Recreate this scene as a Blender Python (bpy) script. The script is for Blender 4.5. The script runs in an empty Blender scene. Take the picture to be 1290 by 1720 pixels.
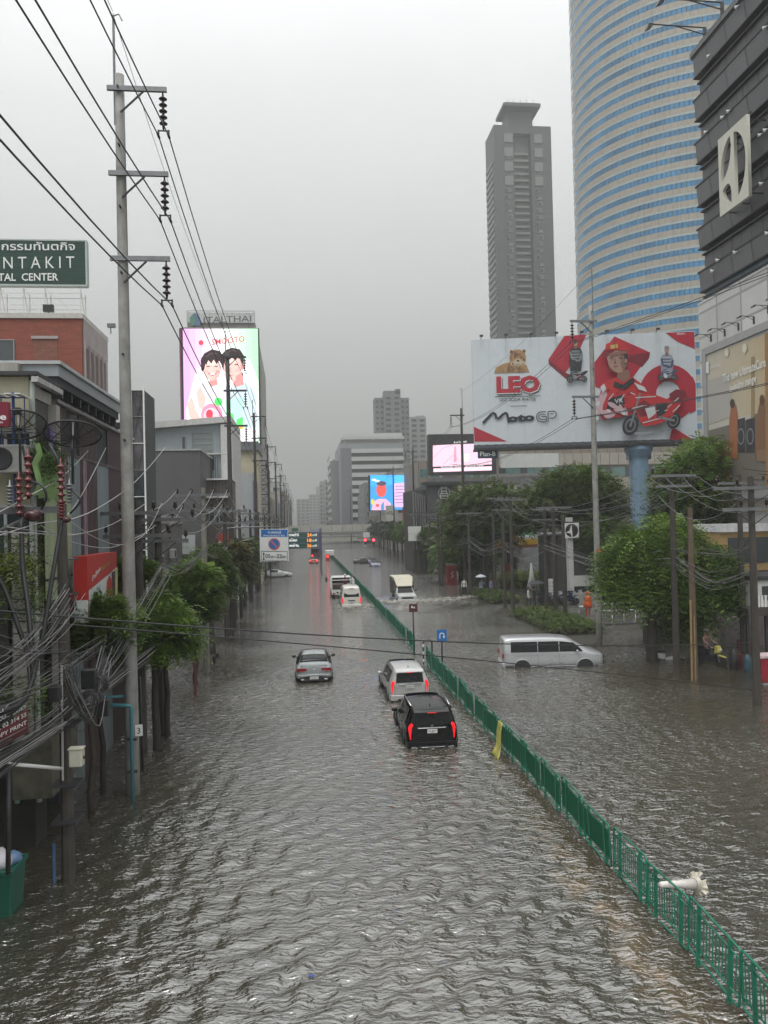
import bpy,math,random
import numpy as np
from mathutils import Vector,Matrix
random.seed(7);rng=np.random.RandomState(7)
scn=bpy.context.scene
COL=scn.collection
R=math.radians
#camera
F=1292.0;CAMH=6.8
dY=Vector((507-645,860-880,-F)).normalized()
rl=R(1.35)
uZ=Vector((-math.sin(rl),math.cos(rl),0));uZ.z=-(uZ.x*dY.x+uZ.y*dY.y)/dY.z;uZ.normalize()
uX=dY.cross(uZ).normalized()
M3=Matrix((uX,dY,uZ))
cam_d=bpy.data.cameras.new('camera');cam=bpy.data.objects.new('camera',cam_d);COL.objects.link(cam)
cam.matrix_world=Matrix.Translation((0,0,CAMH))@M3.to_4x4()
cam_d.sensor_fit='VERTICAL';cam_d.sensor_height=24;cam_d.lens=24*F/1720
cam_d.clip_start=.1;cam_d.clip_end=6000
scn.camera=cam
C0=Vector((0,0,CAMH))
def ray(px,py):return M3@Vector((px-645,860-py,-F))
def atY(px,py,Y):
 d=ray(px,py);return C0+d*(Y/d.y)
def atX(px,py,X):
 d=ray(px,py);return C0+d*(X/d.x)
def atG(px,py,z=0.0):
 d=ray(px,py);return C0+d*((z-CAMH)/d.z)
def xY(px,Y,py=880):return atY(px,py,Y).x
def zY(px,py,Y):return atY(px,py,Y).z
#world, sun, exposure
SUN_EL,SUN_AZ=62,200
w=bpy.data.worlds.new('World');scn.world=w;w.use_nodes=True
nt=w.node_tree;nt.nodes.clear()
def wn(t,**k):
 n=nt.nodes.new(t)
 for a,b in k.items():setattr(n,a,b)
 return n
sky=wn('ShaderNodeTexSky',sky_type='NISHITA',sun_disc=False)
sky.sun_elevation=R(SUN_EL);sky.sun_rotation=R(SUN_AZ);sky.air_density=2;sky.dust_density=8
hsv=wn('ShaderNodeHueSaturation');hsv.inputs['Saturation'].default_value=.15
nt.links.new(sky.outputs[0],hsv.inputs['Color'])
tc=wn('ShaderNodeTexCoord');sp=wn('ShaderNodeSeparateXYZ');nt.links.new(tc.outputs['Generated'],sp.inputs[0])
nz=wn('ShaderNodeTexNoise');nz.inputs['Scale'].default_value=2.2;nz.inputs['Detail'].default_value=5
nt.links.new(tc.outputs['Generated'],nz.inputs['Vector'])
ma=wn('ShaderNodeMath',operation='MULTIPLY_ADD');ma.inputs[1].default_value=.20;nt.links.new(nz.outputs[0],ma.inputs[0])
nt.links.new(sp.outputs['Z'],ma.inputs[2])
rp=wn('ShaderNodeValToRGB');cr=rp.color_ramp;nt.links.new(ma.outputs[0],rp.inputs[0])
SKY=[(0.0,(.35,.36,.352)),(.12,(.385,.397,.39)),(.26,(.445,.46,.453)),(.44,(.54,.558,.554)),(.60,(.66,.68,.678)),(.78,(.95,.97,.97)),(1.0,(1.45,1.47,1.48))]
while len(cr.elements)<len(SKY):cr.elements.new(.5)
for e,(p,c) in zip(cr.elements,SKY):e.position=p;e.color=(*c,1)
sc10=wn('ShaderNodeVectorMath',operation='SCALE');sc10.inputs['Scale'].default_value=10.0
nt.links.new(rp.outputs[0],sc10.inputs[0])
mx=wn('ShaderNodeMix',data_type='RGBA');mx.inputs[0].default_value=.93
nt.links.new(hsv.outputs[0],mx.inputs[6]);nt.links.new(sc10.outputs[0],mx.inputs[7])
bg=wn('ShaderNodeBackground');bg.inputs['Strength'].default_value=.1
nt.links.new(mx.outputs[2],bg.inputs['Color'])
wo=wn('ShaderNodeOutputWorld');nt.links.new(bg.outputs[0],wo.inputs['Surface'])
sl=bpy.data.lights.new('sun','SUN');sl.energy=.6;sl.angle=R(25);sl.color=(1,.98,.95)
so=bpy.data.objects.new('sun',sl);COL.objects.link(so)
_a=R(SUN_AZ);_e=R(SUN_EL)
sd=Vector((math.sin(_a)*math.cos(_e),math.cos(_a)*math.cos(_e),math.sin(_e)))
so.rotation_euler=sd.to_track_quat('Z','Y').to_euler();so.location=(0,0,60)
vs=scn.view_settings;vs.view_transform='Standard';vs.look='None';vs.exposure=.84;vs.gamma=1;vs.use_curve_mapping=False
scn.cycles.max_bounces=6;scn.cycles.diffuse_bounces=3;scn.cycles.glossy_bounces=3
scn.cycles.transparent_max_bounces=12;scn.cycles.volume_bounces=0
scn.cycles.use_denoising=True
#materials
_M={}
def mat(name,col,rough=.6,var=.25,scale=3.0,metal=0.,bump=0.,stain=0.,emit=0.,spec=.5,tiles=None,streak=False,coat=0.):
 """procedural surface: base colour broken by two noises, optional vertical streaks, tiles and relief"""
 if name in _M:return _M[name]
 m=bpy.data.materials.new(name);m.use_nodes=True;t=m.node_tree;b=t.nodes['Principled BSDF']
 N=t.nodes.new;L=t.links.new
 co=N('ShaderNodeTexCoord');geo=N('ShaderNodeNewGeometry')
 n1=N('ShaderNodeTexNoise');n1.inputs['Scale'].default_value=scale;n1.inputs['Detail'].default_value=6;n1.inputs['Roughness'].default_value=.65
 if streak:
  mp=N('ShaderNodeMapping');mp.inputs['Scale'].default_value=(1,1,.08);L(geo.outputs['Position'],mp.inputs[0]);L(mp.outputs[0],n1.inputs['Vector'])
 else :L(geo.outputs['Position'],n1.inputs['Vector'])
 rmp=N('ShaderNodeMapRange');rmp.inputs[1].default_value=.3;rmp.inputs[2].default_value=.7
 rmp.inputs[3].default_value=1-var;rmp.inputs[4].default_value=1+var*.6;L(n1.outputs[0],rmp.inputs[0])
 mul=N('ShaderNodeVectorMath');mul.operation='SCALE';mul.inputs[0].default_value=col[:3]
 L(rmp.outputs[0],mul.inputs['Scale']);out=mul.outputs[0]
 if tiles:
  br=N('ShaderNodeTexBrick');br.inputs['Scale'].default_value=1;br.offset=tiles[2] if len(tiles)>2 else 0
  br.inputs['Brick Width'].default_value=tiles[0];br.inputs['Row Height'].default_value=tiles[1]
  br.inputs['Mortar Size'].default_value=min(tiles[0],tiles[1])*.05;br.inputs['Color1'].default_value=(1,1,1,1)
  br.inputs['Color2'].default_value=(.78,.78,.78,1);br.inputs['Mortar'].default_value=(.5,.5,.5,1)
  cmb=N('ShaderNodeCombineXYZ');s3=N('ShaderNodeSeparateXYZ');L(geo.outputs['Position'],s3.inputs[0])
  ad=N('ShaderNodeMath');ad.operation='ADD';L(s3.outputs[0],ad.inputs[0]);L(s3.outputs[1],ad.inputs[1])
  L(ad.outputs[0],cmb.inputs[0]);L(s3.outputs[2],cmb.inputs[1]);L(cmb.outputs[0],br.inputs['Vector'])
  m2=N('ShaderNodeVectorMath');m2.operation='MULTIPLY';L(out,m2.inputs[0]);L(br.outputs[0],m2.inputs[1]);out=m2.outputs[0]
 if stain:
  n2=N('ShaderNodeTexNoise');n2.inputs['Scale'].default_value=.9;n2.inputs['Detail'].default_value=9;n2.inputs['Roughness'].default_value=.75
  mp2=N('ShaderNodeMapping');mp2.inputs['Scale'].default_value=(2.2,2.2,.35);L(geo.outputs['Position'],mp2.inputs[0]);L(mp2.outputs[0],n2.inputs['Vector'])
  r2=N('ShaderNodeMapRange');r2.inputs[1].default_value=.5;r2.inputs[2].default_value=.72;r2.inputs[3].default_value=0;r2.inputs[4].default_value=stain;L(n2.outputs[0],r2.inputs[0])
  mm=N('ShaderNodeMix');mm.data_type='RGBA';L(r2.outputs[0],mm.inputs[0]);L(out,mm.inputs[6]);mm.inputs[7].default_value=(.045,.04,.03,1);out=mm.outputs[2]
 L(out,b.inputs['Base Color'])
 b.inputs['Roughness'].default_value=rough;b.inputs['Metallic'].default_value=metal;b.inputs['Specular IOR Level'].default_value=spec
 if coat:b.inputs['Coat Weight'].default_value=coat;b.inputs['Coat Roughness'].default_value=.03
 rr=N('ShaderNodeMapRange');rr.inputs[3].default_value=max(.02,rough-.12);rr.inputs[4].default_value=min(1,rough+.12);L(n1.outputs[0],rr.inputs[0]);L(rr.outputs[0],b.inputs['Roughness'])
 if bump:
  bp=N('ShaderNodeBump');bp.inputs['Strength'].default_value=bump;bp.inputs['Distance'].default_value=.02
  n3=N('ShaderNodeTexNoise');n3.inputs['Scale'].default_value=scale*6;n3.inputs['Detail'].default_value=5;L(geo.outputs['Position'],n3.inputs['Vector'])
  L(n3.outputs[0],bp.inputs['Height']);L(bp.outputs[0],b.inputs['Normal'])
 if emit:
  L(out,b.inputs['Emission Color']);b.inputs['Emission Strength'].default_value=emit
 _M[name]=m;return m
def flat(name,col,rough=.5,emit=0.,spec=.4):
 """flat print or screen colour with faint grain"""
 return mat(name,col,rough,.05,2.0,emit=emit,spec=spec)
#mesh builder
class MB:
 def __init__(s):s.v=[];s.f=[];s.m=[];s.mats=[];s.k=0
 def use(s,m):
  if m not in s.mats:s.mats.append(m)
  s.k=s.mats.index(m);return s
 def add(s,vs,fs):
  o=len(s.v);s.v+=[tuple(p) for p in vs]
  for f in fs:s.f.append([i+o for i in f]);s.m.append(s.k)
  return s
 def box(s,x0,x1,y0,y1,z0,z1,bev=0):
  if bev:
   b=bev;vs=[]
   for sx,X in((-1,x0),(1,x1)):
    for sy,Y in((-1,y0),(1,y1)):
     for sz,Z in((-1,z0),(1,z1)):
      vs+=[(X,Y-sy*b,Z-sz*b),(X-sx*b,Y,Z-sz*b),(X-sx*b,Y-sy*b,Z)]
   def I(a,c,d,k):return((a*2+c)*2+d)*3+k
   fs=[]
   for a in(0,1):
    fs.append([I(a,0,0,0),I(a,0,1,0),I(a,1,1,0),I(a,1,0,0)])
    fs.append([I(0,a,0,1),I(0,a,1,1),I(1,a,1,1),I(1,a,0,1)])
    fs.append([I(0,0,a,2),I(0,1,a,2),I(1,1,a,2),I(1,0,a,2)])
    for c in(0,1):
     fs.append([I(a,c,0,0),I(a,c,1,0),I(a,c,1,1),I(a,c,0,1)])
     fs.append([I(a,0,c,0),I(a,1,c,0),I(a,1,c,2),I(a,0,c,2)])
     fs.append([I(0,a,c,1),I(1,a,c,1),I(1,a,c,2),I(0,a,c,2)])
     for d in(0,1):fs.append([I(a,c,d,0),I(a,c,d,1),I(a,c,d,2)])
   return s.add(vs,fs)
  vs=[(x,y,z) for x in(x0,x1) for y in(y0,y1) for z in(z0,z1)]
  return s.add(vs,[(0,1,3,2),(4,6,7,5),(0,4,5,1),(2,3,7,6),(0,2,6,4),(1,5,7,3)])
 def hexa(s,p):
  return s.add(p,[(0,3,2,1),(4,5,6,7),(0,1,5,4),(1,2,6,5),(2,3,7,6),(3,0,4,7)])
 def tube(s,pts,r,n=6,caps=True):
  pts=[Vector(p) for p in pts];o=len(s.v)
  rs=r if isinstance(r,(list,tuple)) else[r]*len(pts)
  prev=None
  for i,p in enumerate(pts):
   d=(pts[min(i+1,len(pts)-1)]-pts[max(i-1,0)])
   if d.length<1e-9:d=Vector((0,0,1))
   d.normalize()
   if prev is None:
    a=Vector((0,0,1)) if abs(d.z)<.9 else Vector((1,0,0));u=d.cross(a).normalized()
   else :
    u=prev-d*prev.dot(d)
    if u.length<1e-6:u=d.cross(Vector((.3,.5,.8)))
    u.normalize()
   prev=u;v=d.cross(u)
   for k in range(n):
    t=2*math.pi*(k+.5)/n;q=p+(u*math.cos(t)+v*math.sin(t))*rs[i];s.v.append(tuple(q))
  for i in range(len(pts)-1):
   for k in range(n):
    a=o+i*n+k;b=o+i*n+(k+1)%n;s.f.append([a,b,b+n,a+n]);s.m.append(s.k)
  if caps:
   s.f.append([o+k for k in range(n)][::-1]);s.m.append(s.k)
   e=o+(len(pts)-1)*n;s.f.append([e+k for k in range(n)]);s.m.append(s.k)
  return s
 def lathe(s,prof,c=(0,0,0),n=16,axis='z'):
  vs=[];fs=[]
  for r,h in prof:
   for k in range(n):
    t=2*math.pi*k/n;a,b=r*math.cos(t),r*math.sin(t)
    vs.append({'z':(c[0]+a,c[1]+b,c[2]+h),'x':(c[0]+h,c[1]+a,c[2]+b),'y':(c[0]+a,c[1]+h,c[2]+b)}[axis])
  for i in range(len(prof)-1):
   for k in range(n):fs.append((i*n+k,i*n+(k+1)%n,(i+1)*n+(k+1)%n,(i+1)*n+k))
  fs.append(tuple(range(n)));fs.append(tuple((len(prof)-1)*n+k for k in range(n)))
  return s.add(vs,fs)
 def blob(s,c,r,n=8,m=5,jit=0):
  vs=[];fs=[]
  for i in range(m+1):
   ph=math.pi*i/m
   for k in range(n):
    t=2*math.pi*k/n;q=1+random.uniform(-jit,jit)
    vs.append((c[0]+r[0]*q*math.sin(ph)*math.cos(t),c[1]+r[1]*q*math.sin(ph)*math.sin(t),c[2]+r[2]*q*math.cos(ph)))
  for i in range(m):
   for k in range(n):fs.append((i*n+k,i*n+(k+1)%n,(i+1)*n+(k+1)%n,(i+1)*n+k))
  return s.add(vs,fs)
 def prism(s,poly,h,plane='xz',y0=0):
  n=len(poly)
  def P(a,b,t):return{'xz':(a,y0+t,b),'yz':(y0+t,a,b),'xy':(a,b,y0+t)}[plane]
  vs=[P(a,b,0) for a,b in poly]+[P(a,b,h) for a,b in poly]
  fs=[tuple(range(n)),tuple(range(2*n-1,n-1,-1))]+[(i,(i+1)%n,n+(i+1)%n,n+i) for i in range(n)]
  return s.add(vs,fs)
 def build(s,name,m=None,parent=None,smooth=False,loc=None,bevel=0,sub=0):
  me=bpy.data.meshes.new(name);me.from_pydata(s.v,[],s.f)
  mats=s.mats if s.mats else[m]
  if m is not None and s.mats and m not in s.mats:pass
  for q in mats:me.materials.append(q)
  if len(mats)>1:me.polygons.foreach_set('material_index',s.m)
  if smooth:me.polygons.foreach_set('use_smooth',[True]*len(s.f))
  me.update()
  o=bpy.data.objects.new(name,me);COL.objects.link(o)
  fixnormals(me)
  if loc:o.location=loc
  if parent is not None:o.parent=parent
  if bevel:
   bv=o.modifiers.new('bevel','BEVEL');bv.width=bevel;bv.segments=2;bv.limit_method='ANGLE'
  if sub:sb=o.modifiers.new('sub','SUBSURF');sb.levels=sub;sb.render_levels=sub
  return o
import bmesh
def fixnormals(me):
 if len(me.polygons)>60000:return
 bm=bmesh.new();bm.from_mesh(me);bmesh.ops.recalc_face_normals(bm,faces=bm.faces);bm.to_mesh(me);bm.free()
def B(x0,x1,y0,y1,z0,z1,bev=0):return MB().box(x0,x1,y0,y1,z0,z1,bev)
def E(name,loc=(0,0,0),label=None,cat=None,group=None,rz=0):
 o=bpy.data.objects.new(name,None);COL.objects.link(o);o.location=loc;o.rotation_euler=(0,0,rz)
 o.empty_display_size=.3
 return tag(o,label,cat,group)
def tag(o,label=None,cat=None,group=None,kind=None):
 if label:o['label']=label
 if cat:o['category']=cat
 if group:o['group']=group
 if kind:o['kind']=kind
 return o
def link(o,me,parent,name=None,loc=None,rot=None,scale=None):
 c=bpy.data.objects.new(name or o,me);COL.objects.link(c);c.parent=parent
 if loc:c.location=loc
 if rot:c.rotation_euler=rot
 if scale:c.scale=scale
 return c
_KIDS={}
def copy_tree(o,loc=None,rz=None,label=None,group=None,parent=None,scale=None):
 c=o.copy();COL.objects.link(c);c.parent=parent
 if loc is not None:c.location=loc
 if rz is not None:c.rotation_euler=(0,0,rz)
 if scale is not None:c.scale=scale
 if label:c['label']=label
 if group:c['group']=group
 for ch in o.children:copy_tree(ch,parent=c)
 return c
ORD=['first','second','third','fourth','fifth','sixth','seventh','eighth','ninth','tenth','eleventh','twelfth','thirteenth','fourteenth','fifteenth','sixteenth','seventeenth','eighteenth','nineteenth','twentieth']
def ordn(i):
 if i<20:return ORD[i]
 t=['','','twenty','thirty','forty','fifty','sixty','seventy','eighty','ninety'][(i+1)//10]
 u=(i+1)%10
 return{20:'twentieth',30:'thirtieth',40:'fortieth',50:'fiftieth',60:'sixtieth',70:'seventieth'}.get(i+1,t+'-'+ORD[u-1] if u else t)
#flat print
def text_data(s,res=2,weight=0.):
 cu=bpy.data.curves.new('lettering','FONT');cu.body=s;cu.size=1;cu.resolution_u=res;cu.offset=weight
 o=bpy.data.objects.new('lettering',cu);me=bpy.data.meshes.new_from_object(o)
 v=[(p.co.x,p.co.y) for p in me.vertices];f=[list(p.vertices) for p in me.polygons]
 bpy.data.objects.remove(o);bpy.data.meshes.remove(me)
 return v,f
class Board:
 """a flat face in the world: o = a point, u = unit right, v = unit up, n = unit normal toward the viewer"""
 def __init__(s,o,u,v):
  s.o=Vector(o);s.u=Vector(u).normalized();s.v=Vector(v).normalized();s.n=s.u.cross(s.v).normalized();s.mb=MB();s.h=.006;s.step=.003
 def hit(s,px,py):
  d=ray(px,py);t=(s.o-C0).dot(s.n)/d.dot(s.n);q=C0+d*t-s.o;return(q.dot(s.u),q.dot(s.v))
 def P(s,a,b,h):return s.o+s.u*a+s.v*b+s.n*h
 def poly(s,pts,m,px=True):
  s.mb.use(m);ab=[s.hit(*p) for p in pts] if px else pts
  s.mb.add([s.P(a,b,s.h) for a,b in ab],[tuple(range(len(ab)))]);s.h+=s.step;return s
 def oval(s,cx,cy,rx,ry,m,n=18,rot=0):
  c,q=math.cos(rot),math.sin(rot)
  return s.poly([(cx+rx*math.cos(2*math.pi*k/n)*c-ry*math.sin(2*math.pi*k/n)*q,cy+rx*math.cos(2*math.pi*k/n)*q+ry*math.sin(2*math.pi*k/n)*c) for k in range(n)],m)
 def line(s,pts,wd,m):
  for(x0,y0),(x1,y1) in zip(pts,pts[1:]):
   L=math.hypot(x1-x0,y1-y0) or 1;nx,ny=-(y1-y0)/L*wd/2,(x1-x0)/L*wd/2
   s.poly([(x0+nx,y0+ny),(x1+nx,y1+ny),(x1-nx,y1-ny),(x0-nx,y0-ny)],m)
  return s
 def text(s,t,p0,p1,hpx,m,weight=0.,shear=0.,local=None):
  """letters whose baseline runs from pixel p0 to p1, cap height hpx pixels"""
  v,f=text_data(t,weight=weight)
  if not v:return s
  xs=[a for a,b in v];ys=[b for a,b in v];x0,x1=min(xs),max(xs)
  if local:a0,b0,a1,b1,H=local
  else :
   a0,b0=s.hit(*p0);a1,b1=s.hit(*p1);_,bt=s.hit(p0[0],p0[1]-hpx);H=bt-b0
  k=H/.73;s.mb.use(m)
  s.mb.add([s.P(a0+(x-x0)/(x1-x0)*(a1-a0)+shear*y*k,b0+(x-x0)/(x1-x0)*(b1-b0)+y*k,s.h) for x,y in v],f);s.h+=s.step;return s
 def build(s,name,parent):return s.mb.build(name,None,parent)
WHITE=mat('white_paint',(.72,.72,.70),.45,.12,2,stain=.15)
BLACK=mat('black_plastic',(.015,.015,.016),.4,.2)
DARK=mat('dark_steel',(.045,.045,.05),.5,.3,metal=.3)
GREYM=mat('galvanised_steel',(.20,.205,.21),.4,.25,4,metal=.7)
CONC=mat('weathered_concrete',(.27,.265,.25),.7,.3,2.2,bump=.4,stain=.5)
CONCD=mat('dark_wet_concrete',(.050,.043,.036),.55,.35,2.5,bump=.4,stain=.6)
GLASS=mat('dark_window_glass',(.035,.045,.05),.08,.3,.4,spec=.8)
RUBBER=mat('tyre_rubber',(.02,.02,.02),.7,.2)
CHROME=mat('chrome_trim',(.75,.75,.77),.15,.05,metal=1)
REDL=mat('lit_tail_lamp',(.85,.012,.02),.3,.35,14,emit=.5)
REDD=mat('unlit_tail_lamp',(.25,.01,.02),.2,.1)
#flood water, haze
def water_material():
 m=bpy.data.materials.new('muddy_flood_water');m.use_nodes=True;t=m.node_tree;b=t.nodes['Principled BSDF'];N=t.nodes.new;L=t.links.new
 geo=N('ShaderNodeNewGeometry');s3=N('ShaderNodeSeparateXYZ');L(geo.outputs['Position'],s3.inputs[0])
 def noise(scale,detail,rough,sc=(1,1,1),rot=0,dist=0):
  mp=N('ShaderNodeMapping');mp.inputs['Scale'].default_value=sc;mp.inputs['Rotation'].default_value=(0,0,rot);L(geo.outputs['Position'],mp.inputs[0])
  n=N('ShaderNodeTexNoise');n.inputs['Scale'].default_value=scale;n.inputs['Detail'].default_value=detail;n.inputs['Roughness'].default_value=rough;n.inputs['Distortion'].default_value=dist
  L(mp.outputs[0],n.inputs['Vector']);return n.outputs[0]
 def rng_(src,a,b_,c,d):
  r=N('ShaderNodeMapRange');r.inputs[1].default_value=a;r.inputs[2].default_value=b_;r.inputs[3].default_value=c;r.inputs[4].default_value=d;L(src,r.inputs[0]);return r.outputs[0]
 def mix(f,a,c):
  q=N('ShaderNodeMix');q.data_type='RGBA';L(f,q.inputs[0])
  if isinstance(a,tuple):q.inputs[6].default_value=(*a,1)
  else :L(a,q.inputs[6])
  q.inputs[7].default_value=(*c,1);return q.outputs[2]
 big=noise(.12,5,.6)
 c=mix(rng_(big,.35,.65,0,1),(.040,.038,.028),(.060,.053,.037))
 def M(op,a,b_=None):
  q=N('ShaderNodeMath');q.operation=op
  for i,x in enumerate((a,b_)):
   if x is None:continue
   if isinstance(x,(int,float)):q.inputs[i].default_value=x
   else :L(x,q.inputs[i])
  return q.outputs[0]
 wob=M('MULTIPLY',noise(1.3,4,.6),.7)
 dx=M('ABSOLUTE',M('SUBTRACT',M('ADD',s3.outputs[0],wob),5.35))
 band=rng_(dx,.05,.5,.6,0)
 fade=rng_(s3.outputs[1],14,19,1,0)
 brk=rng_(noise(2.2,6,.7),.40,.62,0,1)
 f1=M('MULTIPLY',M('MULTIPLY',band,fade),brk)
 c=mix(f1,c,(.24,.15,.075))
 dx2=M('ABSOLUTE',M('SUBTRACT',M('ADD',s3.outputs[0],wob),5.9))
 f2=M('MULTIPLY',rng_(dx2,.1,.5,.55,0),rng_(s3.outputs[1],22,34,1,0))
 c=mix(f2,c,(.075,.045,.025))
 L(c,b.inputs['Base Color'])
 L(rng_(s3.outputs[1],20,160,.02,.13),b.inputs['Roughness']);b.inputs['IOR'].default_value=2.5;b.inputs['Specular IOR Level'].default_value=.5
 a1=noise(3.0,2,.5,(1,2.4,1),R(26),.5);a2=noise(6.5,2,.45,(1,2.0,1),R(-20),.5);a3=noise(19,1,.4,(1,1.6,1),R(8),.2)
 h=M('ADD',M('ADD',M('MULTIPLY',a1,.080),M('MULTIPLY',a2,.048)),M('MULTIPLY',a3,.007))
 bp=N('ShaderNodeBump');bp.inputs['Strength'].default_value=1;bp.inputs['Distance'].default_value=1.0;L(h,bp.inputs['Height'])
 st=rng_(noise(.22,3,.5),.35,.65,.45,1.0);fd=rng_(s3.outputs[1],18,110,1.0,1.7);L(M('MULTIPLY',st,fd),bp.inputs['Strength'])
 L(bp.outputs[0],b.inputs['Normal'])
 return m
WATER=water_material()
def build_water():
 rows=[-3.0];
 while rows[-1]<190:rows.append(rows[-1]+max(.05,.0042*(abs(rows[-1])+4)*1.15 if rows[-1]>8 else .055))
 near=len(rows);rows+=[230,300,420,600,900,1500,2600]
 rows=np.array(rows);ncol=420
 s=np.linspace(-1,1,ncol);s=np.sign(s)*np.abs(s)**1.25
 half=np.where(rows<190,(rows.clip(0)*.75+9),rows*.75+9)
 cx=rows*.14
 X=cx[:,None]+s[None,:]*half[:,None];Y=np.repeat(rows[:,None],ncol,1)
 dxs=half*2/ncol*1.3;dys=np.gradient(rows);res=np.maximum(dxs,dys)
 Z=np.zeros_like(X)
 r=np.random.RandomState(3)
 for i in range(130):
  lam=.16*(.68/.16)**r.rand();k=2*math.pi/lam
  th=R(200)+r.randn()*R(52)
  amp=.0040*(lam/.4)**.9*(.5+r.rand())
  kx,ky=k*math.cos(th+R(55)),k*math.sin(th+R(55))
  ph=r.rand()*6.283
  fade=np.clip((lam/res-2.0)/2.5,0,1)[:,None]
  q=.45+.55*np.sin(X*r.uniform(.08,.5)+Y*r.uniform(.05,.4)+r.rand()*6)
  arg=kx*X+ky*Y+ph
  Z+=amp*fade*q*(np.sin(arg)+.25*np.sin(2*arg+.6))
 Z*=1.0
 def wake(cx,cy,a,rad,lam):
  d=np.hypot(X-cx,(Y-cy)*.8);return a*np.exp(-((d-rad)/(rad*.5))**2)*np.sin(d*2*math.pi/lam)
 for(cx_,cy_,a,rd,lm) in((3.9,24.5,.014,2.2,.45),(3.9,31,.014,2.2,.5),(.6,35,.014,2.2,.5),(11.3,35,.014,2.8,.5),(8.9,64,.05,3.4,1.1)):
  Z+=wake(cx_,cy_,a,rd,lm)
 n=len(rows);me=bpy.data.meshes.new('flood_water')
 V=np.stack([X,Y,Z],-1).reshape(-1,3)
 a=(np.arange(n-1)[:,None]*ncol+np.arange(ncol-1)[None,:]).ravel()
 Fc=np.stack([a,a+1,a+1+ncol,a+ncol],1)
 me.vertices.add(len(V));me.vertices.foreach_set('co',V.ravel())
 me.loops.add(Fc.size);me.loops.foreach_set('vertex_index',Fc.ravel())
 me.polygons.add(len(Fc));me.polygons.foreach_set('loop_start',np.arange(0,Fc.size,4));me.polygons.foreach_set('loop_total',np.full(len(Fc),4))
 me.polygons.foreach_set('use_smooth',np.ones(len(Fc),bool));me.update(calc_edges=True);me.materials.append(WATER)
 o=bpy.data.objects.new('flood_water',me);COL.objects.link(o);tag(o,kind='structure');return o
build_water()
_r=MB();_r.add([(-3000,-60,-.25),(3000,-60,-.25),(3000,3000,-.25),(-3000,3000,-.25)],[(0,1,2,3)])
tag(_r.build('ground',mat('wet_asphalt',(.05,.048,.044),.35,.3,.5)),kind='structure')
def haze():
 o=B(-420,460,-30,2650,-1.4,262).build('haze');tag(o,kind='stuff')
 m=bpy.data.materials.new('rain_haze');m.use_nodes=True;t=m.node_tree;t.nodes.clear()
 v=t.nodes.new('ShaderNodeVolumePrincipled');v.inputs['Color'].default_value=(.66,.665,.655,1);v.inputs['Density'].default_value=HAZE
 v.inputs['Anisotropy'].default_value=.0
 q=t.nodes.new('ShaderNodeOutputMaterial');t.links.new(v.outputs[0],q.inputs['Volume'])
 o.data.materials.clear();o.data.materials.append(m);return o
HAZE=.00105
#builders for poles, cables, trees, buildings
_winc={}
def window_mesh(wd,ht,nx=1,ny=1,frame=None,glass=None,dep=.10,fr=.06):
 """framed window, outer face toward -Y, centred on origin; glass sits back in the frame"""
 frame=frame or _M.get('window_frame') or mat('window_frame',(.30,.31,.31),.5,.15)
 glass=glass or GLASS
 key=(round(wd,2),round(ht,2),nx,ny,frame.name,glass.name,dep)
 if key in _winc:return _winc[key]
 m=MB().use(frame);w2,h2=wd/2,ht/2
 m.box(-w2,-w2+fr,-dep,0,-h2,h2);m.box(w2-fr,w2,-dep,0,-h2,h2)
 m.box(-w2+fr,w2-fr,-dep,0,h2-fr,h2);m.box(-w2+fr,w2-fr,-dep,0,-h2,-h2+fr)
 for i in range(1,nx):x=-w2+wd*i/nx;m.box(x-fr/2,x+fr/2,-dep*.8,0,-h2+fr,h2-fr)
 for i in range(1,ny):z=-h2+ht*i/ny;m.box(-w2+fr,w2-fr,-dep*.75,0,z-fr/2,z+fr/2)
 m.use(glass);m.add([(-w2+fr,-dep*.3,-h2+fr),(w2-fr,-dep*.3,-h2+fr),(w2-fr,-dep*.3,h2-fr),(-w2+fr,-dep*.3,h2-fr)],[(0,1,2,3)])
 o=m.build('window');me=o.data;bpy.data.objects.remove(o);_winc[key]=me;return me
def put_window(parent,me,x,y,z,face='front',name='window'):
 rz={'front':0,'right':math.pi/2,'left':-math.pi/2}[face]
 return link(name,me,parent,name,(x,y,z),(0,0,rz))
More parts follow.
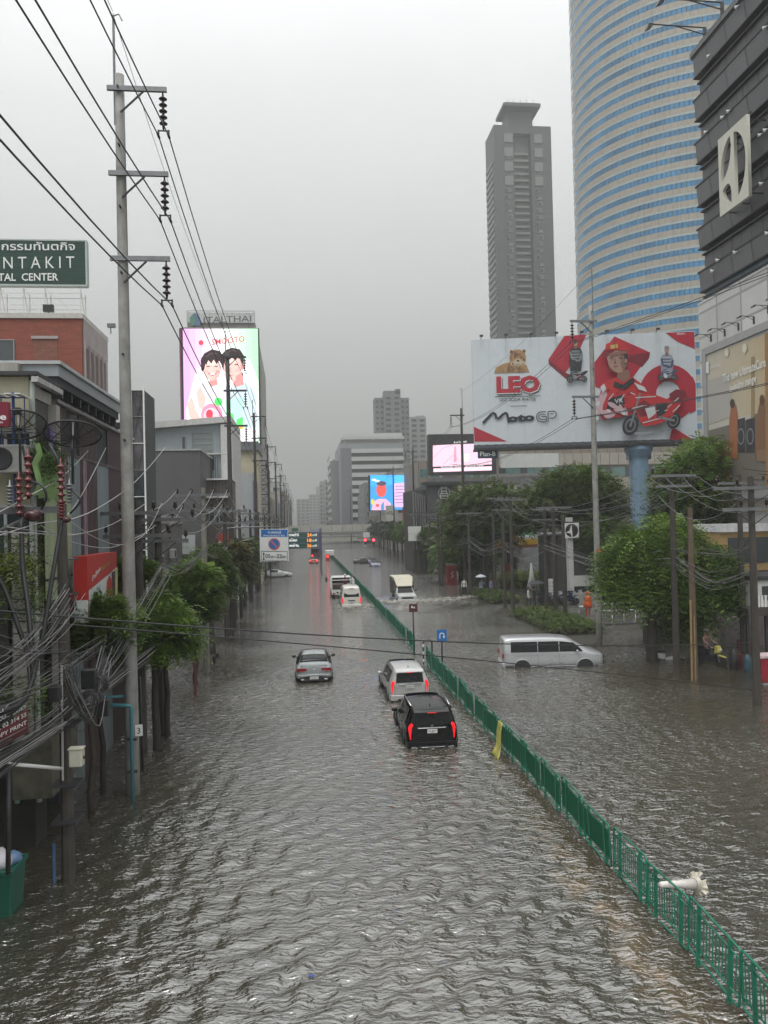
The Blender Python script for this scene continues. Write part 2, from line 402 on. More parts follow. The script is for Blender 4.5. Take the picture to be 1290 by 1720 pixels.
def block(name,label,x0,x1,y0,y1,h,wall,cat='building',group=None,front=None,side=None,roofmat=None,parapet=.5,z0=-.3,wname='wall'):
 """box building: wall and roof are parts; front / side = dict(w, h, cols, rows, z0, dz, nx, ny, frame, glass, x0, x1)"""
 e=E(name,((x0+x1)/2,(y0+y1)/2,0),label,cat,group);ox,oy=(x0+x1)/2,(y0+y1)/2
 B(x0-ox,x1-ox,y0-oy,y1-oy,z0,h).build(wname,wall,e)
 rm=roofmat or CONC;p=MB()
 if parapet:
  t=.2
  for a in((x0-t*.5,x1+t*.5,y0-t*.5,y0+t),(x0-t*.5,x1+t*.5,y1-t,y1+t*.5),(x0-t*.5,x0+t,y0+t,y1-t),(x1-t,x1+t*.5,y0+t,y1-t)):
   p.box(a[0]-ox,a[1]-ox,a[2]-oy,a[3]-oy,h,h+parapet)
  p.build('parapet',rm,e)
 for which,d in(('front',front),('right' if(x0+x1)/2<0 else 'left',side)):
  if not d:continue
  me=window_mesh(d['w'],d['h'],d.get('nx',2),d.get('ny',1),d.get('frame'),d.get('glass'),d.get('dep',.1))
  a0,a1=d.get('x0'),d.get('x1')
  if which=='front':
   lo,hi=(a0 if a0 is not None else x0),(a1 if a1 is not None else x1)
  else :lo,hi=(a0 if a0 is not None else y0),(a1 if a1 is not None else y1)
  for r in range(d['rows']):
   for c in range(d['cols']):
    u=lo+(hi-lo)*(c+.5)/d['cols'];z=d['z0']+r*d['dz']
    if z+d['h']/2>h-.2:continue
    if which=='front':put_window(e,me,u-ox,y0-oy-.003,z,'front')
    elif which=='right':put_window(e,me,x1-ox+.003,u-oy,z,'right')
    else :put_window(e,me,x0-ox-.003,u-oy,z,'left')
 return e,ox,oy
def catenary(a,b,sag,n=10):
 a,b=Vector(a),Vector(b)
 return[a.lerp(b,i/n)-Vector((0,0,sag*4*(i/n)*(1-i/n))) for i in range(n+1)]
def cable(name,a,b,sag,r,m,label=None,cat='cable',group=None,n=12):
 o=MB().tube(catenary(a,b,sag,n),r,5).build(name,m,smooth=True)
 return tag(o,label,cat,group)
WIRE=mat('aluminium_conductor',(.06,.06,.065),.5,.2,metal=.4)
WIREW=mat('pale_sheathed_cable',(.40,.385,.385),.4,.2)
WIREB=mat('black_sheathed_cable',(.018,.018,.02),.45,.2)
INSB=mat('brown_porcelain',(.03,.017,.017),.2,.2)
INSR=mat('red_porcelain',(.13,.02,.022),.25,.3)
def insulator_string(length,n=5,r=.13):
 p=[(.015,0)];z=-.12
 for i in range(n):
  st=(length-.2)/n
  p+=[(.03,z),(.05,z-st*.15),(r,z-st*.45),(r*.9,z-st*.55),(.04,z-st*.62)];z-=st
 p+=[(.02,-length)]
 return MB().lathe(p,n=10)
def tall_pole(x,y,zt,side,arms,label,group,base=-.4,clr=None,spike=2.6,lean=0):
 e=E('transmission_pole',(x,y,0),label,'utility pole',group)
 m=MB();n=10;zz=[base+(zt-base)*i/8 for i in range(9)]
 m.tube([(0,0,z) for z in zz],[.185-.065*(z-base)/(zt-base) for z in zz],10).build('pole_shaft',clr or CONC,e,smooth=True)
 if spike:
  g=MB();g.tube([(-.12*side,0,zt-1.3),(-.12*side,0,zt+spike)],.035,5);g.tube([(-.12*side,0,zt+spike),(.02*side,0,zt+spike+.05),(.1*side,0,zt+spike-.12)],.02,5)
  g.build('earth_wire_peak',GREYM,e)
 bolts=MB()
 bolts.box(-.02,.02,-.26,-.12,-.02,.02)
 ob=bolts.build('step_bolt',DARK,e,loc=(0,0,zt-.4))
 for z in(zt-1.9,zt-3.5,zt-5.2,zt-7.3,zt-9.5):link('step_bolt',ob.data,e,loc=(0,0,z))
 att=[]
 for z in arms:
  a=MB();a.box(-.28*side if side>0 else-1.22,1.22 if side>0 else .28,-.2,-.12,z-.06,z+.06)
  a.build('crossarm',GREYM if clr is None else DARK,e)
  b_=MB();b_.tube([(.05*side,-.16,z-.62),(.62*side,-.16,z-.07)],.028,5);b_.build('brace',DARK,e)
  i=insulator_string(1.0,5,.11);o=i.build('insulator',INSB,e,smooth=True,loc=(1.12*side,-.16,z-.05))
  y_=MB()
  y_.tube([(-.13,0,-1.02),(.13,0,-1.02)],.02,5)
  for s_ in(-1,1):y_.tube([(s_*.13,0,-1.0),(s_*.13,0,-1.14)],.025,5);y_.tube([(s_*.13,-.12,-1.15),(s_*.13,.12,-1.15)],.035,5)
  y_.build('yoke',DARK,o)
  att.append((Vector((x+1.12*side-.13,y-.16,z-1.2)),Vector((x+1.12*side+.13,y-.16,z-1.2))))
 return e,att
def low_pole(x,y,zt,label,group,m=None,arms=((-.5,1.1),),r=.12,steel=True,pins=True,cat='utility pole',face=0):
 """square-ish tapered distribution pole with crossarms, pin insulators"""
 e=E('distribution_pole',(x,y,0),label,cat,group);q=MB();zz=[-.4,zt*.35,zt*.7,zt]
 q.tube([(0,0,z) for z in zz],[r*1.25,r*1.12,r,r*.85],8);q.build('pole_shaft',m or CONCD,e,smooth=False)
 for dz,half in arms:
  a=MB();a.box(-half,half,-r-.09,-r+.01,zt+dz-.055,zt+dz+.055);a.build('crossarm',GREYM,e)
  b_=MB()
  for s_ in(-1,1):b_.tube([(s_*half*.6,-r-.04,zt+dz-.06),(0,-r-.02,zt+dz-.55)],.02,4)
  b_.build('brace',DARK,e)
  if pins:
   for s_ in(-.92,-.4,.4,.92):
    link('insulator',pin_mesh(),e,'insulator',(s_*half,-r-.04,zt+dz+.05))
 return e
_pin=[]
def pin_mesh():
 if not _pin:
  o=MB().lathe([(.015,0),(.02,.08),(.07,.09),(.045,.14),(.065,.16),(.04,.21),(.055,.23),(.03,.30)],n=8).build('insulator',INSB,smooth=True);_pin.append(o.data);bpy.data.objects.remove(o)
 return _pin[0]
#foliage
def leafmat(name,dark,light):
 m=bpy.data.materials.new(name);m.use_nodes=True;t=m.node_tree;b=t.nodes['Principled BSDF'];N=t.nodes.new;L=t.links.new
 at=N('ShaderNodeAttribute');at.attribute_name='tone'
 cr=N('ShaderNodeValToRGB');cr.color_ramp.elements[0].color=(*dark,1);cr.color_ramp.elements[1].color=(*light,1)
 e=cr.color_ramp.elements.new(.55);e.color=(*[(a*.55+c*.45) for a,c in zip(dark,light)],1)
 L(at.outputs['Fac'],cr.inputs[0]);L(cr.outputs[0],b.inputs['Base Color'])
 b.inputs['Roughness'].default_value=.42;b.inputs['Specular IOR Level'].default_value=.35
 tr=N('ShaderNodeBsdfTranslucent');L(cr.outputs[0],tr.inputs[0]);ad=N('ShaderNodeMixShader');ad.inputs[0].default_value=.28
 L(b.outputs[0],ad.inputs[1]);L(tr.outputs[0],ad.inputs[2]);L(ad.outputs[0],t.nodes['Material Output'].inputs[0]);return m
LEAF=leafmat('tree_foliage',(.016,.038,.008),(.14,.21,.04))
LEAFB=leafmat('fresh_foliage',(.020,.056,.008),(.195,.30,.05))
LEAFD=leafmat('dark_foliage',(.012,.024,.010),(.052,.078,.024))
LEAFR=leafmat('reddish_foliage',(.026,.036,.012),(.15,.135,.045))
LEAFY=leafmat('yellow_green_foliage',(.06,.10,.012),(.26,.30,.05))
BARK=mat('wet_bark',(.040,.031,.024),.7,.4,5,bump=.6)
def crown_mesh(blobs,n,leaf=.09,frond=.45,droop=.5,m=None,pairs=4,seed=0):
 """fronds of paired leaflets spread over and through ellipsoid clumps"""
 r=np.random.RandomState(seed);wts=np.array([b[1][0]*b[1][1]+b[1][1]*b[1][2] for b in blobs]);wts=wts/wts.sum()
 idx=r.choice(len(blobs),n,p=wts);nm=lambda a:a/np.linalg.norm(a,axis=-1,keepdims=True)
 C=np.array([b[0] for b in blobs])[idx];RD=np.array([b[1] for b in blobs])[idx];TB=np.array([b[2] if len(b)>2 else .2 for b in blobs])[idx]
 d=nm(r.randn(n,3));d[:,2]=np.where(d[:,2]<-.35,d[:,2]*-.6,d[:,2])
 p=C+d*RD*(1-(r.rand(n,1)**2.2)*.55+r.randn(n,1)*.06+(r.rand(n,1)<.10)*r.rand(n,1)*.38)
 out=d*np.array([1,1,.45])+r.randn(n,3)*.35;out[:,2]-=droop*r.rand(n);out=nm(out)
 side=nm(np.cross(out,[0,0,1.0])+r.randn(n,3)*.25);up=np.cross(side,out)
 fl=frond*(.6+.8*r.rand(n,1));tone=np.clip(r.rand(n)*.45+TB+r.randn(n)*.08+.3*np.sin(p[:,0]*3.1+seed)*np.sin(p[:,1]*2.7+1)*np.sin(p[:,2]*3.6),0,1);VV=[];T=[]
 for k in range(pairs):
  t=(k+.6)/pairs;a=p+out*fl*t-np.array([0,0,1])*droop*fl*t*t*.7;ll=leaf*(1.15-.5*abs(t-.45))*(.8+.4*r.rand(n,1))
  for s_ in(-1,1):
   dv=nm(side*s_+out*.45+up*r.uniform(-.15,.2,(n,1))-np.array([0,0,.25]));wv=out*.42*ll
   VV.append(np.stack([a,a+dv*ll*.55+wv,a+dv*ll*1.15,a+dv*ll*.5-wv*.7],1));T.append(tone)
 V=np.concatenate(VV).reshape(-1,3);T=np.concatenate(T);Fs=np.arange(len(V)).reshape(-1,4)
 me=bpy.data.meshes.new('crown');
 me.vertices.add(len(V));me.vertices.foreach_set('co',V.ravel());me.loops.add(Fs.size);me.loops.foreach_set('vertex_index',Fs.ravel())
 me.polygons.add(len(Fs));me.polygons.foreach_set('loop_start',np.arange(0,Fs.size,4));me.polygons.foreach_set('loop_total',np.full(len(Fs),4));me.update(calc_edges=True)
 a=me.attributes.new('tone','FLOAT','FACE');a.data.foreach_set('value',T.astype(np.float32))
 me.materials.append(m or LEAF);return me
def trunk_mb(base_r,h,blobs,seed=0,lean=(0,0),splits=1,top=None):
 r=np.random.RandomState(seed+50);m=MB();fork=h
 pts=[];
 for i in range(6):
  t=i/5;pts.append((lean[0]*t*t+r.randn()*.03*(i>0),lean[1]*t*t+r.randn()*.03*(i>0),-.4+(fork+.4)*t))
 m.tube(pts,[base_r*(1.15-.4*i/5) for i in range(6)],8)
 for b in blobs:
  c=Vector(b[0]);s0=Vector(pts[-1]) if r.rand()>.3 else Vector(pts[-2]);mid=s0.lerp(c,.5)+Vector((r.randn()*.15,r.randn()*.15,r.rand()*.2))
  m.tube([s0,mid,c],[base_r*.55,base_r*.33,base_r*.10],6)
  for q in range(3):
   e2=c+Vector((r.randn()*b[1][0]*.4,r.randn()*b[1][1]*.4,r.rand()*b[1][2]*.5));m.tube([mid,e2],[base_r*.22,base_r*.05],5)
 return m
def tree(x,y,h,blobs,n,label,group=None,m=None,leaf=.09,frond=.45,r=.16,droop=.5,seed=1,lean=(0,0),name='street_tree',pairs=4,bark=None):
 n=int(n*1.35);leaf*=1.3
 e=E(name,(x,y,0),label,'tree',group)
 c=crown_mesh(blobs,n,leaf,frond,droop,m,pairs,seed);link('crown',c,e)
 trunk_mb(r,h,blobs,seed,lean).build('trunk',bark or BARK,e,smooth=True);return e
def hedge(x0,x1,y0,y1,h,n,label,m,z0=0,group=None,name='hedge',rz=0,leaf=.07):
 bl=[];nx=max(1,int((x1-x0)/.8));ny=max(1,int((y1-y0)/.8));w2,d2=(x1-x0)/2,(y1-y0)/2
 for i in range(nx):
  for j in range(ny):bl.append(((-w2+(i+.5)*2*w2/nx,-d2+(j+.5)*2*d2/ny,z0+h*.45),(.62*w2*2/nx+.1,.62*d2*2/ny+.1,h*.6),random.uniform(.1,.4)))
 e=E(name,((x0+x1)/2,(y0+y1)/2,0),label,'hedge',group,rz)
 link('foliage',crown_mesh(bl,n,leaf,.22,.1,m,3,int(x0*7+y0)%1000),e)
 MB().box(-w2*.95,w2*.95,-d2*.95,d2*.95,-.3,z0+h*.5).build('soil_bed',mat('wet_soil',(.03,.028,.018),.8,.3),e)
 return e
#LEFT SIDE
PXL=-4.6
TALLG='tall concrete transmission poles along the left kerb'
ys_=[20.4,51,79,110,142,175,210,248,290,335]
attL=[]
for i,y in enumerate(ys_):
 zt=18.55
 x=atY(205,300,20.4).x-.02 if i==0 else PXL
 e,at=tall_pole(x,y,zt if i==0 else 18.2,1,[18.12,15.92,13.72] if i==0 else[17.8,15.6,13.3],'tall round concrete transmission pole with three arms, %s from the camera on the left'%ordn(i) if i else 'nearest and tallest round grey concrete pole at left, teal pipe at its foot',TALLG,clr=None if i==0 else CONCD,spike=1.55 if i==0 else 1.3)
 attL.append(at)
prev=[(Vector((a.x-.9,-13,a.z+.0)),Vector((b.x-.9,-13,b.z))) for a,b in attL[0]]
lv=['top','middle','bottom']
for k in range(3):
 for s_ in(0,1):
  for j,(p,q) in enumerate([(prev,attL[0])]+list(zip(attL,attL[1:]))):
   near='running overhead to the nearest left pole' if j==0 else 'in the left pole row, %s span'%ordn(j)
   cable('power_line',p[k][s_],q[k][s_],.85 if j==0 else .5,.017 if j<2 else .015,WIRE,'%s wire of the %s conductor pair %s'%(['left','right'][s_],lv[k],near),'power line','high voltage conductors of the left pole row',n=14 if j==0 else 8)
for j,(a,b) in enumerate(((Vector((-5.6,-13,20.3)),Vector((attL[0][0][0].x-1.1,20.3,20.15))),(Vector((attL[0][0][0].x-1.1,20.3,20.1)),Vector((-4.7,51,19.5))))):
 cable('earth_wire',a,b,.6,.008,WIRE,['thin grey earth wire climbing from the nearest left pole peak','thin grey earth wire from nearest left pole peak to the second pole'][j],'power line')
#teal drain pipe and number plate on the first pole
p0x=attL[0][0][0].x-.99
tp=E('drain_pipe',(p0x,20.1,0),'teal plastic pipe bracketed to the tall left pole, turning back toward the shops','pipe')
TEAL=mat('teal_plastic_pipe',(.05,.19,.22),.4,.2)
q=atY(145,1184,20.1);z1=q.z
MB().tube([(-1.35,0,z1+.05),(-.05,-.28,z1),(.12,-.28,z1-.02),(.12,-.28,z1-.12),(.12,-.28,-.3)],.048,8).build('pipe_run',TEAL,tp,smooth=True)
MB().tube([(-1.35,.25,z1+.12),(-.15,.25,z1+.12)],.04,8).build('upper_pipe',TEAL,tp,smooth=True)
for z in(.7,1.5):MB().box(-.0,.24,-.31,-.2,z,z+.05).build('bracket',DARK,tp)
np_=Board((p0x+.26,20.0,1.7),(1,-.15,0),(0,0,1));b0=E('number_plate',(p0x+.26,20.0,1.7),'small white number plate tied to the tall left pole above the water','sign')
B(-.09,.09,-.01,.01,-.14,.14).build('plate',WHITE,b0)
tb=Board(Vector((-.09,-.0135,-.14)),(1,0,0),(0,0,1));tb.text('3',None,None,0,BLACK,local=(.05,.06,.13,.06,.16));tb.build('lettering',b0)
#low distribution poles on the left kerb
LOWG='dark low concrete poles along the left kerb'
_p1=atG(115,1478)
lowL=[(_p1.x,_p1.y,7.3,CONCD,'nearest low dark concrete pole at left with cream meter box'),(-5.0,24.3,7.6,CONCD,'dark low pole under the leafy street tree, transformer cables on top'),(-4.75,26.2,7.4,CONCD,'brown stained low pole just behind the leafy left tree'),(-4.55,36.6,8.6,mat('pale_wet_concrete',(.20,.19,.165),.7,.3,2,bump=.3,stain=.3),'paler concrete pole standing between the two round left trees'),(-4.55,46.5,8.0,CONCD,'low dark pole beyond the pale one, fourth tree beside it'),(-4.6,58,8.0,CONCD,'low pole beside the no parking sign arm'),(-4.6,70,8.2,CONCD,'low pole just past the no parking sign'),(-4.6,83,8.2,CONCD,'low left pole near the half sunk white sedan'),(-4.6,97,8,CONCD,'low left pole past the white sedan'),(-4.6,113,8,CONCD,'far low left pole in the haze, third from last'),(-4.6,131,8,CONCD,'far low left pole in the haze, second from last'),(-4.6,152,8,CONCD,'farthest low left pole fading in the haze')]
poleL=[]
for i,(x,y,zt,m,lb) in enumerate(lowL):
 e=low_pole(x,y,zt,lb,LOWG,m,arms=() if i==0 else((-.35,1.25),(-1.05,1.0)),r=.125 if i else .105);poleL.append(e)
px_=poleL[0]
mb_=E('meter_box',atY(128,1273,14.8),'cream metal meter box on the nearest left pole','box')
CREAM=mat('cream_enamel',(.50,.49,.40),.45,.12,3,stain=.1)
B(-.11,.13,-.1,.1,-.15,.17,.02).build('cabinet',CREAM,mb_);B(-.125,.145,-.11,.11,.172,.19).build('lid',CREAM,mb_);B(.131,.15,-.02,.02,-.02,.03).build('latch',BLACK,mb_)
for z in(1.15,1.85,3.0):
 B(-.24,.24,-.25,.25,z,z+.04).build('clamp_band',DARK,px_)
MB().tube([(.0,-.24,2.0),(.02,-.25,4.2)],.022,6).build('conduit',WIREW,px_)
MB().tube([(-.23,-.1,.0),(-.23,-.1,.75)],.03,6).build('blue_pipe',mat('blue_plastic_pipe',(.05,.12,.25),.4),px_)
wa=atY(15,1283,13.2);wb=atY(104,1291,14.6)
tag(MB().tube([wa,wb],.032,8).build('guard_rail',WHITE,smooth=True),'white tubular rail reaching left from the nearest low pole','railing')
pa=atG(5,1330);tag(MB().tube([(wa.x,wa.y,wa.z),(wa.x-.05,wa.y+.02,1.2)],.04,8).build('rail_post',DARK,smooth=True),'dark post under the left end of the white tubular rail','post')
p=atG(240,1293);tag(MB().tube([(p.x,p.y,-.3),(p.x-.03,p.y,2.6)],.035,8).build('signpost',BLACK,smooth=True),'thin black steel post just right of the tall left pole','post')
p=atG(328,1168);tag(MB().tube([(p.x,p.y,-.3),(p.x,p.y,3.4)],.055,8).build('steel_post',mat('maroon_paint',(.10,.022,.025),.5)),'thin maroon painted post between the left trees','post')
for(px,py,w_,h_) in((632,0,0,0),):pass
p=atG(352,1115);tag(B(p.x+.16,p.x+.3,p.y,p.y+.14,-.2,.32).build('bollard',BLACK),'short black stub rising from the water by the pale pole','bollard')
p=atG(365,1105);tag(B(p.x-.1,p.x+.08,p.y,p.y+.2,-.2,.25,.03).build('bin_stub',BLACK),'floating black bucket right of the pale concrete pole','bucket')
#green wheelie bin at the bottom left
gb=atG(-8,1528);GRN=mat('green_bin_plastic',(.012,.10,.065),.35,.15)
bn=E('rubbish_bin',(gb.x,gb.y,0),'dark green rubbish bin full of bags, cut by the left edge of the photo','rubbish bin')
m=MB();m.hexa([(-.36,-.3,-.3),(.36,-.3,-.3),(.36,.3,-.3),(-.36,.3,-.3),(-.43,-.36,.78),(.43,-.36,.78),(.43,.36,.78),(-.43,.36,.78)]);m.build('tub',GRN,bn,bevel=.03)
m=MB();m.box(-.46,.46,-.39,-.33,.74,.82).box(-.46,.46,.33,.39,.74,.82).box(-.46,-.40,-.33,.33,.74,.82).box(.40,.46,-.33,.33,.74,.82);m.build('rim',GRN,bn,bevel=.01)
def bag(x,y,z,r,m_,lb):
 o=MB().blob((0,0,0),(r,r*.9,r*.8),12,8,.12).build('rubbish_bag',m_,smooth=True,loc=(x,y,z));return tag(o,lb,'rubbish bag')
bag(gb.x+.05,gb.y-.05,.9,.27,mat('white_carrier_bag',(.62,.60,.64),.35,.2),'crumpled white plastic bag heaped on the green bin')
bag(gb.x+.27,gb.y+.12,.84,.18,mat('blue_carrier_bag',(.12,.20,.34),.35,.3),'small bluish bag beside the white one on the green bin')
bag(gb.x-.28,gb.y+.1,.86,.22,mat('pale_carrier_bag',(.45,.43,.36),.4,.3),'pale yellowish bag at the left of the green bin')
#near MV termination: crossarm with red insulators and thick black cables
mx_=E('cable_termination',(-4.9,14.9,0),'steel crossarm with red cable terminations on the nearest low pole','power equipment')
a0=atY(-40,862,14.6)-Vector((-4.9,14.9,0));a1=atY(104,856,14.6)-Vector((-4.9,14.9,0))
m=MB();m.box(a0.x,a1.x+.02,-.38,-.28,a1.z-.06,a1.z+.06);m.build('crossarm',GREYM,mx_)
MB().tube([(a0.x,-.3,a1.z-.55),(a0.x+1.0,-.3,a1.z-.08)],.035,6).build('brace',GREYM,mx_)
def arrester(px,py0,py1,lb,m_=INSR):
 t=atY(px,py0,14.4)-Vector((-4.9,14.9,0));b_=atY(px,py1,14.4)-Vector((-4.9,14.9,0));L_=t.z-b_.z;p=[(.03,0)]
 n=6
 for i in range(n):z=L_*(i+.3)/n;p+=[(.035,z),(.075,z+L_*.02),(.075,z+L_*.05),(.035,z+L_*.08)]
 p+=[(.02,L_),(.01,L_+.1)]
 MB().lathe(p,n=10).build('termination',m_,mx_,smooth=True,loc=b_)
for px,a,c in((33,800,868),(48,762,838),(103,778,850),(104,840,872)):arrester(px,a,c,'')
for px,a,c in((17,815,850),(117,812,845)):arrester(px,a,c,'',GREYM)
for(px,py,r_) in((55,866,.16),(112,873,.08)):
 c=atY(px,py,14.3)-Vector((-4.9,14.9,0));MB().blob(c,(r_,r_*.8,r_*.7),12,8).build('surge_arrester',mat('dark_red_porcelain',(.05,.012,.014),.25),mx_,smooth=True)
thick=[[(36,870,14.4),(38,950,14.2),(46,1010,14.0),(52,1070,13.8),(55,1130,13.6),(48,1160,13.4),(20,1195,13.1),(-40,1215,12.8)],[(105,872,14.4),(98,910,14.3),(88,970,14.1),(75,1050,13.9),(62,1110,13.7),(52,1150,13.4),(30,1185,13.1),(-40,1205,12.8)],[(-10,960,14),(8,990,14),(30,1050,13.9),(46,1100,13.8),(50,1150,13.5),(34,1178,13.2),(-40,1198,12.9)]]
def smooth_pts(P,n=4):
 P=[Vector(p) for p in P];out=[]
 for i in range(len(P)-1):
  p0,p1,p2,p3=P[max(i-1,0)],P[i],P[i+1],P[min(i+2,len(P)-1)]
  for k in range(n):
   t=k/n;out.append(.5*((2*p1)+(p2-p0)*t+(2*p0-5*p1+4*p2-p3)*t*t+(3*p1-p0-3*p2+p3)*t**3))
 return out+[P[-1]]
for i,T in enumerate(thick):
 o=MB().tube(smooth_pts([atY(*q) for q in T]),[.045,.04,.04][i],7).build('feeder_cable',WIREB,smooth=True)
 tag(o,['thick black feeder cable dropping from the left red termination','thick black feeder cable curving down from the termination nearest the pole','thick black feeder cable entering from the left photo edge'][i],'cable')
for i,T in enumerate(([(37,747,14.4),(42,770,14.4),(48,800,14.4)],[(83,746,14.5),(95,768,14.4),(103,790,14.4)],[(48,808,14.4),(70,815,14.2),(78,835,14.2),(70,855,14.4)],[(117,820,14.4),(135,840,14.3),(118,862,14.4)])):
 MB().tube(smooth_pts([atY(*q)-Vector((-4.9,14.9,0)) for q in T]),.022,6).build('jumper',WIREB,mx_,smooth=True)
#pale MV conductors sagging between the low poles (each strung singly)
def strung(pts3,r,m_,lb,g='pale sagging conductors between the low left poles',cat='power line'):
 return tag(MB().tube(pts3,r,5).build('service_conductor',m_,smooth=True),lb,cat,g)
wl=[[(118,876,14.4),(160,903,17.5),(205,915,20),(245,895,23),(272,845,24.2)],[(68,882,14.4),(120,910,16.5),(185,920,19.5),(235,900,22.5),(262,882,24.2)],[(118,873,14.4),(160,856,17),(215,820,21),(250,785,24),(277,752,26)],[(-20,893,11),(60,896,14),(120,899,16.5),(190,880,20.5),(247,844,24.2)],[(12,885,13.5),(70,893,15),(130,898,17)],[(-20,870,13),(40,838,15),(105,800,18),(148,757,22)],[(-20,905,12.5),(60,880,14.8),(120,858,17),(178,752,22)]]
wn_=['lowest pale sagging conductor right of the red terminations','second lowest pale conductor sagging across the tall left pole','pale conductor climbing right past the tall pole to the dark box','long flat pale conductor entering at the left edge','short pale jumper just under the steel crossarm','pale conductor rising to the left red insulator on the brown wall','pale conductor rising to the right red insulator on the brown wall']
for T,lb in zip(wl,wn_):strung(smooth_pts([atY(*q) for q in T]),.010,WIREW,lb)
def span_bundle(x0,y0,z0,x1,y1,z1,offs,sag,lbs,r=.009,m_=WIREW,group=None):
 for k,(dx,dz) in enumerate(offs):
  cable('service_conductor',(x0+dx,y0,z0+dz),(x1+dx,y1,z1+dz),sag*(1+.25*((k*37)%5-2)/2),r,m_,lbs%ordn(k),'power line',group or 'pale sagging conductors between the low left poles')
for i in range(1,len(lowL)-1):
 if i==1:continue
 a,b=lowL[i],lowL[i+1]
 span_bundle(a[0],a[1]-.2,a[2]-.1,b[0],b[1]-.2,b[2]-.1,((-1.15,0),(-.5,0),(.5,0),(1.15,0),(-.9,-.7),(.9,-.7)),.55,'pale sagging conductor, %s across, of the '+ordn(i-1)+' low left span')
#telecom cable tangle: nobody could count these
def bundle(name,label,path,n,spread,r,m_,jit=.25,seed=0,cat='cables'):
 rr=np.random.RandomState(seed);m=MB()
 mats=m_ if isinstance(m_,list) else[m_]
 for k in range(int(n*.72)):
  o0=rr.randn(3)*spread;ex=rr.rand();P=[]
  for i,p in enumerate(path):
   t=i/(len(path)-1);sg=-jit*(.2+ex)*4*t*(1-t)
   P.append(Vector(p)+Vector((o0[0]*(.6+.4*math.cos(3*t+k)),o0[1]*.3,o0[2]*(.55+.45*abs(2*t-1))*1.0+sg+rr.randn()*.012)))
  m.use(mats[k%len(mats)]);m.tube(smooth_pts(P,3),r*(.45+.5*rr.rand()),4,caps=False)
 o=m.build(name,None,smooth=True);return tag(o,label,cat,kind='stuff')
GW=mat('grey_telecom_cable',(.19,.185,.185),.5,.3)
GD=mat('dusty_black_cable',(.035,.034,.034),.5,.3)
GL_=[GW,GW,GD,GD,WIREW,GD,GW,GD]
bundle('telecom_cable_bundle','tangle of grey telecom cables sweeping down to the lower left',[atY(272,955,24.5),atY(232,1020,22),atY(190,1095,19),atY(140,1150,16.5),atY(80,1210,14.5),atY(-30,1280,12)],18,.13,.012,GL_,.12,1)
bundle('telecom_cable_bundle','second grey cable tangle passing under the leafy left tree',[atY(262,1085,24),atY(220,1115,21),atY(170,1150,18),atY(120,1195,16),atY(60,1235,14),atY(-30,1300,12)],30,.12,.011,GL_,.10,2)
bundle('telecom_cable_bundle','grey cables fanning across the cream house at the left edge',[atY(118,1010,15),atY(80,1060,14),atY(30,1110,13),atY(-30,1160,12)],26,.20,.009,GL_,.05,3)
bundle('telecom_cable_bundle','thin cables from the nearest low pole back to the shopfronts',[atY(115,1110,15),atY(150,1080,17),atY(180,1060,19),atY(225,1040,22)],14,.14,.008,[GD,GW],.25,4)
bundle('telecom_cable_bundle','dark slack cable coils round the nearest low pole',[atY(112,1130,14.8),atY(128,1160,15),atY(150,1185,15.5),atY(165,1130,16.5),atY(178,1095,17.5)],26,.13,.012,[GD,GD,GW],.3,5)
bundle('telecom_cable_bundle','flat sheaf of cables at the left edge above the red lower sign',[atY(-30,1075,12),atY(40,1085,13.2),atY(112,1095,14.8)],20,.22,.008,[GD,GW,GD],.12,8)
bundle('telecom_cable_bundle','lower sheaf of thin cables rising to the nearest low pole',[atY(-30,1180,12),atY(40,1150,13.2),atY(112,1120,14.8)],20,.2,.008,[GD,GW],.12,9)
for i in range(2,8):
 a,b=lowL[i],lowL[i+1]
 bundle('telecom_cable_bundle','grey telecom cables slung between low left poles, %s span away'%ordn(i-2),[(a[0],a[1],5.6),((a[0]+b[0])/2,(a[1]+b[1])/2,5.35),(b[0],b[1],5.6)],16,.16,.014,GL_,.35,10+i)
for i,(px,py,Y,s) in enumerate(((150,1175,15.6,.22),(165,1150,16.3,.2))):
 m=MB();rr=np.random.RandomState(i)
 c=atY(px,py,Y)
 for k in range(16):
  a=rr.rand()*6;t=rr.rand()*1.2;P=[c+Vector((s*(.6+.5*rr.rand())*math.cos(a+q*.7)*(1),.15*math.sin(t+q),s*(.6+.4*rr.rand())*math.sin(a+q*.7))) for q in range(9)];m.tube(P,.012,4,caps=False)
 tag(m.build('cable_coil',GD,smooth=True),['coil of slack black cable hung under the lower tangle','upper coil of slack black cable near the cream wall'][i],'cable coil')
bxs=[(268,1085,24.0,.16,.3),(150,1140,16,.14,.2),(92,1165,14.2,.1,.14),(172,1188,17,.14,.18)]
for i,(px,py,Y,a,b) in enumerate(bxs):
 c=atY(px,py,Y);tag(B(c.x-a,c.x+a,Y-.1,Y+.1,c.z-b,c.z+b,.02).build('splice_box',BLACK),'black splice box %s'%['on the dark pole under the leafy tree','in the middle of the cable tangle','by the thick black feeder cables','above the teal pipe'][i],'splice box')
cable('crossing_wire',atY(-60,1021,13.5),atY(1275,1078,27.6),.35,.016,WIREB,'upper black wire crossing the whole flooded street','cable',n=20)
cable('crossing_wire',atY(-60,1035,14.2),atY(1268,1160,27.6),-.12,.014,WIREB,'lower black wire crossing the street just above the silver van','cable',n=20)
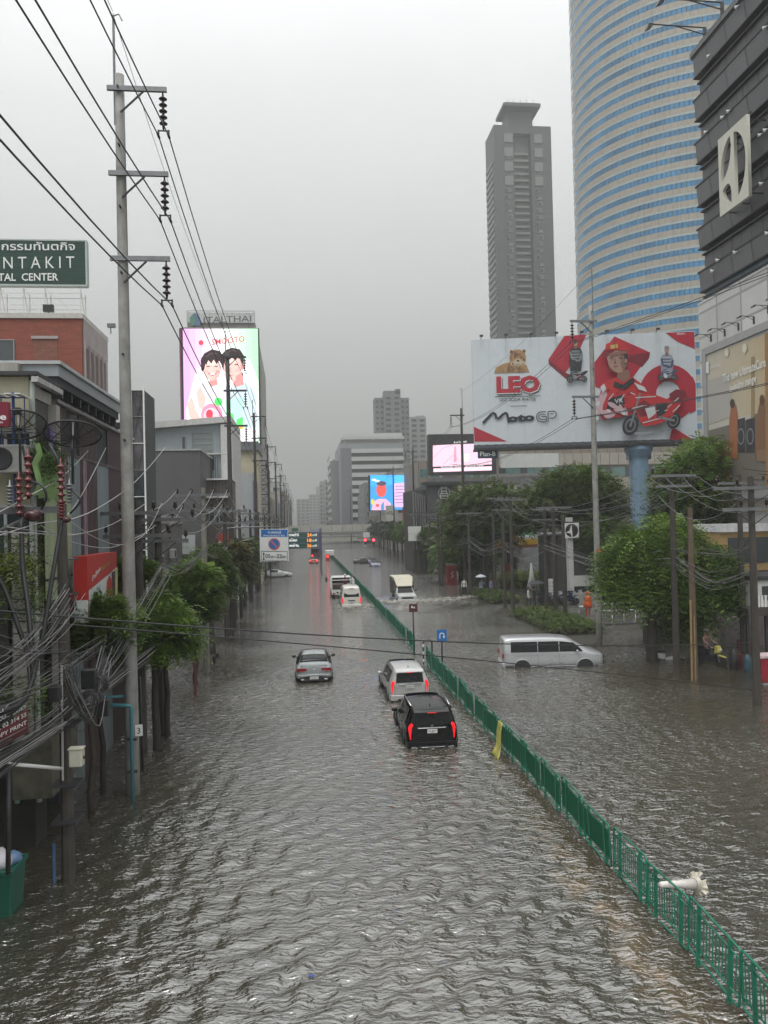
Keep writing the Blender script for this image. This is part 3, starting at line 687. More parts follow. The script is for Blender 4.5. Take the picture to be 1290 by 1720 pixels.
#left buildings
BRICK=mat('red_brick',(.27,.065,.035),.7,.2,1.5,tiles=(.6,.14,.5),stain=.1)
PARG=mat('pinkish_render',(.36,.31,.30),.7,.15,1,stain=.25)
bx1=atY(137,525,56).x;bh=atY(137,527,56).z
bb=E('brick_building',(-22,59,0),'red brick building with pale cap below the green rooftop sign','building')
ox,oy=-22,59
B(-34-ox,bx1-ox,56-oy,63-oy,-.3,bh-.35).build('brick_wall',BRICK,bb)
B(-34.2-ox,bx1+.1-ox,55.85-oy,63.1-oy,bh-.35,bh).build('parapet_cap',mat('pale_cap',(.50,.48,.44),.6,.15,stain=.3),bb)
B(bx1-ox+.004,bx1-ox+.09,56.25-oy,62.9-oy,bh-2.0,bh-.36).build('rendered_panel',PARG,bb)
B(bx1-ox+.002,bx1-ox+.07,56.2-oy,62.9-oy,bh-12,bh-2.01).build('lower_panel',PARG,bb)
DKR=mat('dark_red_louvre',(.07,.018,.018),.5,.3)
for i in range(5):
 y=56.7+i*1.22;o=B(0,.06,-.40,.40,-5.6,2.2).build('louvre_window',DKR,bb,loc=(bx1-ox+.10,y-oy,bh-4.5)) if i==0 else link('louvre_window',o.data,bb,loc=(bx1-ox+.10,y-oy,bh-4.5))
 MB().box(.0,.10,-.58,-.46,-5.7,2.5).build('fin',PARG,o)
a=atY(57,566,56);c=atY(98,610,56)
B(a.x-ox-.15,c.x-ox+.05,-3.14,-3.003,a.z-.15,a.z+.05).build('lintel',PARG,bb);B(a.x-ox,c.x-ox-.05,-3.03,-3.003,a.z-6,a.z-.15).build('blind_panel',mat('faded_brick',(.24,.085,.055),.7,.2,tiles=(.6,.14,.5)),bb)
a=atY(-12,568,56);put_window(bb,window_mesh(2.9,2.6,2,1),a.x-ox,-3.004,a.z-1.4)
sl_=E('flood_lamp',(atY(165,550,58).x,61.8,bh),'small floodlight on the far corner of the brick roof','lamp')
MB().tube([(0,0,0),(0,0,.6)],.04,5).build('stand',DARK,sl_);B(-.25,.35,-.15,.15,.5,.8).build('lamp_head',GREYM,sl_)
sl_=E('flood_lamp',(atY(80,515,56.3).x,56.5,bh),'black floodlight on the brick roof below the green sign','lamp')
MB().tube([(0,0,0),(0,0,.3)],.05,5).build('stand',DARK,sl_);B(-.35,.35,-.15,.15,.25,.75).build('lamp_head',BLACK,sl_)
SG=mat('dark_green_sign',(.010,.055,.040),.4,.25,1.2)
s0=atY(145,403,57.6);s1=atY(148,481,57.6);SX0=-30.0
rs=E('rooftop_sign',(-22,57.6,bh),'dark green slatted rooftop sign reading NTAKIT, dental center in white','sign')
hz=s1.z-bh;tz=s0.z-bh;xr=s0.x+22
fr=MB();fr.box(-8.1,xr,.0,.5,hz,hz+.12).box(-8.1,xr,0,.5,tz-.1,tz).box(xr-.1,xr+.02,.001,.5,hz+.12,tz-.1).build('sign_frame',mat('sign_frame_metal',(.40,.44,.42),.4,.1,metal=.4),rs)
m=MB();nsl=26
slat=B(-8.05,xr-.12,.0,.06,-.055,.04).build('slat',SG,rs,loc=(0,.03,hz+.18))
for i in range(1,nsl):link('slat',slat.data,rs,loc=(0,.03,hz+.18+(tz-hz-.36)*i/(nsl-1)))
B(-8.05,xr-.12,.12,.16,hz+.12,tz-.1).build('backing',SG,rs)
sb=Board(Vector((0,-.012,0))+Vector((-22,57.6,bh)),(1,0,0),(0,0,1));LET=flat('white_lettering',(.74,.76,.74),.5)
sb.h=.01
def sgn(t,xe,yb,x1,hpx,w_):
 sb.text(t,(xe,yb),(x1,yb),hpx,LET,w_)
sb.text('ศูนย์ทันตกรรมทันตกิจ',(-88,420),(126,420),13,LET,.012)
sb.text('T H A N T A K I T',(-66,452),(125,450),21,LET,.0)
sb.text('DENTAL  CENTER',(-36,472),(98,471),13,LET,.016)
o=sb.mb;o.v=[tuple(Vector(p)-Vector((-22,57.6,bh))) for p in o.v];o.build('lettering',None,rs)
TR=mat('white_truss_steel',(.62,.60,.58),.5,.15)
for i,x in enumerate([-8,-6.2,-4.4,-2.6,-.8,.8,2.4,3.9,xr-.5]):
 m=MB().tube([(x,.1,0),(x,.1,hz)],.045,5).tube([(x,1.4,0),(x,1.4,hz*.9)],.035,5).tube([(x,.1,hz*.95),(x,1.4,0)],.03,5)
 m.build('truss_post',TR,rs)
 if i:MB().tube([(px0,.12,hz*.96),(x,.12,.05)],.028,4).build('truss_diagonal',TR,rs)
 px0=x
for z in(.12,hz*.45,hz*.8):MB().tube([(-8,.1,z),(xr-.5,.1,z)],.03,4).tube([(-8,1.4,z),(xr-.5,1.4,z)],.025,4).build('truss_rail',TR,rs)
AX=-5.75
A0=atX(95,603,AX);YN,YF=A0.y,25.3;zr=A0.z
aw=E('warehouse',(-9,21,0),'dark warehouse with wide overhanging grey metal eaves and brown corrugated cladding','building')
ox,oy=-9,21
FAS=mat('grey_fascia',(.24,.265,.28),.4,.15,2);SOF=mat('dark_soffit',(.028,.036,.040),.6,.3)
CORR=mat('brown_corrugated_sheet',(.060,.032,.036),.45,.3,1.5,streak=True,stain=.2);BGS=mat('blue_grey_sheet',(.19,.225,.24),.45,.2,1.5,streak=True,stain=.2)
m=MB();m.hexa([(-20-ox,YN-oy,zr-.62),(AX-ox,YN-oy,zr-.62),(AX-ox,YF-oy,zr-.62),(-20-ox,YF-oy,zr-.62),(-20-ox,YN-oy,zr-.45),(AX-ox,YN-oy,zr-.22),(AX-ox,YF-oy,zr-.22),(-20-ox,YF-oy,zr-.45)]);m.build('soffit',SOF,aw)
B(AX-ox,AX-ox+.06,YN-oy-.06,YF-oy,zr-.42,zr-.16).build('side_fascia',FAS,aw);B(AX-ox-.02,AX-ox+.12,YN-oy-.12,YF-oy,zr-.14,zr-.06).build('gutter',mat('pale_gutter',(.42,.45,.45),.4),aw)
B(-20-ox,AX-ox-.001,YN-oy-.06,YN-oy,zr-.42,zr-.16).build('front_fascia',FAS,aw);B(-20-ox,AX-ox-.025,YN-oy-.12,YN-oy-.0,zr-.14,zr-.06).build('front_gutter',_M['pale_gutter'],aw)
rafter=B(-1.7,0,-.05,.05,-.22,0).build('rafter',DARK,aw,loc=(AX-ox-.05,YN-oy+.6,zr-.625))
for i in range(1,9):link('rafter',rafter.data,aw,loc=(AX-ox-.05,YN-oy+.6+i*.78,zr-.625))
B(-20-ox,-7.3-ox,YN+.6-oy,YF-oy,-.3,zr-.63).build('wall',mat('dark_green_grey_wall',(.05,.06,.055),.6,.3,2),aw)
rib=B(0,.06,-.035,.035,-1.35,0).build('wall_rib',mat('pale_rib',(.16,.18,.18),.5,.2),aw,loc=(-7.29-ox,20.0-oy,zr-.9))
for i in range(1,16):link('wall_rib',rib.data,aw,loc=(-7.29-ox,20.0+i*.34-oy,zr-.9))
CX=-6.1
c0=atX(88,676,CX);zt=c0.z;pys=[c0.y]+[atX(p,880,CX).y for p in(111,134,163,182,208,222)]
for i,(ya,yb) in enumerate(zip(pys,pys[1:])):
 cm=CORR if i%2==0 else BGS;top=zt if i%2==0 else zt-1.15
 pm=MB();n=max(2,int((yb-ya)/.13))
 for k in range(n):
  y0=ya+(yb-ya)*k/n;y1=ya+(yb-ya)*(k+1)/n;h_=(y1-y0)
  for(u0,u1,d0,d1) in((0,.25,0,.04),(.25,.6,.04,.04),(.6,.85,.04,0),(.85,1,0,0)):
   pm.add([(CX-ox+d0,y0+u0*h_-oy,-.3),(CX-ox+d1,y0+u1*h_-oy,-.3),(CX-ox+d1,y0+u1*h_-oy,top),(CX-ox+d0,y0+u0*h_-oy,top)],[(0,1,2,3)])
 pm.build('cladding_sheet',cm,aw)
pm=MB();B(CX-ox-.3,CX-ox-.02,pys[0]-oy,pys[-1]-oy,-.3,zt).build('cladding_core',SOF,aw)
B(CX-.3-ox,CX+.1-ox,pys[0]-oy-.35,pys[0]-oy-.003,2.3,zt).build('end_cladding',CORR,aw)
B(CX-ox-.02,CX-ox+.14,pys[0]-oy-.05,pys[-1]-oy,zt+.002,zt+.09).build('top_rail',mat('pale_rail',(.35,.33,.34),.5),aw)
B(CX-ox+.045,CX-ox+.06,pys[0]-oy,pys[-1]-oy,zt-1.24,zt-1.16).build('mid_flashing',CORR,aw)
for p_ in(106,111,138,141):y=atX(p_,880,CX).y-oy;B(CX-ox+.05,CX-ox+.09,y-.02,y+.02,3.2,zt-1.25).build('flashing',mat('pinkish_flashing',(.35,.26,.31),.4),aw)
gx=atY(35,612,19.0)
B(-12-ox,atY(35,612,19.0).x-ox,18.9-oy-1.0+.9,19.0-oy,gx.z-.9,gx.z).build('clapboard',mat('grey_clapboard',(.30,.29,.26),.7,.3,3,streak=True,stain=.3),aw)
CW=mat('cream_render',(.40,.375,.27),.75,.15,1.3,stain=.45,bump=.2)
cy0=17.3;cxr=atY(48,640,cy0).x;cz=atY(48,633,cy0).z;cyf=atX(83,700,cxr).y
ch=E('shophouse',((cxr-3),18,0),'weathered cream shophouse with drain pipes at the left photo edge','building');ox,oy=cxr-3,18
B(-12-ox,cxr-ox,cy0-oy,cyf-.6-oy,4.6,cz).build('wall',CW,ch);B(-12-ox,cxr-ox-.02,cy0-oy+.02,cyf-.6-oy,-.3,4.597).build('lower_wall',mat('painted_shade_wall',(.025,.024,.02),.8,.5,2),ch)  # lower wall painted near-black to stand for shade under the shops
B(-12-ox,cxr-ox+.25,cy0-.25-oy,cyf+.1-oy,cz,cz+.08).build('roof_edge',DARK,ch)
MB().box(cxr-ox+.12,cxr-ox+.26,cy0-.2-oy,cyf+.2-oy,cz-.14,cz-.02).build('roof_gutter',mat('shiny_gutter',(.5,.5,.5),.25,metal=.6),ch)
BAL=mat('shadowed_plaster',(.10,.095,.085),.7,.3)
yb0,yb1=atX(54,700,cxr+.02).y,atX(81,700,cxr+.02).y;za=atX(54,668,cxr).z;zb=atX(54,800,cxr).z
B(cxr-ox+.001,cxr-ox+.05,yb0-oy,cyf-oy-.0,za,cz-.16).build('upper_panel',mat('grey_cream_render',(.42,.40,.36),.7,.15,stain=.2),ch)
B(cxr-ox+.001,cxr-ox+.012,yb0-oy,yb1-oy,zb,za-.003).build('balcony_opening',BAL,ch)
B(cxr-ox+.002,cxr-ox+.2,yb1-oy,yb1+.28-oy,1.0,za-.004).build('balcony_pillar',mat('pillar_render',(.32,.31,.28),.7,.15,stain=.3),ch)
B(cxr-ox+.002,cxr-ox+.28,yb0-.3-oy,yb1+.3-oy,zb-.12,zb).build('balcony_slab',mat('slab_render',(.25,.24,.2),.7,.3,stain=.4),ch)
MB().tube([(cxr-ox+.1,cy0-oy-.09,cz-.1),(cxr-ox+.1,cy0-oy-.09,1.0)],.055,8).build('drain_pipe',mat('grey_drain',(.30,.33,.30),.5),ch)
MB().tube([(cxr-ox-.35,cy0-oy-.09,6.2),(cxr-ox-.35,cy0-oy-.09,1.0)],.055,8).build('drain_pipe',mat('teal_grey_drain',(.20,.27,.26),.5),ch)
GSH=mat('pale_green_sheet',(.30,.36,.22),.6,.25,2,streak=True,stain=.35)
z_=lambda py:atX(65,py,cxr+.1).z
for k in range(7):
 y=yb0-.2+k*.26;B(cxr-ox+.3,cxr-ox+.34,y-oy,y+.245-oy,z_(1010),z_(812)-.02*k).build('shutter_sheet',GSH,ch)
B(cxr-ox+.3,cxr-ox+.36,yb0-.2-oy,yb0+1.6-oy,z_(976),z_(972)).build('shutter_rail',DARK,ch)
for k in range(22):
 z=1.6+k*.235;B(-.16,.16,-.12,.12,0,.215).build('block',mat('stained_block',(.30,.285,.25),.8,.4,4,stain=.4),ch,loc=(cxr-ox-.12+random.uniform(-.01,.01),cy0-oy-.25,z))
B(-12-ox,cxr-ox-.4,cy0-oy-.3,cy0-oy-.003,1.6,5.9).build('shop_shade',mat('stained_shade_wall',(.035,.034,.028),.8,.5,2,stain=.6),ch)  # near-black base colour stands for shopfront shade; only the stains are dirt
B(cxr-ox-.3,cxr-ox+.5,cy0-oy-.5,cyf-oy,1.2,2.4).build('low_wall',mat('mossy_render',(.10,.095,.07),.8,.5,3,stain=.8),ch)
for i,(px,py,w_,h_) in enumerate(((12,900,.7,.9),(12,760,.8,.5))):
 q=atY(px,py,cy0-.3);put_window(ch,window_mesh(1.1,h_+.4,2,1),q.x-ox,cy0-oy-.31,q.z)
AC_=mat('aircon_casing',(.38,.38,.36),.5,.15,stain=.3)
def aircon(x,y,z,lb,w_=.8):
 e=E('air_conditioner',(x,y,z),lb,'air conditioner');B(-w_/2,w_/2,-.15,.15,0,.58,.02).build('casing',AC_,e)
 MB().lathe([(.05,-.01),(.22,-.02),(.235,0),(.235,.03)],(-.1,-.165,.29),16,'y').build('fan_grille',DARK,e);return e
q=atY(15,795,16.6);aircon(q.x,16.6,q.z,'grey air conditioner on the cream wall under the blue frame')
q=atY(60,1120,16.6)
q0=atX(57,742,cxr+.4);gm=mat('green_shade_net',(.22,.34,.13),.6,.3,2,stain=.2)
gn=E('shade_net',(cxr+.4,q0.y,q0.z),'sagging pale green shade net hung below the balcony','awning')
m=MB();P=[]
for i in range(9):
 for j in range(6):
  P.append((.05*math.sin(i*1.7)+.06*math.sin(j*2.1),i*.2,-j*.22-.10*i*(.35 if j==0 else .1)+.03*math.sin(i*2)))
m.add(P,[(i*6+j,(i+1)*6+j,(i+1)*6+j+1,i*6+j+1) for i in range(8) for j in range(5)]);m.build('net_cloth',gm,gn,smooth=True)
MB().tube([(0.02,0,.02),(.02,1.6,-.4)],.02,5).build('net_rail',WIREB,gn)
for i,(px,py,Y,s) in enumerate(((62,775,16.9,.4),(80,770,17.4,.35),(25,930,16.2,.5),(35,1010,16,.5),(50,1180,16,.6),(24,955,16.0,.35))):
 c=atY(px,py,Y);e=E('hanging_plant',c,'leafy plant %s'%['on the green shade net','at the right end of the shade net','growing on the grimy wall','trailing below the grimy wall','at the foot of the cream house by the cables','small and yellowish on the grimy wall'][i],'plant')
 link('foliage',crown_mesh([((0,0,0),(s,s*.5,s),.2),((.1,0,-.3),(s*.6,s*.4,s*.8),.15)],260,.05,.2,.5,LEAF if i!=5 else LEAFY,3,60+i),e)
for i,(dy,c,lb) in enumerate(((.35,(.05,.04,.08),'black shirt hanging on the cream balcony line'),(.62,(.20,.16,.36),'purple cloth hanging on the cream balcony line'),(.85,(.26,.24,.32),'lilac cloth hanging next to the purple one'),(1.1,(.03,.03,.05),'dark trousers hanging at the far end of the balcony line'))):
 m=MB();P=[]
 for a in range(5):
  for b in range(5):P.append((cxr+.16+.04*math.sin(a*2+i),yb0+dy+a*.055+.01*math.sin(b),za-.55-b*.24-.02*a))
 m.add(P,[(a*5+b,(a+1)*5+b,(a+1)*5+b+1,a*5+b+1) for a in range(4) for b in range(4)])
 o=m.build('laundry',mat('laundry_%d'%i if False else['black_cotton','purple_cotton','lilac_cotton','navy_cotton'][i],c,.8,.2),smooth=True);sd_=o.modifiers.new('thick','SOLIDIFY');sd_.thickness=.02;tag(o,lb,'laundry')
def dish(c,r,tilt,yaw,lb,parent=None):
 e=E('satellite_dish',c,lb,'satellite dish');rot=Matrix.Rotation(yaw,4,'Z')@Matrix.Rotation(tilt,4,'X')
 def T(p):return tuple(rot@Vector(p))
 MB().tube([T((r*math.cos(t*math.pi/16),r*math.sin(t*math.pi/16),.22*r)) for t in range(33)],.022,5,False).build('rim',BLACK,e,smooth=True)
 m=MB()
 for k in range(12):
  a=k*math.pi/6;m.tube([T((r*s_*math.cos(a),r*s_*math.sin(a),.22*r*s_*s_)) for s_ in(0,.33,.66,1)],.011,4,False)
 m.build('rib',BLACK,e)
 m=MB()
 V=[T((r*s_*math.cos(t*math.pi/12),r*s_*math.sin(t*math.pi/12),.22*r*s_*s_)) for s_ in(.05,.3,.55,.8,1) for t in range(24)]
 m.add(V,[(i*24+t,i*24+(t+1)%24,(i+1)*24+(t+1)%24,(i+1)*24+t) for i in range(4) for t in range(24)])
 net=m.build('mesh_reflector',MESHM,e,smooth=True)
 m=MB()
 for k in range(3):a=k*2.094+.5;m.tube([T((r*.96*math.cos(a),r*.96*math.sin(a),.2*r)),T((0,0,.85*r))],.012,4)
 m.build('feed_arm',WIREB,e);MB().tube([T((0,0,.1)),T((0,0,.85*r))],.018,5).build('feed_mast',WIREW,e)
 q=T((0,0,.88*r));MB().box(q[0]-.06,q[0]+.06,q[1]-.06,q[1]+.06,q[2]-.07,q[2]+.07).build('feed_horn',BLACK,e)
 MB().tube([T((0,0,0)),(T((0,0,-.25))),(T((0,0,-.25))[0],T((0,0,-.25))[1],-1.0)],.03,6).build('dish_mount',BLACK,e)
 return e
def meshmat():
 m=bpy.data.materials.new('wire_mesh');m.use_nodes=True;t=m.node_tree;b=t.nodes['Principled BSDF'];b.inputs['Base Color'].default_value=(.02,.022,.022,1);b.inputs['Alpha'].default_value=.42;return m
MESHM=meshmat()
dish(atY(32,722,16.2),.52,R(-28),R(25),'black mesh satellite dish above the red e sign, lower left')
dish(atY(122,738,17.6),.60,R(-22),R(10),'black mesh satellite dish in front of the brown cladding')
q=atY(0,668,16.8);fb=E('window_cage',(q.x,16.8,q.z),'blue steel window cage with white striped cover at the left edge','window cage');BLU=mat('blue_paint',(.02,.05,.17),.5,.2)
w0=atY(41,675,16.8).x-q.x
m=MB()
for x in(-.8,0.02,w0*.5,w0):MB().tube([(x,0,0),(x,0,-1.0)],.014,4).build('cage_bar',BLU,fb)
for z in(0,-.35,-1.0):MB().tube([(-.8,0,z),(w0,0,z)],.014,4).build('cage_rail',BLU,fb)
for k in range(7):B(-.8+k*.2,-.68+k*.2,-.35,.3,.02,.04).build('cover_strip',WHITE,fb)
MB().tube([(.28,-.05,.1),(.28,-.05,-2.2)],.03,5).build('blue_post',BLU,fb)
q=atY(14,675,15.6);q2=atY(14,716,15.6);se=E('shop_sign',(q.x-.6,15.6,q2.z),'dark red shop sign with white letter e, cut by the left edge','sign')
B(-.6,.6,0,.12,0,q.z-q2.z).build('sign_panel',mat('dark_red_panel',(.18,.012,.03),.4),se)
tb=Board(Vector((0,-.004,0)),(1,0,0),(0,0,1));tb.h=0;tb.text('e',None,None,0,LET,.02,local=(.44,.13,.56,.13,.13));tb.text('shop online',None,None,0,LET,local=(-.3,.06,.5,.06,.05));tb.build('lettering',se)
RX=-4.95
r00=atX(148,1040,RX);r01=atX(148,934,RX);r11=atX(197,931,RX)
rb=E('signboard',(RX,r00.y,0),'red and white printed signboard projecting over the left trees','sign')
zb_,zt_=atX(150,1045,RX).z,r01.z;yl=r11.y-r01.y
SRED=mat('sign_red',(.42,.025,.02),.4,.1);SWH=mat('sign_pale',(.50,.54,.53),.45,.08)
B(-.30,0,0,yl,zb_,zt_).build('box',SRED,rb)
B(-.305,.004,-.01,-.002,zb_,zb_+.52).build('pale_edge',SWH,rb)
sb=Board((RX+.004,r00.y,0),(0,1,0),(0,0,1));sb.h=.002;sb.step=.0015
sb.poly([(149,1044),(149,992),(187,961),(197,952),(197,1000)],SWH)
sb.poly([(178,1000),(179,978),(183,966),(187,972),(190,1000)],SRED);sb.poly([(187,962),(193,958),(194,1000),(189,1000)],mat('sign_dark_print',(.06,.02,.03),.5));sb.poly([(193,957),(197,954),(197,1000),(193.5,1000)],mat('sign_yellow',(.45,.42,.18),.5))
sb.text('ล้าเลือก',(154,977),(168,958),8,LET,.02);sb.text('มินิมาร์ท',(169,959),(184,947),6,mat('sign_lime',(.35,.42,.04),.5),.01)
sb.text('26',(162,1000),(168,994),13,mat('sign_navy',(.02,.04,.12),.5))
o=sb.mb;o.v=[tuple(Vector(p)-Vector((RX,r00.y,0))) for p in o.v];o.build('print',None,rb)
m=MB()
for(a,b) in(((-.32,-.5,zt_-.05),(-.2,0,zt_-.05)),((-.32,-.5,zt_),(-.32,-.5,zb_-.2)),((-.32,-.5,zt_),(-.25,-.0,zb_+.3)),((-.32,-.5,zb_+.7),(-.2,0,zb_+.7)),((-.32,-.5,zb_+.2),(-.2,0,zb_+.2))):
 MB().tube([a,b],.022,5).build('bracket_bar',GREYM,rb)
q=atX(152,1030,RX);m=MB();P=[]
for i in range(9):
 a=math.pi*i/8
 for j in range(4):P.append((.0-.25*j,q.y+1.35-1.35*math.cos(a),q.z-.05+1.0*math.sin(a)*.55-.03*j))
m.add(P,[(i*4+j,(i+1)*4+j,(i+1)*4+j+1,i*4+j+1) for i in range(8) for j in range(3)]);V0=[(x+RX-.05,y,z) for x,y,z in P];m.v=V0
o=m.build('awning',mat('red_canvas',(.30,.012,.015),.6,.2),smooth=True);o.modifiers.new('t','SOLIDIFY').thickness=.03;tag(o,'dark red curved awning directly under the red and white signboard','awning')
q0=atY(-20,1255,12.6);q1=atY(47,1192,13.6);ls=E('shop_sign',(q0.x,12.6,q0.z),'faded red lettered sign behind cables at lower left','sign')
d=Vector((q1.x-q0.x,1.0,0));L_=d.length
m=MB();P=[(0,0,-.1),(d.x,1,-.05),(d.x,1,q1.z-q0.z),(0,0,q1.z-q0.z-.25)];P2=[(a-.05,b+.05,c) for a,b,c in P];m.hexa([P[0],P[1],P2[1],P2[0],P[3],P[2],P2[2],P2[3]]).build('panel',mat('faded_red_panel',(.13,.025,.03),.5,.25),ls)
tb=Board(Vector((0,-.02,0)),d,(0,0,1));tb.h=.012
for r_,t_ in enumerate(('ร้านตัดผม','ACCOUNT SERVICE','TEL 02 314 55','COPY PRINT')):tb.text(t_,None,None,0,LET,.01,local=(.05,.45-r_*.13,L_-.06,.50-r_*.13,.07))
tb.build('lettering',ls)
B(q0.x-.5,q1.x-.05,13.7,13.8,q0.z-.12,q0.z-.08).build('sign_shelf',DARK);tag(bpy.data.objects['sign_shelf'],'thin dark steel shelf beneath the faded red lower sign','shelf')
sw=mat('grimy_shopfront',(.045,.042,.038),.7,.5,2,stain=.6)
for i,(y0,y1,h,x1,c,lb) in enumerate(((6,12,9.5,-6.6,(.03,.028,.024),'grimy shophouse wall beside the camera at far left'),(12,17,6.4,-6.9,(.025,.023,.02),'low dark shop behind the red lower sign'),(25.6,32,7.5,-7.4,(.035,.033,.03),'dark shophouse just past the brown cladding'),(32,36,8.5,-8,(.11,.105,.10),'grey shophouse behind the second left tree'),(44.5,56,7,-8.5,(.13,.125,.12),'low grey shops behind the round left trees'))):
 e,ox,oy=block('shophouse',lb,x1-6,x1,y0,y1,h,mat('shop_wall_%s'%'abcde'[i] if False else['grime_brown_wall','grime_black_wall','soot_grey_wall','ash_grey_wall','dust_grey_wall'][i],c,.75,.4,1.5,stain=.6),side=dict(w=1.3,h=1.5,cols=max(1,int((y1-y0)/2)),rows=2,z0=3.6,dz=2.8,nx=2))
 n=max(1,int((y1-y0)/3))
 for k in range(n):
  B(0,.04,-1.3,1.3,-.3,2.4).build('roller_shutter',mat('grey_shutter',(.13,.13,.13),.5,.3,stain=.4),e,loc=(x1-ox+.01,y0-oy+(k+.5)*(y1-y0)/n,0))
Yh=41;hx0,hx1=atY(222,760,Yh).x,atY(243,760,Yh).x;hzt=atY(230,648,Yh).z
hd=E('scaffold_tower',(hx0,Yh,0),'narrow scaffold tower with dark glass panes behind the tall left pole','tower')
for x in(0,hx1-hx0):B(x-.035,x+.035,-.05,.05,-.3,hzt).build('post',WHITE,hd)
nn=9
for k in range(nn):
 z0=1.5+(hzt-1.7)*k/nn;z1=1.5+(hzt-1.7)*(k+1)/nn;W_=hx1-hx0
 B(.04,W_-.04,-.03,.03,z1-.04,z1).build('cross_rail',GREYM if k%2 else WHITE,hd)
 B(.045,W_-.045,.05,.07,z0,z1-.05).build('pane',GLASS if k<6 else mat('dark_poster',(.10,.09,.10),.4,.8,1.2),hd)
 MB().tube([(.04,0,z0),(W_/2,0,z1-.04),(W_-.04,0,z0)] if k%2 else[(.04,0,z1-.04),(W_/2,0,z0),(W_-.04,0,z1-.04)],.022,4).build('diagonal',DARK,hd)
B(.0,W_,.1,3.0,-.3,hzt-.2).build('core',mat('dark_core',(.05,.055,.055),.6),hd)
GB=mat('charcoal_render',(.085,.083,.088),.6,.12,.8,stain=.1)
Yg=58;gx0,gx1=atY(262,800,Yg).x,atY(336,800,Yg).x;gz=atY(300,757,Yg).z
e,ox,oy=block('grey_house','plain charcoal grey box building behind the left pole row',gx0,gx1,Yg,Yg+12,gz,GB,parapet=.12,roofmat=mat('pale_coping',(.35,.36,.36),.5),front=dict(w=.5,h=1.4,cols=1,rows=0,z0=5,dz=3))
B(atY(243,800,Yg).x-ox,gx0-ox-.005,Yg-oy+.2,Yg-oy+6,-.3,atY(250,770,Yg).z).build('side_wing',mat('pale_grey_render',(.33,.335,.335),.6,.12,stain=.15),e)
tb=Board((gx0,Yg-.02,0),(1,0,0),(0,0,1));tb.h=.004;GBS=mat('pale_board',(.40,.43,.42),.5,.1)
sgn_=E('wall_sign',(gx0,Yg-.02,0),'pale green clinic sign on the charcoal house behind poles','sign')
tb.poly([(277,932),(277,899),(328,898),(328,930)],GBS);tb.text('CLINIC',(284,915),(317,912),8,mat('green_grey_letter',(.10,.20,.16),.5),.01);tb.text('nail & spa',(295,922),(318,921),4,mat('grey_letter',(.25,.3,.28),.5))
o=tb.mb;o.v=[tuple(Vector(p)-Vector((gx0,Yg-.02,0))) for p in o.v];o.build('print',None,sgn_);a=tb.hit(277,932);c=tb.hit(328,899);B(a[0],c[0],.004,.08,a[1],c[1]).build('sign_box',GREYM,sgn_)
Yh=66;hx0,hx1,hx2=atY(250,720,Yh).x,atY(371,720,Yh).x,atY(390,720,Yh).x
BG=mat('blue_grey_render',(.30,.34,.36),.55,.12,.8,stain=.15);z0_,z1_=atY(265,722,Yh).z,atY(372,712,Yh).z
hb=E('modern_house',(hx0,Yh,0),'blue grey modern house with slanted white roof edge below the LED screen','building')
m=MB();m.hexa([(0,0,-.3),(hx1-hx0,0,-.3),(hx1-hx0,9,-.3),(0,9,-.3),(0,0,z0_),(hx1-hx0,0,z1_),(hx1-hx0,9,z1_),(0,9,z0_)]);m.build('wall',BG,hb)
WR=mat('white_render',(.56,.56,.54),.55,.12,stain=.2)
m=MB();t=.5;m.hexa([(-.6,-.6,z0_),(hx2-hx0,-.6,z1_+.1),(hx2-hx0,9,z1_+.1),(-.6,9,z0_),(-.6,-.6,z0_+t),(hx2-hx0,-.6,z1_+t+.1),(hx2-hx0,9,z1_+t+.1),(-.6,9,z0_+t)]);m.build('roof_edge',WR,hb)
for k in range(6):z_a=.0+k*(z1_-.1)/6;B(hx1-hx0+.02,hx2-hx0,-.5,8.9,z_a+.02,z_a+(z1_-.1)/6).build('pillar_panel',WR,hb)
q=atY(340,746,Yh);put_window(hb,window_mesh(1.75,2.0,1,4,glass=mat('blinds_behind_glass',(.20,.24,.24),.2,.2,1.5)),q.x-hx0,-.004,q.z)
q=atY(309,748,Yh);put_window(hb,window_mesh(.35,1.5,1,1),q.x-hx0,-.004,q.z)
q=atY(345,762,Yh);B(q.x-hx0-2.6,hx1-hx0-.0,-.35,-.005,q.z-.1,q.z).build('balcony_ledge',WR,hb)
q=atY(345,778,Yh);put_window(hb,window_mesh(1.6,1.3,2,1),q.x-hx0,-.004,q.z)
for k in range(8):q=atY(338+k*4,790,Yh-2);MB().tube([(q.x-hx0,-2,q.z-1.2),(q.x-hx0,-2,q.z+1.1)],.03,4).build('fence_bar',DARK,hb)
m=MB();q=atY(350,790,Yh-2.5);m.hexa([(q.x-hx0-.8,-3.2,q.z-1.0),(q.x-hx0+1.4,-3.2,q.z-1.7),(q.x-hx0+1.4,0,q.z-1.7),(q.x-hx0-.8,0,q.z-.2),(q.x-hx0-.8,-3.2,q.z-.9),(q.x-hx0+1.4,-3.2,q.z-1.6),(q.x-hx0+1.4,0,q.z-1.6),(q.x-hx0-.8,0,q.z-.1)]);m.build('lean_to_roof',DARK,hb)
q0=atY(338,835,62);q1=atY(388,806,62)
sh=E('balcony_block',(q0.x,62,0),'dark corrugated balcony block with white top edge, left of the second tall pole','building');B(0,q1.x-q0.x,0,4,-.3,q1.z).build('wall',mat('brown_grey_sheet',(.12,.105,.09),.6,.3,2,streak=True),sh);B(-.1,q1.x-q0.x+.1,-.3,4,q1.z,q1.z+.12).build('top_slab',WHITE,sh)
B(-.2,q1.x-q0.x-.2,-.5,-.003,q0.z-.1,q0.z+.05).build('mid_slab',WR,sh)
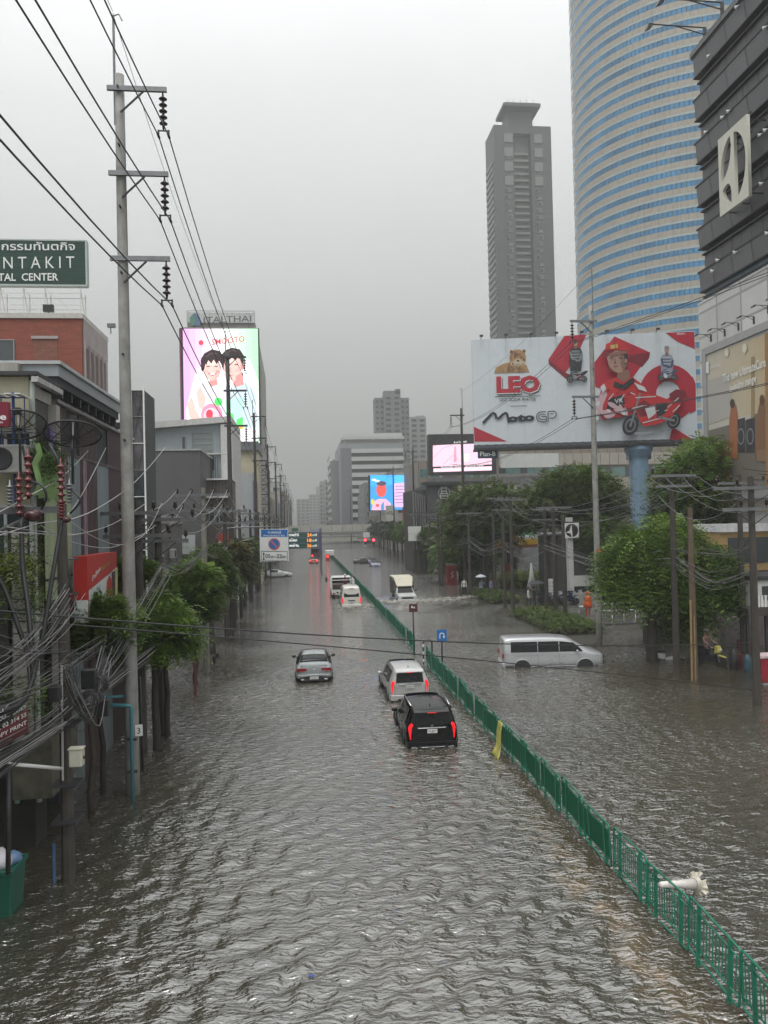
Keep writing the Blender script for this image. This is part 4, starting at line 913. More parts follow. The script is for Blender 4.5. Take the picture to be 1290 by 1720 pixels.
for k in range(9):B(.1+k*.26,.14+k*.26,-.06,-.003,q0.z+.06,q1.z-.02).build('rib',DARK,sh)
for k in range(2):put_window(sh,window_mesh(.9,1.2,2,1),.6+k*1.2,-.004,q0.z-1.4)
Yr=72;a=atY(381,736,Yr);c=atY(391,805,Yr);o=B(a.x,c.x+.12,Yr,Yr+1.2,c.z-8,a.z).build('red_pylon',mat('dull_red_panel',(.24,.02,.025),.5,.12));tag(o,'narrow dark red vertical panel left of the second tall pole','sign')
Yc=86;a=atY(397,757,Yc);c=atY(432,757,Yc);zc=a.z
cb=E('ribbed_building',(a.x,Yc,0),'cream ribbed metal building under the tall LED screen','building');CRS=mat('cream_ribbed_sheet',(.50,.46,.33),.55,.12,1,stain=.1)
B(0,c.x-a.x,0,8,-.3,zc).build('wall',CRS,cb)
for k in range(7):o=B(-.04,.04,-.08,-.002,6,zc).build('rib',CRS,cb,loc=(.15+(c.x-a.x-.3)*k/6,0,0)) if k==0 else link('rib',o.data,cb,loc=(.15+(c.x-a.x-.3)*k/6,0,0))
B(-.2,c.x-a.x+.15,-.5,8,zc,zc+.95).build('eaves',mat('grey_eaves',(.14,.15,.16),.5),cb)
a=atY(396,794,80);c=atY(425,850,80);gb_=E('white_box_building',(a.x,80,0),'small pale grey box wall right of the second tall pole','building');B(0,c.x-a.x,0,5,-.3,a.z).build('wall',mat('pale_grey_panel',(.42,.44,.45),.5,.1),gb_);B(c.x-a.x+.005,c.x-a.x+.25,0,5,-.3,a.z-.8).build('purple_edge',mat('grey_purple',(.2,.18,.26),.5),gb_)
a=atY(433,782,92);c=atY(452,860,92)
lt=E('lattice_mast',(a.x,92,0),'dark square lattice tower between far left poles','tower')
W_=c.x-a.x
for dx in(0,W_):
 for dy in(0,W_):B(dx-.05,dx+.05,dy-.05,dy+.05,-.3,a.z).build('leg',DARK,lt)
nb=6
for k in range(nb):
 z0=a.z-k*W_*.95;MB().tube([(0,0,z0),(W_,0,z0-W_*.95)],.04,4).build('brace',DARK,lt);MB().tube([(W_,0,z0),(0,0,z0-W_*.95)],.04,4).build('brace',DARK,lt);B(.05,W_-.05,-.04,.04,z0-.05,z0+.05).build('girt',DARK,lt)
#RIGHT SIDE: towers, mall, billboards
#dark mall building with banded cladding
EX=30.0;EF=atX(1183,480,EX).y;EN=14.0
zE=lambda py:atX(1180,py,EX).z
ez0,ezroof=-.3,zE(88)
eb=E('department_store',(EX+15,36,0),'dark grey building with horizontal panel bands and a white emblem, top right','building');ox,oy=EX+15,36
EP=mat('charcoal_panel',(.112,.110,.118),.45,.16,.7,tiles=(2.4,50),stain=.06);ED=mat('recess_panel',(.088,.086,.092),.5,.2,.7,tiles=(1.2,50),stain=.1);EW=mat('white_panel_wall',(.60,.59,.57),.5,.08,.5,tiles=(3.0,1.8),stain=.1)
EK=mat('dark_joint',(.018,.018,.02),.5)
B(EX+.3-ox,EX+30-ox,EN-oy,EF-oy,-.3,ezroof-.4).build('core',ED,eb)
per=(zE(123)-zE(419))/4
z=zE(419)
k=0;bands=[]
zz=zE(419)
while zz<ezroof-.5:zz+=per
def span_panel(z0,z1,lip,nm='cladding_panel'):
 n=6;L_=(EF-EN)/n
 for i in range(n):
  y0=EN+i*L_+.012;y1=EN+(i+1)*L_-.012;x=EX-ox
  MB().hexa([(x-.28,y0-oy,z0),(x+.3,y0-oy,z0),(x+.3,y1-oy,z0),(x-.28,y1-oy,z0),(x-lip,y0-oy,z1),(x+.3,y0-oy,z1),(x+.3,y1-oy,z1),(x-lip,y1-oy,z1)]).build(nm,EP,eb)
for k in range(-1,5):
 z1=zE(419)+per*(k+.38)+.0;zb=zE(419)+per*k
 zb=zE(419)+per*k;zt_=zb+per*.42
 if zt_>ezroof:zt_=ezroof
 span_panel(zb,zt_,.40)
 B(EX-.34-ox,EX+.3-ox,EN-oy,EF+.12-oy,zb-.10,zb-.004).build('ledge',EK,eb)
 B(EX-.45-ox,EX+.3-ox,EN-oy,EF+.12-oy,zt_+.004,zt_+.12).build('ledge',EK,eb)
 B(EX-.10-ox,EX+.3-ox,EN-oy,EF+.05-oy,zb-.50,zb-.38).build('ledge',EK,eb)
 n=22
 for i in range(n):
  y0=EN+(EF-EN)*i/n;d=random.uniform(.0,.03)
  if y0>44:B(EX+.12-d-ox,EX+.29-ox,y0+.01-oy,y0+(EF-EN)/n-.01-oy,zt_+.13,zb+per-.52).build('recess_panel',ED,eb)
B(EX-.55-ox,EX+30-ox,EN-oy,EF+.15-oy,ezroof-.0,ezroof+.35).build('roof_coping',EP,eb)
zg1,zg0=zE(487),zE(515)
BGL=mat('pale_blue_glass',(.20,.27,.33),.12,.15,.8,spec=.8)
for i in range(24):
 y0=EN+(EF-EN)*i/24;B(EX+.02-ox,EX+.29-ox,y0+.02-oy,y0+(EF-EN)/24-.02-oy,zg0+.02,zg1-.02).build('glass_pane',BGL,eb)
B(EX-.02-ox,EX+.3-ox,EN-oy,EF+.02-oy,zg1,zg1+.12).build('strip_rail',EK,eb)
B(EX-.45-ox,EX+.29-ox,EN-oy,EF+.1-oy,-.3,zg0).build('white_wall',EW,eb)
B(EX-.50-ox,EX+.29-ox,EN-oy,EF+.14-oy,zg0+.003,zg0+.12).build('white_ledge',EW,eb)
def plate_data(outer,holes,dep):
 cu=bpy.data.curves.new('plate','CURVE');cu.dimensions='2D';cu.fill_mode='BOTH';cu.extrude=dep/2
 for pts in[outer]+holes:
  s_=cu.splines.new('POLY');s_.points.add(len(pts)-1);s_.use_cyclic_u=True
  for p,(a,b_) in zip(s_.points,pts):p.co=(a,b_,0,1)
 o=bpy.data.objects.new('plate',cu);me=bpy.data.meshes.new_from_object(o);bpy.data.objects.remove(o);return me
def emblem_holes(r,n=20):
 """three openings left by the bladed figure inside the disc"""
 def arc(a0,a1,R_,m=n):return[(R_*math.cos(R(a0+(a1-a0)*i/m)),R_*math.sin(R(a0+(a1-a0)*i/m))) for i in range(m+1)]
 def curve(p,q,bend,m=8):
  p,q=Vector((*p,0)),Vector((*q,0));mid=(p+q)/2;nrm=Vector((-(q-p).y,(q-p).x,0)).normalized();return[tuple((p.lerp(q,i/m)+nrm*bend*4*(i/m)*(1-i/m)).to_2d()) for i in range(1,m)]
 top,lft=(0,r),(-.93*r,-.30*r);bot=(0,-r)
 h1=arc(100,193,r)+curve((-r*.97,-.2*r),(-.10*r,.92*r),-.30*r)
 h2=arc(-82,82,r)
 h3=arc(207,260,r)+curve((-.17*r,-.98*r),(-.89*r,-.45*r),-.38*r)
 return[h1,h2,h3]
elh=.5
e0,e1=atX(1212,366,EX-1.3),atX(1261,345,EX-1.3);ez1=atX(1212,231,EX-1.3).z
S=ez1-e0.z;hy=(e0.y-e1.y)/2;es=E('emblem_sign',(EX-1.3,e0.y-hy,e0.z+S/2),'square cream emblem sign with a three bladed cutout on the dark building','sign')
IV=mat('ivory_panel',(.56,.55,.47),.5,.06,1,stain=.08);h=S/2*.98
me=plate_data([(-h,-h),(h,-h),(h,h),(-h,h)],emblem_holes(h*.86),.22);me.materials.append(IV)
o=link('plate',me,es);o.matrix_local=Matrix(((0,0,1,0),(-hy/h,0,0,0),(0,1,0,0),(0,0,0,1)))
for zz_ in(-h*.9,h*.9):
 for yy in(-hy*.9,0,hy*.9):MB().tube([(.1,yy,zz_),(1.3,yy,zz_)],.06,5).build('bracket',DARK,es)
MB().tube([(.2,hy,h+.15),(.2,-hy,h+.15)],.07,5).build('top_bar',DARK,es)
for i,(px,py) in enumerate(((1190,97),(1153,0),(1185,225),(1213,200),(1223,190),(1237,15),(1284,50),(1276,230),(1285,222),(1278,312),(1234,427),(1288,395),(1205,440),(1196,458))):
 q=atX(px,py,EX-.55);o=MB().blob((0,0,.1),(.10,.17,.10),8,5).blob((0,.15,.24),(.06,.08,.07),6,4).box(-.03,.03,-.3,-.12,.07,.1).build('pigeon',mat('white_feathers',(.68,.68,.68),.7),smooth=True,loc=q)
 tag(o,['white pigeon perched on a ledge left of the emblem','white pigeon near the roof edge at top','pigeon low on the ledge left of the emblem top','pigeon just above the emblem','pigeon above the emblem, right one of two','pigeon at the roof corner','pigeon at the right photo edge, highest','pigeon right of the emblem, left one of two','pigeon right of the emblem, right one of two','pigeon right of the emblem bottom','larger pigeon on the ledge below the emblem','pigeon at right edge below the emblem','small pigeon on the lowest dark ledge','small pigeon under the lowest dark ledge'][i],'bird','white pigeons on the dark building')
def arm_lamp(p,L_,lb,g,dz=.35,s=1.0):
 e=E('arm_lamp',p,lb,'lamp',g)
 MB().box(-.06*s,.06*s,-.06*s,.06*s,-.35*s,dz).build('mast',DARK,e);MB().tube([(0,0,dz),(-L_,0,dz+.05*s)],.035*s,5).build('arm',DARK,e)
 MB().tube([(0,0,-.0),(-L_*.55,0,dz+.02)],.028*s,5).build('brace',DARK,e)
 m=MB();m.hexa([(-L_-.28*s,-.18*s,dz-.25*s),(-L_+.02,-.18*s,dz-.1*s),(-L_+.02,.18*s,dz-.1*s),(-L_-.28*s,.18*s,dz-.25*s),(-L_-.2*s,-.18*s,dz-.03),(-L_+.05,-.18*s,dz+.02),(-L_+.05,.18*s,dz+.02),(-L_-.2*s,.18*s,dz-.03)]);m.build('lamp_head',BLACK,e);return e
for i,(px,py,pe,s) in enumerate(((1213,8,1103,1.6),(1184,50,1084,1.5))):
 q=atX(px,py+8,EX-.2);L_=(px-pe)/F*q.y
 arm_lamp(q,L_,['long arm lamp reaching left over the roof edge, upper','long arm lamp reaching left from the roof corner, lower'][i],'arm lamps on the roof of the dark building',.5,s)
for i,(px,py) in enumerate(((1194,568),(1217,559),(1240,549),(1266,538),(1290,520),(1315,508))):
 q=atX(px,py,EX-.5);arm_lamp(q,26/F*q.y,'arm lamp above the right billboard, %s from the left'%ordn(i),'arm lamps above the laundry billboard',.25,.7)
#laundry billboard on the side wall
BX=EX-1.0
bfr=E('wall_billboard',(BX,50,0),'large beige kitchen advertisement framed in grey on the right building side','billboard')
t0,b0_=atX(1187,596,BX),atX(1190,800,BX);yA=atX(1187,596,BX).y;zT=t0.z;zBm=atX(1187,830,BX).z;yB=30
FR=mat('grey_frame',(.34,.34,.34),.4,.1,metal=.3)
for(y0,y1,z0,z1) in((yA,yA+.5,zBm,zT+.5),(yB,yA-.003,zT,zT+.5),(yB,yA-.003,zBm-.5,zBm)):B(-.12,.5,y0-50,y1-50,z0,z1).build('frame',FR,bfr)
B(.0,.5,yB-50,yA-.003-50,zBm+.003,zT-.003).build('backing',FR,bfr)
ab=Board((BX-.003,yA,0),(0,-1,0),(0,0,1))
def C_(n,c,e=0.):return flat('print_'+n,c,.5,emit=e)
def gradrect(bd,x0,x1,y0f,y1f,cols,name,emit=0,vert=False):
 n=len(cols)
 for i,c in enumerate(cols):
  a,b_=i/n,(i+1)/n
  if vert:
   bd.poly([(x0,y0f(0)+(y1f(0)-y0f(0))*a),(x1,y0f(1)+(y1f(1)-y0f(1))*a),(x1,y0f(1)+(y1f(1)-y0f(1))*b_),(x0,y0f(0)+(y1f(0)-y0f(0))*b_)],C_(name+'_'+'abcdefghijklmnop'[i],c,emit));
  else :
   xa,xb=x0+(x1-x0)*a,x0+(x1-x0)*b_;bd.poly([(xa,y0f(a)),(xb,y0f(b_)),(xb,y1f(b_)),(xa,y1f(a))],C_(name+'_'+'abcdefghijklmnop'[i],c,emit))
  bd.h-=bd.step
 bd.h+=bd.step
top=lambda a:595-a*46;bot=lambda a:805+a*20
def lr(c0,c1,n):return[tuple(c0[k]+(c1[k]-c0[k])*i/(n-1) for k in range(3)) for i in range(n)]
gradrect(ab,1187,1320,top,bot,lr((.50,.46,.38),(.50,.38,.20),10),'room')
ab.poly([(1187,720),(1320,680),(1320,860),(1187,860)],C_('counter_shadow',(.16,.14,.12)))
ab.poly([(1187,716),(1265,695),(1265,703),(1187,724)],C_('worktop',(.48,.46,.40)))
ab.poly([(1187,745),(1222,740),(1228,860),(1187,860)],C_('warm_glow',(.34,.17,.08)));ab.poly([(1187,668),(1262,640),(1262,646),(1187,674)],C_('shelf',(.56,.52,.42)));ab.poly([(1262,600),(1268,598),(1268,700),(1262,702)],C_('door_edge',(.30,.22,.12)));ab.poly([(1185,640),(1228,628),(1228,700),(1187,715)],C_('pale_haze',(.40,.38,.35)))
for(x0,x1) in((1238,1252),(1254,1268)):
 ab.poly([(x0,705),(x1,701),(x1,760),(x0,760)],C_('washer_body',(.035,.033,.035)));ab.oval((x0+x1)/2,733,6,14,C_('washer_ring',(.20,.21,.22)));ab.oval((x0+x1)/2,733,4.6,11.5,C_('washer_door',(.03,.03,.035)))
ab.poly([(1226,770),(1226,705),(1229,680),(1237,680),(1240,700),(1240,770)],C_('orange_dress',(.33,.12,.05)));ab.oval(1231,678,4,8,C_('dark_hair',(.05,.03,.02)))
ab.poly([(1270,770),(1272,700),(1277,676),(1284,676),(1288,700),(1290,770)],C_('brown_coat',(.20,.10,.05)));ab.oval(1281,672,4,9,C_('auburn_hair',(.13,.05,.02)));ab.poly([(1272,757),(1290,753),(1290,775),(1273,775)],C_('basket',(.24,.15,.09)))
ab.poly([(1286,560),(1320,548),(1320,860),(1288,860)],C_('curtain',(.30,.17,.08)));ab.oval(1222,592,3.5,7,C_('pendant_lamp',(.62,.60,.50)));ab.oval(1252,585,4,8,C_('pendant_lamp',(.62,.60,.50)))
WP=C_('white_text',(.72,.72,.68))
ab.poly([(1186,609),(1192,607),(1192,627),(1186,627)],WP);ab.text('Electrolux',(1194,620),(1211,615),6,WP)
ab.text('The new UltimateCare',(1216,643),(1288,615),15,WP,.02);ab.text('laundry range',(1228,658),(1272,641),13,WP,.02)
o=ab.mb;o.v=[tuple(Vector(p)-Vector((BX,50,0))) for p in o.v];o.build('print',None,bfr)
#blue-banded oval tower
TY,TR_=205.0,36.5;tx=atY(1170,500,TY-TR_*.6).x+3
left_edge=atY(964,300,TY-3).x;tx=left_edge+TR_*1.02+2
ot=E('round_tower',(tx,TY,0),'very tall round office tower with beige and blue glass bands behind the billboard','building')
BEI=mat('beige_precast',(.36,.325,.27),.6,.1,.4,stain=.05);BLG=mat('sky_blue_glass',(.045,.22,.42),.12,.5,.16,spec=.5);PALE=mat('pale_glass_rib',(.42,.50,.50),.3,.1)
fl=25.0/F*(TY-TR_*.93);z0t=zY(1150,560,TY-TR_*.93)
zbase=z0t-fl*11
def ring(r0,z0,z1,m,nm,n=96,wob=0.,gap=0.):
 q=MB();rr=np.random.RandomState(int(z0*10)%9999)
 a0,a1=math.pi*.92,math.pi*2.08
 for i in range(n):
  t0=a0+(a1-a0)*i/n;t1=a0+(a1-a0)*(i+1)/n-gap;d0,d1=rr.uniform(-wob,wob),rr.uniform(-wob,wob)
  q.add([((r0+d0)*math.cos(t0),(r0+d0)*.86*math.sin(t0),z0),((r0+d1)*math.cos(t1),(r0+d1)*.86*math.sin(t1),z0),((r0+d1)*math.cos(t1),(r0+d1)*.86*math.sin(t1),z1),((r0+d0)*math.cos(t0),(r0+d0)*.86*math.sin(t0),z1)],[(0,1,2,3)])
 return q.build(nm,m,ot)
q=MB();q.lathe([(TR_-.5,-.3),(TR_-.5,zbase+fl*44)],n=64);o=q.build('core',mat('tower_core_joint',(.30,.28,.25),.6),ot);o.scale=(1,.86,1)
for i in range(44):
 z=zbase+i*fl
 ring(TR_,z,z+fl*.45,BEI,'spandrel_band',72,.0,.0012)
 ring(TR_+.06,z-.10,z+.06,PALE,'sill_line',48)
 ring(TR_-.06,z+fl*.46,z+fl*.87,BLG,'glass_band',110,.03,.004)
 ring(TR_+.02,z+fl*.87,z+fl*.97,PALE,'light_rib',48)
#podium and beige wall buildings behind the board
PB=mat('brown_beige_tile',(.24,.205,.165),.55,.12,.6,tiles=(1.6,50),stain=.1);PT=mat('teal_window_glass',(.10,.20,.19),.12,.5,.5,spec=.7)
Yp=128;x0,x1=atY(838,800,Yp).x,atY(1178,800,Yp).x+6;zp=lambda py:zY(1000,py,Yp)
pb=E('podium_building',(x0,Yp,0),'brown beige tiled podium building with window bands behind the billboard column','building');W_=x1-x0
B(0,W_,0,26,-.3,zp(735)).build('wall',PB,pb)
for(pa,pc,m_) in((761,781,None),(803,822,None)):
 n=26
 for i in range(n):B(W_*i/n+.04,W_*(i+1)/n-.04,-.35,-.003,zp(pc),zp(pa)).build('cladding_panel',mat('beige_panel',(.34,.31,.265),.55,.1,.8,stain=.1),pb)
for i in range(34):B(W_*i/34+.05,W_*(i+1)/34-.05,-.06,-.003,zp(801),zp(784)).build('glass_pane',PT if i%3 else GLASS,pb)
for i in range(34):B(W_*i/34+.05,W_*(i+1)/34-.05,-.06,-.003,zp(870),zp(826)).build('glass_pane',GLASS,pb)
Yq=134;x0,x1=atY(775,780,Yq).x,atY(838,780,Yq).x+.5
q2_=E('office_block',(x0,Yq,0),'tan office block with teal windows left of the podium, behind the pink screen','building');B(0,x1-x0,0,20,-.3,zY(800,738,Yq)).build('wall',PB,q2_)
for r_ in range(5):
 for k in range(4):put_window(q2_,window_mesh(1.5,1.5,2,1,glass=PT),(x1-x0)*(k+.5)/4,-.004,zY(800,752+r_*17,Yq))
Yt=140;x0,x1=atY(703,800,Yt).x,atY(740,800,Yt).x
fb_=E('office_block',(x0,Yt,0),'low office block with turquoise windows left of the pink screen','building');B(0,x1-x0,0,20,-.3,zY(715,774,Yt)).build('wall',PB,fb_)
for r_ in range(3):
 for k in range(2):put_window(fb_,window_mesh(1.7,1.7,2,1,glass=PT),(x1-x0)*(k+.5)/2,-.004,zY(715,795+r_*22,Yt))
Yw=118;a=atY(842,786,Yw);c=atY(938,762,Yw);o=B(a.x,c.x,Yw,Yw+.5,a.z,c.z+.1).build('blank_banner',mat('white_vinyl',(.55,.56,.54),.5,.08,1,stain=.15));tag(o,'long blank white banner under the billboard left end','banner')
a=atY(735,890,112);c=atY(872,812,112);bw_=E('beige_wall_building',(a.x,112,0),'blank beige walled building above the right hand trees','building');B(0,c.x-a.x,0,8,-.3,c.z).build('wall',mat('beige_render',(.38,.36,.28),.6,.08,.6,stain=.15),bw_);B(-.2,c.x-a.x+.2,-.3,8,c.z,c.z+1.0).build('parapet',mat('grey_parapet',(.13,.13,.125),.5),bw_)
#pink LED screen
def screen_box(name,label,px0,px1,pt,pb_,Y,depth=1.2,mrg=.5,topm=0.,botm=0.,yaw=0):
 a=atY(px0,pb_,Y);c=atY(px1,pt,Y);e=E(name,(a.x,Y,a.z),label,'screen')
 B(-mrg,c.x-a.x+mrg,.05,depth,-botm-mrg*.5,c.z-a.z+topm+mrg*.5).build('housing',mat('screen_housing',(.035,.033,.035),.5,.2),e)
 bd=Board((a.x,Y,a.z),(1,0,0),(0,0,1));return e,bd,a,c
def finish(bd,e,nm='display'):
 o=bd.mb;o.v=[tuple(Vector(p)-e.location) for p in o.v];return o.build(nm,None,e)
def S_(n,c,k=1.0):return flat('screen_'+n,c,.5,emit=k*.52,spec=.1)
e,bd,a,c=screen_box('led_screen','glowing pink LED screen in a dark frame, left of the big billboard',726,828,746,794,112,1.5,.45,1.35,.1)
bd.poly([(727,784),(727,748),(826,744),(826,780)],S_('pink',(.85,.55,.66),1.05));bd.poly([(728,793),(728,787),(826,783),(826,790)],S_('pale_pink',(.9,.62,.72),1.1))
for pts in([(727,770),(745,752),(760,748)],[(745,780),(760,765),(775,775)]):bd.line(pts,.8,S_('rose',(.7,.34,.46),.8))
bd.poly([(762,776),(763,750),(766,750),(767,776)],S_('rose',(.7,.34,.46)));bd.poly([(774,776),(774,762),(788,762),(788,775)],S_('cream_shape',(.85,.70,.66),1.0));bd.text('beauty week grand sale',(741,786),(812,783),3,S_('white',(.9,.9,.9)))
bd.text('A ar\'ernest',(762,745),(784,743),4,S_('white',(.9,.9,.9)))
finish(bd,e)
Yk=100;a=atY(718,890,Yk);c=atY(768,814,Yk);kb=E('furniture_shop',(a.x,Yk,0),'dark shop building with a white chair emblem below the pink screen','building');W_=c.x-a.x;SLT=mat('slate_panel',(.055,.055,.062),.5,.2)
B(0,W_,0,10,-.3,c.z).build('wall',SLT,kb);B(-1.8,-.01,1,10,-.3,c.z-.6).build('side_wing',mat('umber_wall',(.05,.045,.045),.6,.3),kb)
for k in range(6):B(-1.75+k*.3,-1.6+k*.3,.5,.97,3,c.z-.8-.1*k).build('louvre',mat('grey_slat',(.18,.18,.18),.5,.3),kb)
m=MB();m.box(-.6,W_+5,-.6,0.5,c.z+.002,c.z+.4);m.build('canopy_edge',DARK,kb)
bd=Board((a.x,Yk-.01,0),(1,0,0),(0,0,1));LW=mat('pale_emblem',(.55,.55,.55),.5)
for pts in([(741,817),(742,829)],[(749,817),(750,829)],[(741,820),(750,820)],[(742,825),(750,825)],[(740,829),(752,829)],[(740,829),(740,838)],[(752,829),(752,838)],[(740,833),(752,833)]):bd.line(pts,1.2,LW)
cc=[(746+9.5*math.cos(t/14*2*math.pi),828+10*math.sin(t/14*2*math.pi)) for t in range(15)];bd.line(cc,.7,LW);bd.text('furniture living',(733,842),(760,841.5),2.4,LW)
finish(bd,kb,'emblem')
e,bd,a,c=screen_box('led_screen','blue and pink LED screen showing a head and text, street centre right',622,705,798,857,170,1.5,.25)
gradrect(bd,622,705,lambda a:798,lambda a:818,lr((.03,.28,.75),(.05,.33,.8),2),'scr_top',1.1)
bd.poly([(622,857),(622,816),(705,812),(705,856)],S_('azure',(.05,.36,.75),1.0));bd.poly([(661,812),(698,809),(698,852),(661,852)],S_('lilac_panel',(.72,.52,.80),1.05))
for k in range(6):bd.line([(664,817+k*5.5),(690-(k*7)%11,816+k*5.5)],1,S_('dark_text',(.35,.16,.35),.6))
bd.poly([(624,857),(627,843),(636,838),(648,838),(656,845),(658,857)],S_('pink_shirt',(.85,.50,.66),1.0));bd.oval(640.5,823,8.5,12,S_('red_face',(.80,.10,.08),1.1));bd.oval(640.5,812,8.5,4,S_('dark_hair2',(.12,.10,.14),.6));bd.poly([(640,848),(645,842),(645,857),(640,857)],S_('blue_tie',(.08,.30,.6)));bd.oval(634,849,3,2.5,S_('red_face',(.80,.10,.08),1.1));bd.oval(626,843,3,5,S_('yellow',(.8,.65,.1),.9))
for cx_,cy_ in((628,806),(634,808),(698,803)):bd.oval(cx_,cy_,4,2,S_('cloud',(.8,.85,.9),.9))
finish(bd,e)
o=B(atY(690,0,165).x,atY(706,0,165).x,164,166,-.3,zY(698,828,165)).build('grey_block',mat('grey_panel_block',(.16,.16,.165),.5,.1));tag(o,'plain grey block covering the lower right corner of the blue screen','building')
#Plan-B little sign
#big billboard
LYl,LYr=80.0,76.0
TL,BL_,TRr,BR=atY(792,570,LYl),atY(797,743,LYl),atY(1169,557,LYr),atY(1171,741,LYr)
bl=(TL+BL_)/2;br=(TRr+BR)/2;U=(br-bl);U.z=0;zb_=(BL_.z+BR.z)/2;zt_=(TL.z+TRr.z)/2
O_=Vector((BL_.x-.05,LYl,zb_));Wd=U.length;Hh=zt_-zb_
bl_=E('billboard',O_,'huge white and red roadside billboard on one blue column, with riders and motorcycle','billboard')
bl_.rotation_euler=(0,0,math.atan2(U.y,U.x))
VIN=mat('billboard_vinyl',(.52,.57,.62),.5,.05,.5,tiles=(1.97,50))
B(0,Wd,.02,.45,0,Hh).build('panel_box',mat('billboard_back',(.3,.31,.32),.5),bl_)
npan=13
for i in range(npan):B(Wd*i/npan+.006,Wd*(i+1)/npan-.006,-.02+random.uniform(-.006,.006),.018,0,Hh).build('vinyl_sheet',flat('billboard_skin',(.60,.645,.68),.45),bl_)
B(-.05,Wd+.05,-1.1,1.6,-.62,-.42).build('catwalk',DARK,bl_);B(-.02,Wd+.02,.0,.5,-.41,-.005).build('bottom_beam',mat('grey_blue_steel',(.12,.14,.16),.5,.2,metal=.3),bl_)
tr=MB().tube([(0,-1.05,-.45),(.45,-.6,-.05)],.04,4).tube([(.45,-.6,-.05),(.9,-1.05,-.45)],.04,4).build('truss_bay',DARK,bl_)
for i in range(1,int(Wd/.9)):link('truss_bay',tr.data,bl_,loc=(i*.9,0,0))
for i in range(int(Wd/2.6)):
 link('top_lamp',(MB().box(-.18,.18,-.9,-.6,.1,.28).tube([(0,-.7,.15),(0,.1,.0)],.04,4).build('top_lamp',DARK).data if i==0 else bpy.data.objects['top_lamp'].data),bl_,loc=(1.0+i*2.6,0,Hh+.02))
_o=[o for o in bpy.data.objects if o.name.startswith('top_lamp') and o.parent is None]
for o in _o:bpy.data.objects.remove(o)
BC=mat('pale_blue_column_paint',(.20,.31,.43),.5,.18,1.4,streak=True,stain=.35)
cq=atY(1074,800,77.5);rad=16.5/F*77.5*.98
lx=(Vector((cq.x,77.8,0))-Vector((O_.x,O_.y,0)));cl=lx.dot(U.normalized())
MB().lathe([(rad,-zb_-.3),(rad,-2.2),(rad*1.05,-1.9),(rad*1.5,-1.0),(rad*1.5,-.63)],(cl,.4,0),28).build('column',BC,bl_,smooth=False)
for s_ in(-1,1):B(cl+s_*rad*1.15-.03,cl+s_*rad*1.15+.03,-.2,1.0,-2.0,-1.0).build('gusset',BC,bl_)
bd=Board(O_+Vector((0,0,0)),U.normalized(),(0,0,1));bd.o=O_-bd.n*-.028;bd.step=.004
PRD=flat('print_red',(.44,.022,.045),.45);PDR=flat('print_dark_red',(.20,.015,.03),.45);PBK=flat('print_black',(.025,.028,.035),.5);PW=flat('print_white',(.60,.62,.63),.45);PG=flat('print_grey',(.22,.23,.25),.5);PSK=flat('print_skin',(.40,.24,.18),.5);PSH=flat('print_shadow_skin',(.24,.12,.09),.5);PR2=flat('print_bright_red',(.52,.03,.035),.45);PGD=flat('print_gold',(.40,.24,.11),.5);PLB=flat('print_pale_pink',(.56,.38,.42),.5)
bd.poly([(797,742),(796,717),(852,741.5)],PRD)
bd.poly([(921,604),(948,564),(985,562),(968,600),(950,626),(922,610)],PRD);bd.poly([(921,604),(950,626),(980,640),(950,636),(922,612)],PDR)
bd.poly([(996,612),(1032,565),(1092,592),(1076,616),(1042,664),(1000,650)],PRD);bd.poly([(1092,592),(1090,602),(1078,617),(1054,606),(1060,596)],PDR)
bd.poly([(1118,559),(1166,557),(1167,586),(1138,574)],PRD);bd.poly([(1124,740),(1129,717),(1162,737),(1160,738)],PRD)
def arcband(cx,cy,r0,r1,a0,a1,m,n=20,asp=1.0,):
 P=[(cx+r1*math.cos(R(a0+(a1-a0)*i/n)),cy-r1*asp*math.sin(R(a0+(a1-a0)*i/n))) for i in range(n+1)]+[(cx+r0*math.cos(R(a1+(a0-a1)*i/n)),cy-r0*asp*math.sin(R(a1+(a0-a1)*i/n))) for i in range(n+1)]
 P=[(min(x,1168.5),y) for x,y in P]
 for i in range(n):
  bd.poly([P[i],P[i+1],P[2*n-i],P[2*n+1-i]],m);bd.h-=bd.step
 bd.h+=bd.step
arcband(1122,660,20,48,-72,205,PRD,24,1.0)
bd.poly([(1163,632),(1168.5,645),(1168.5,690),(1158,695),(1155,645)],PRD)
bd.poly([(830,627),(833,617),(846,611),(858,608),(872,608),(884,613),(889,625)],PGD);bd.oval(869.5,602,14,15,PGD,20);bd.oval(859,591,3.2,3.4,PGD,10);bd.oval(880,590,3.2,3.4,PGD,10);bd.oval(859,591,1.6,1.6,PBK,8);bd.oval(880,590,1.6,1.6,PBK,8)
bd.oval(862,611,5,4,flat('print_cream_fur',(.52,.42,.30),.5));bd.oval(878,611,5,4,flat('print_cream_fur',(.52,.42,.30),.5));bd.oval(870,609,7,6.5,flat('print_cream_fur',(.52,.42,.30),.5));bd.poly([(867,605),(873,605),(870,609)],PBK);bd.oval(864.5,600,1.6,1.1,PBK,8);bd.oval(875.5,600,1.6,1.1,PBK,8);bd.line([(866,612),(870,613),(874,612)],.7,PSH)
rr=np.random.RandomState(4)
for k in range(90):
 x_,y_=836+rr.rand()*48,588+rr.rand()*37
 inside=((x_-869.5)/13)**2+((y_-602)/14)**2<1 or y_>612+(abs(x_-860)>18)*6
 if inside and not(862<x_<878 and 598<y_<616):bd.oval(x_,y_,1.5,1.2,PSH,6);bd.h-=bd.step
bd.h+=bd.step
for dx,dy,m_ in((2.2,2.6,PBK),(1.2,1.6,PW),(0,0,PRD)):bd.text('LEO',(834+dx,659+dy),(907+dx,657+dy),26,m_,.055)
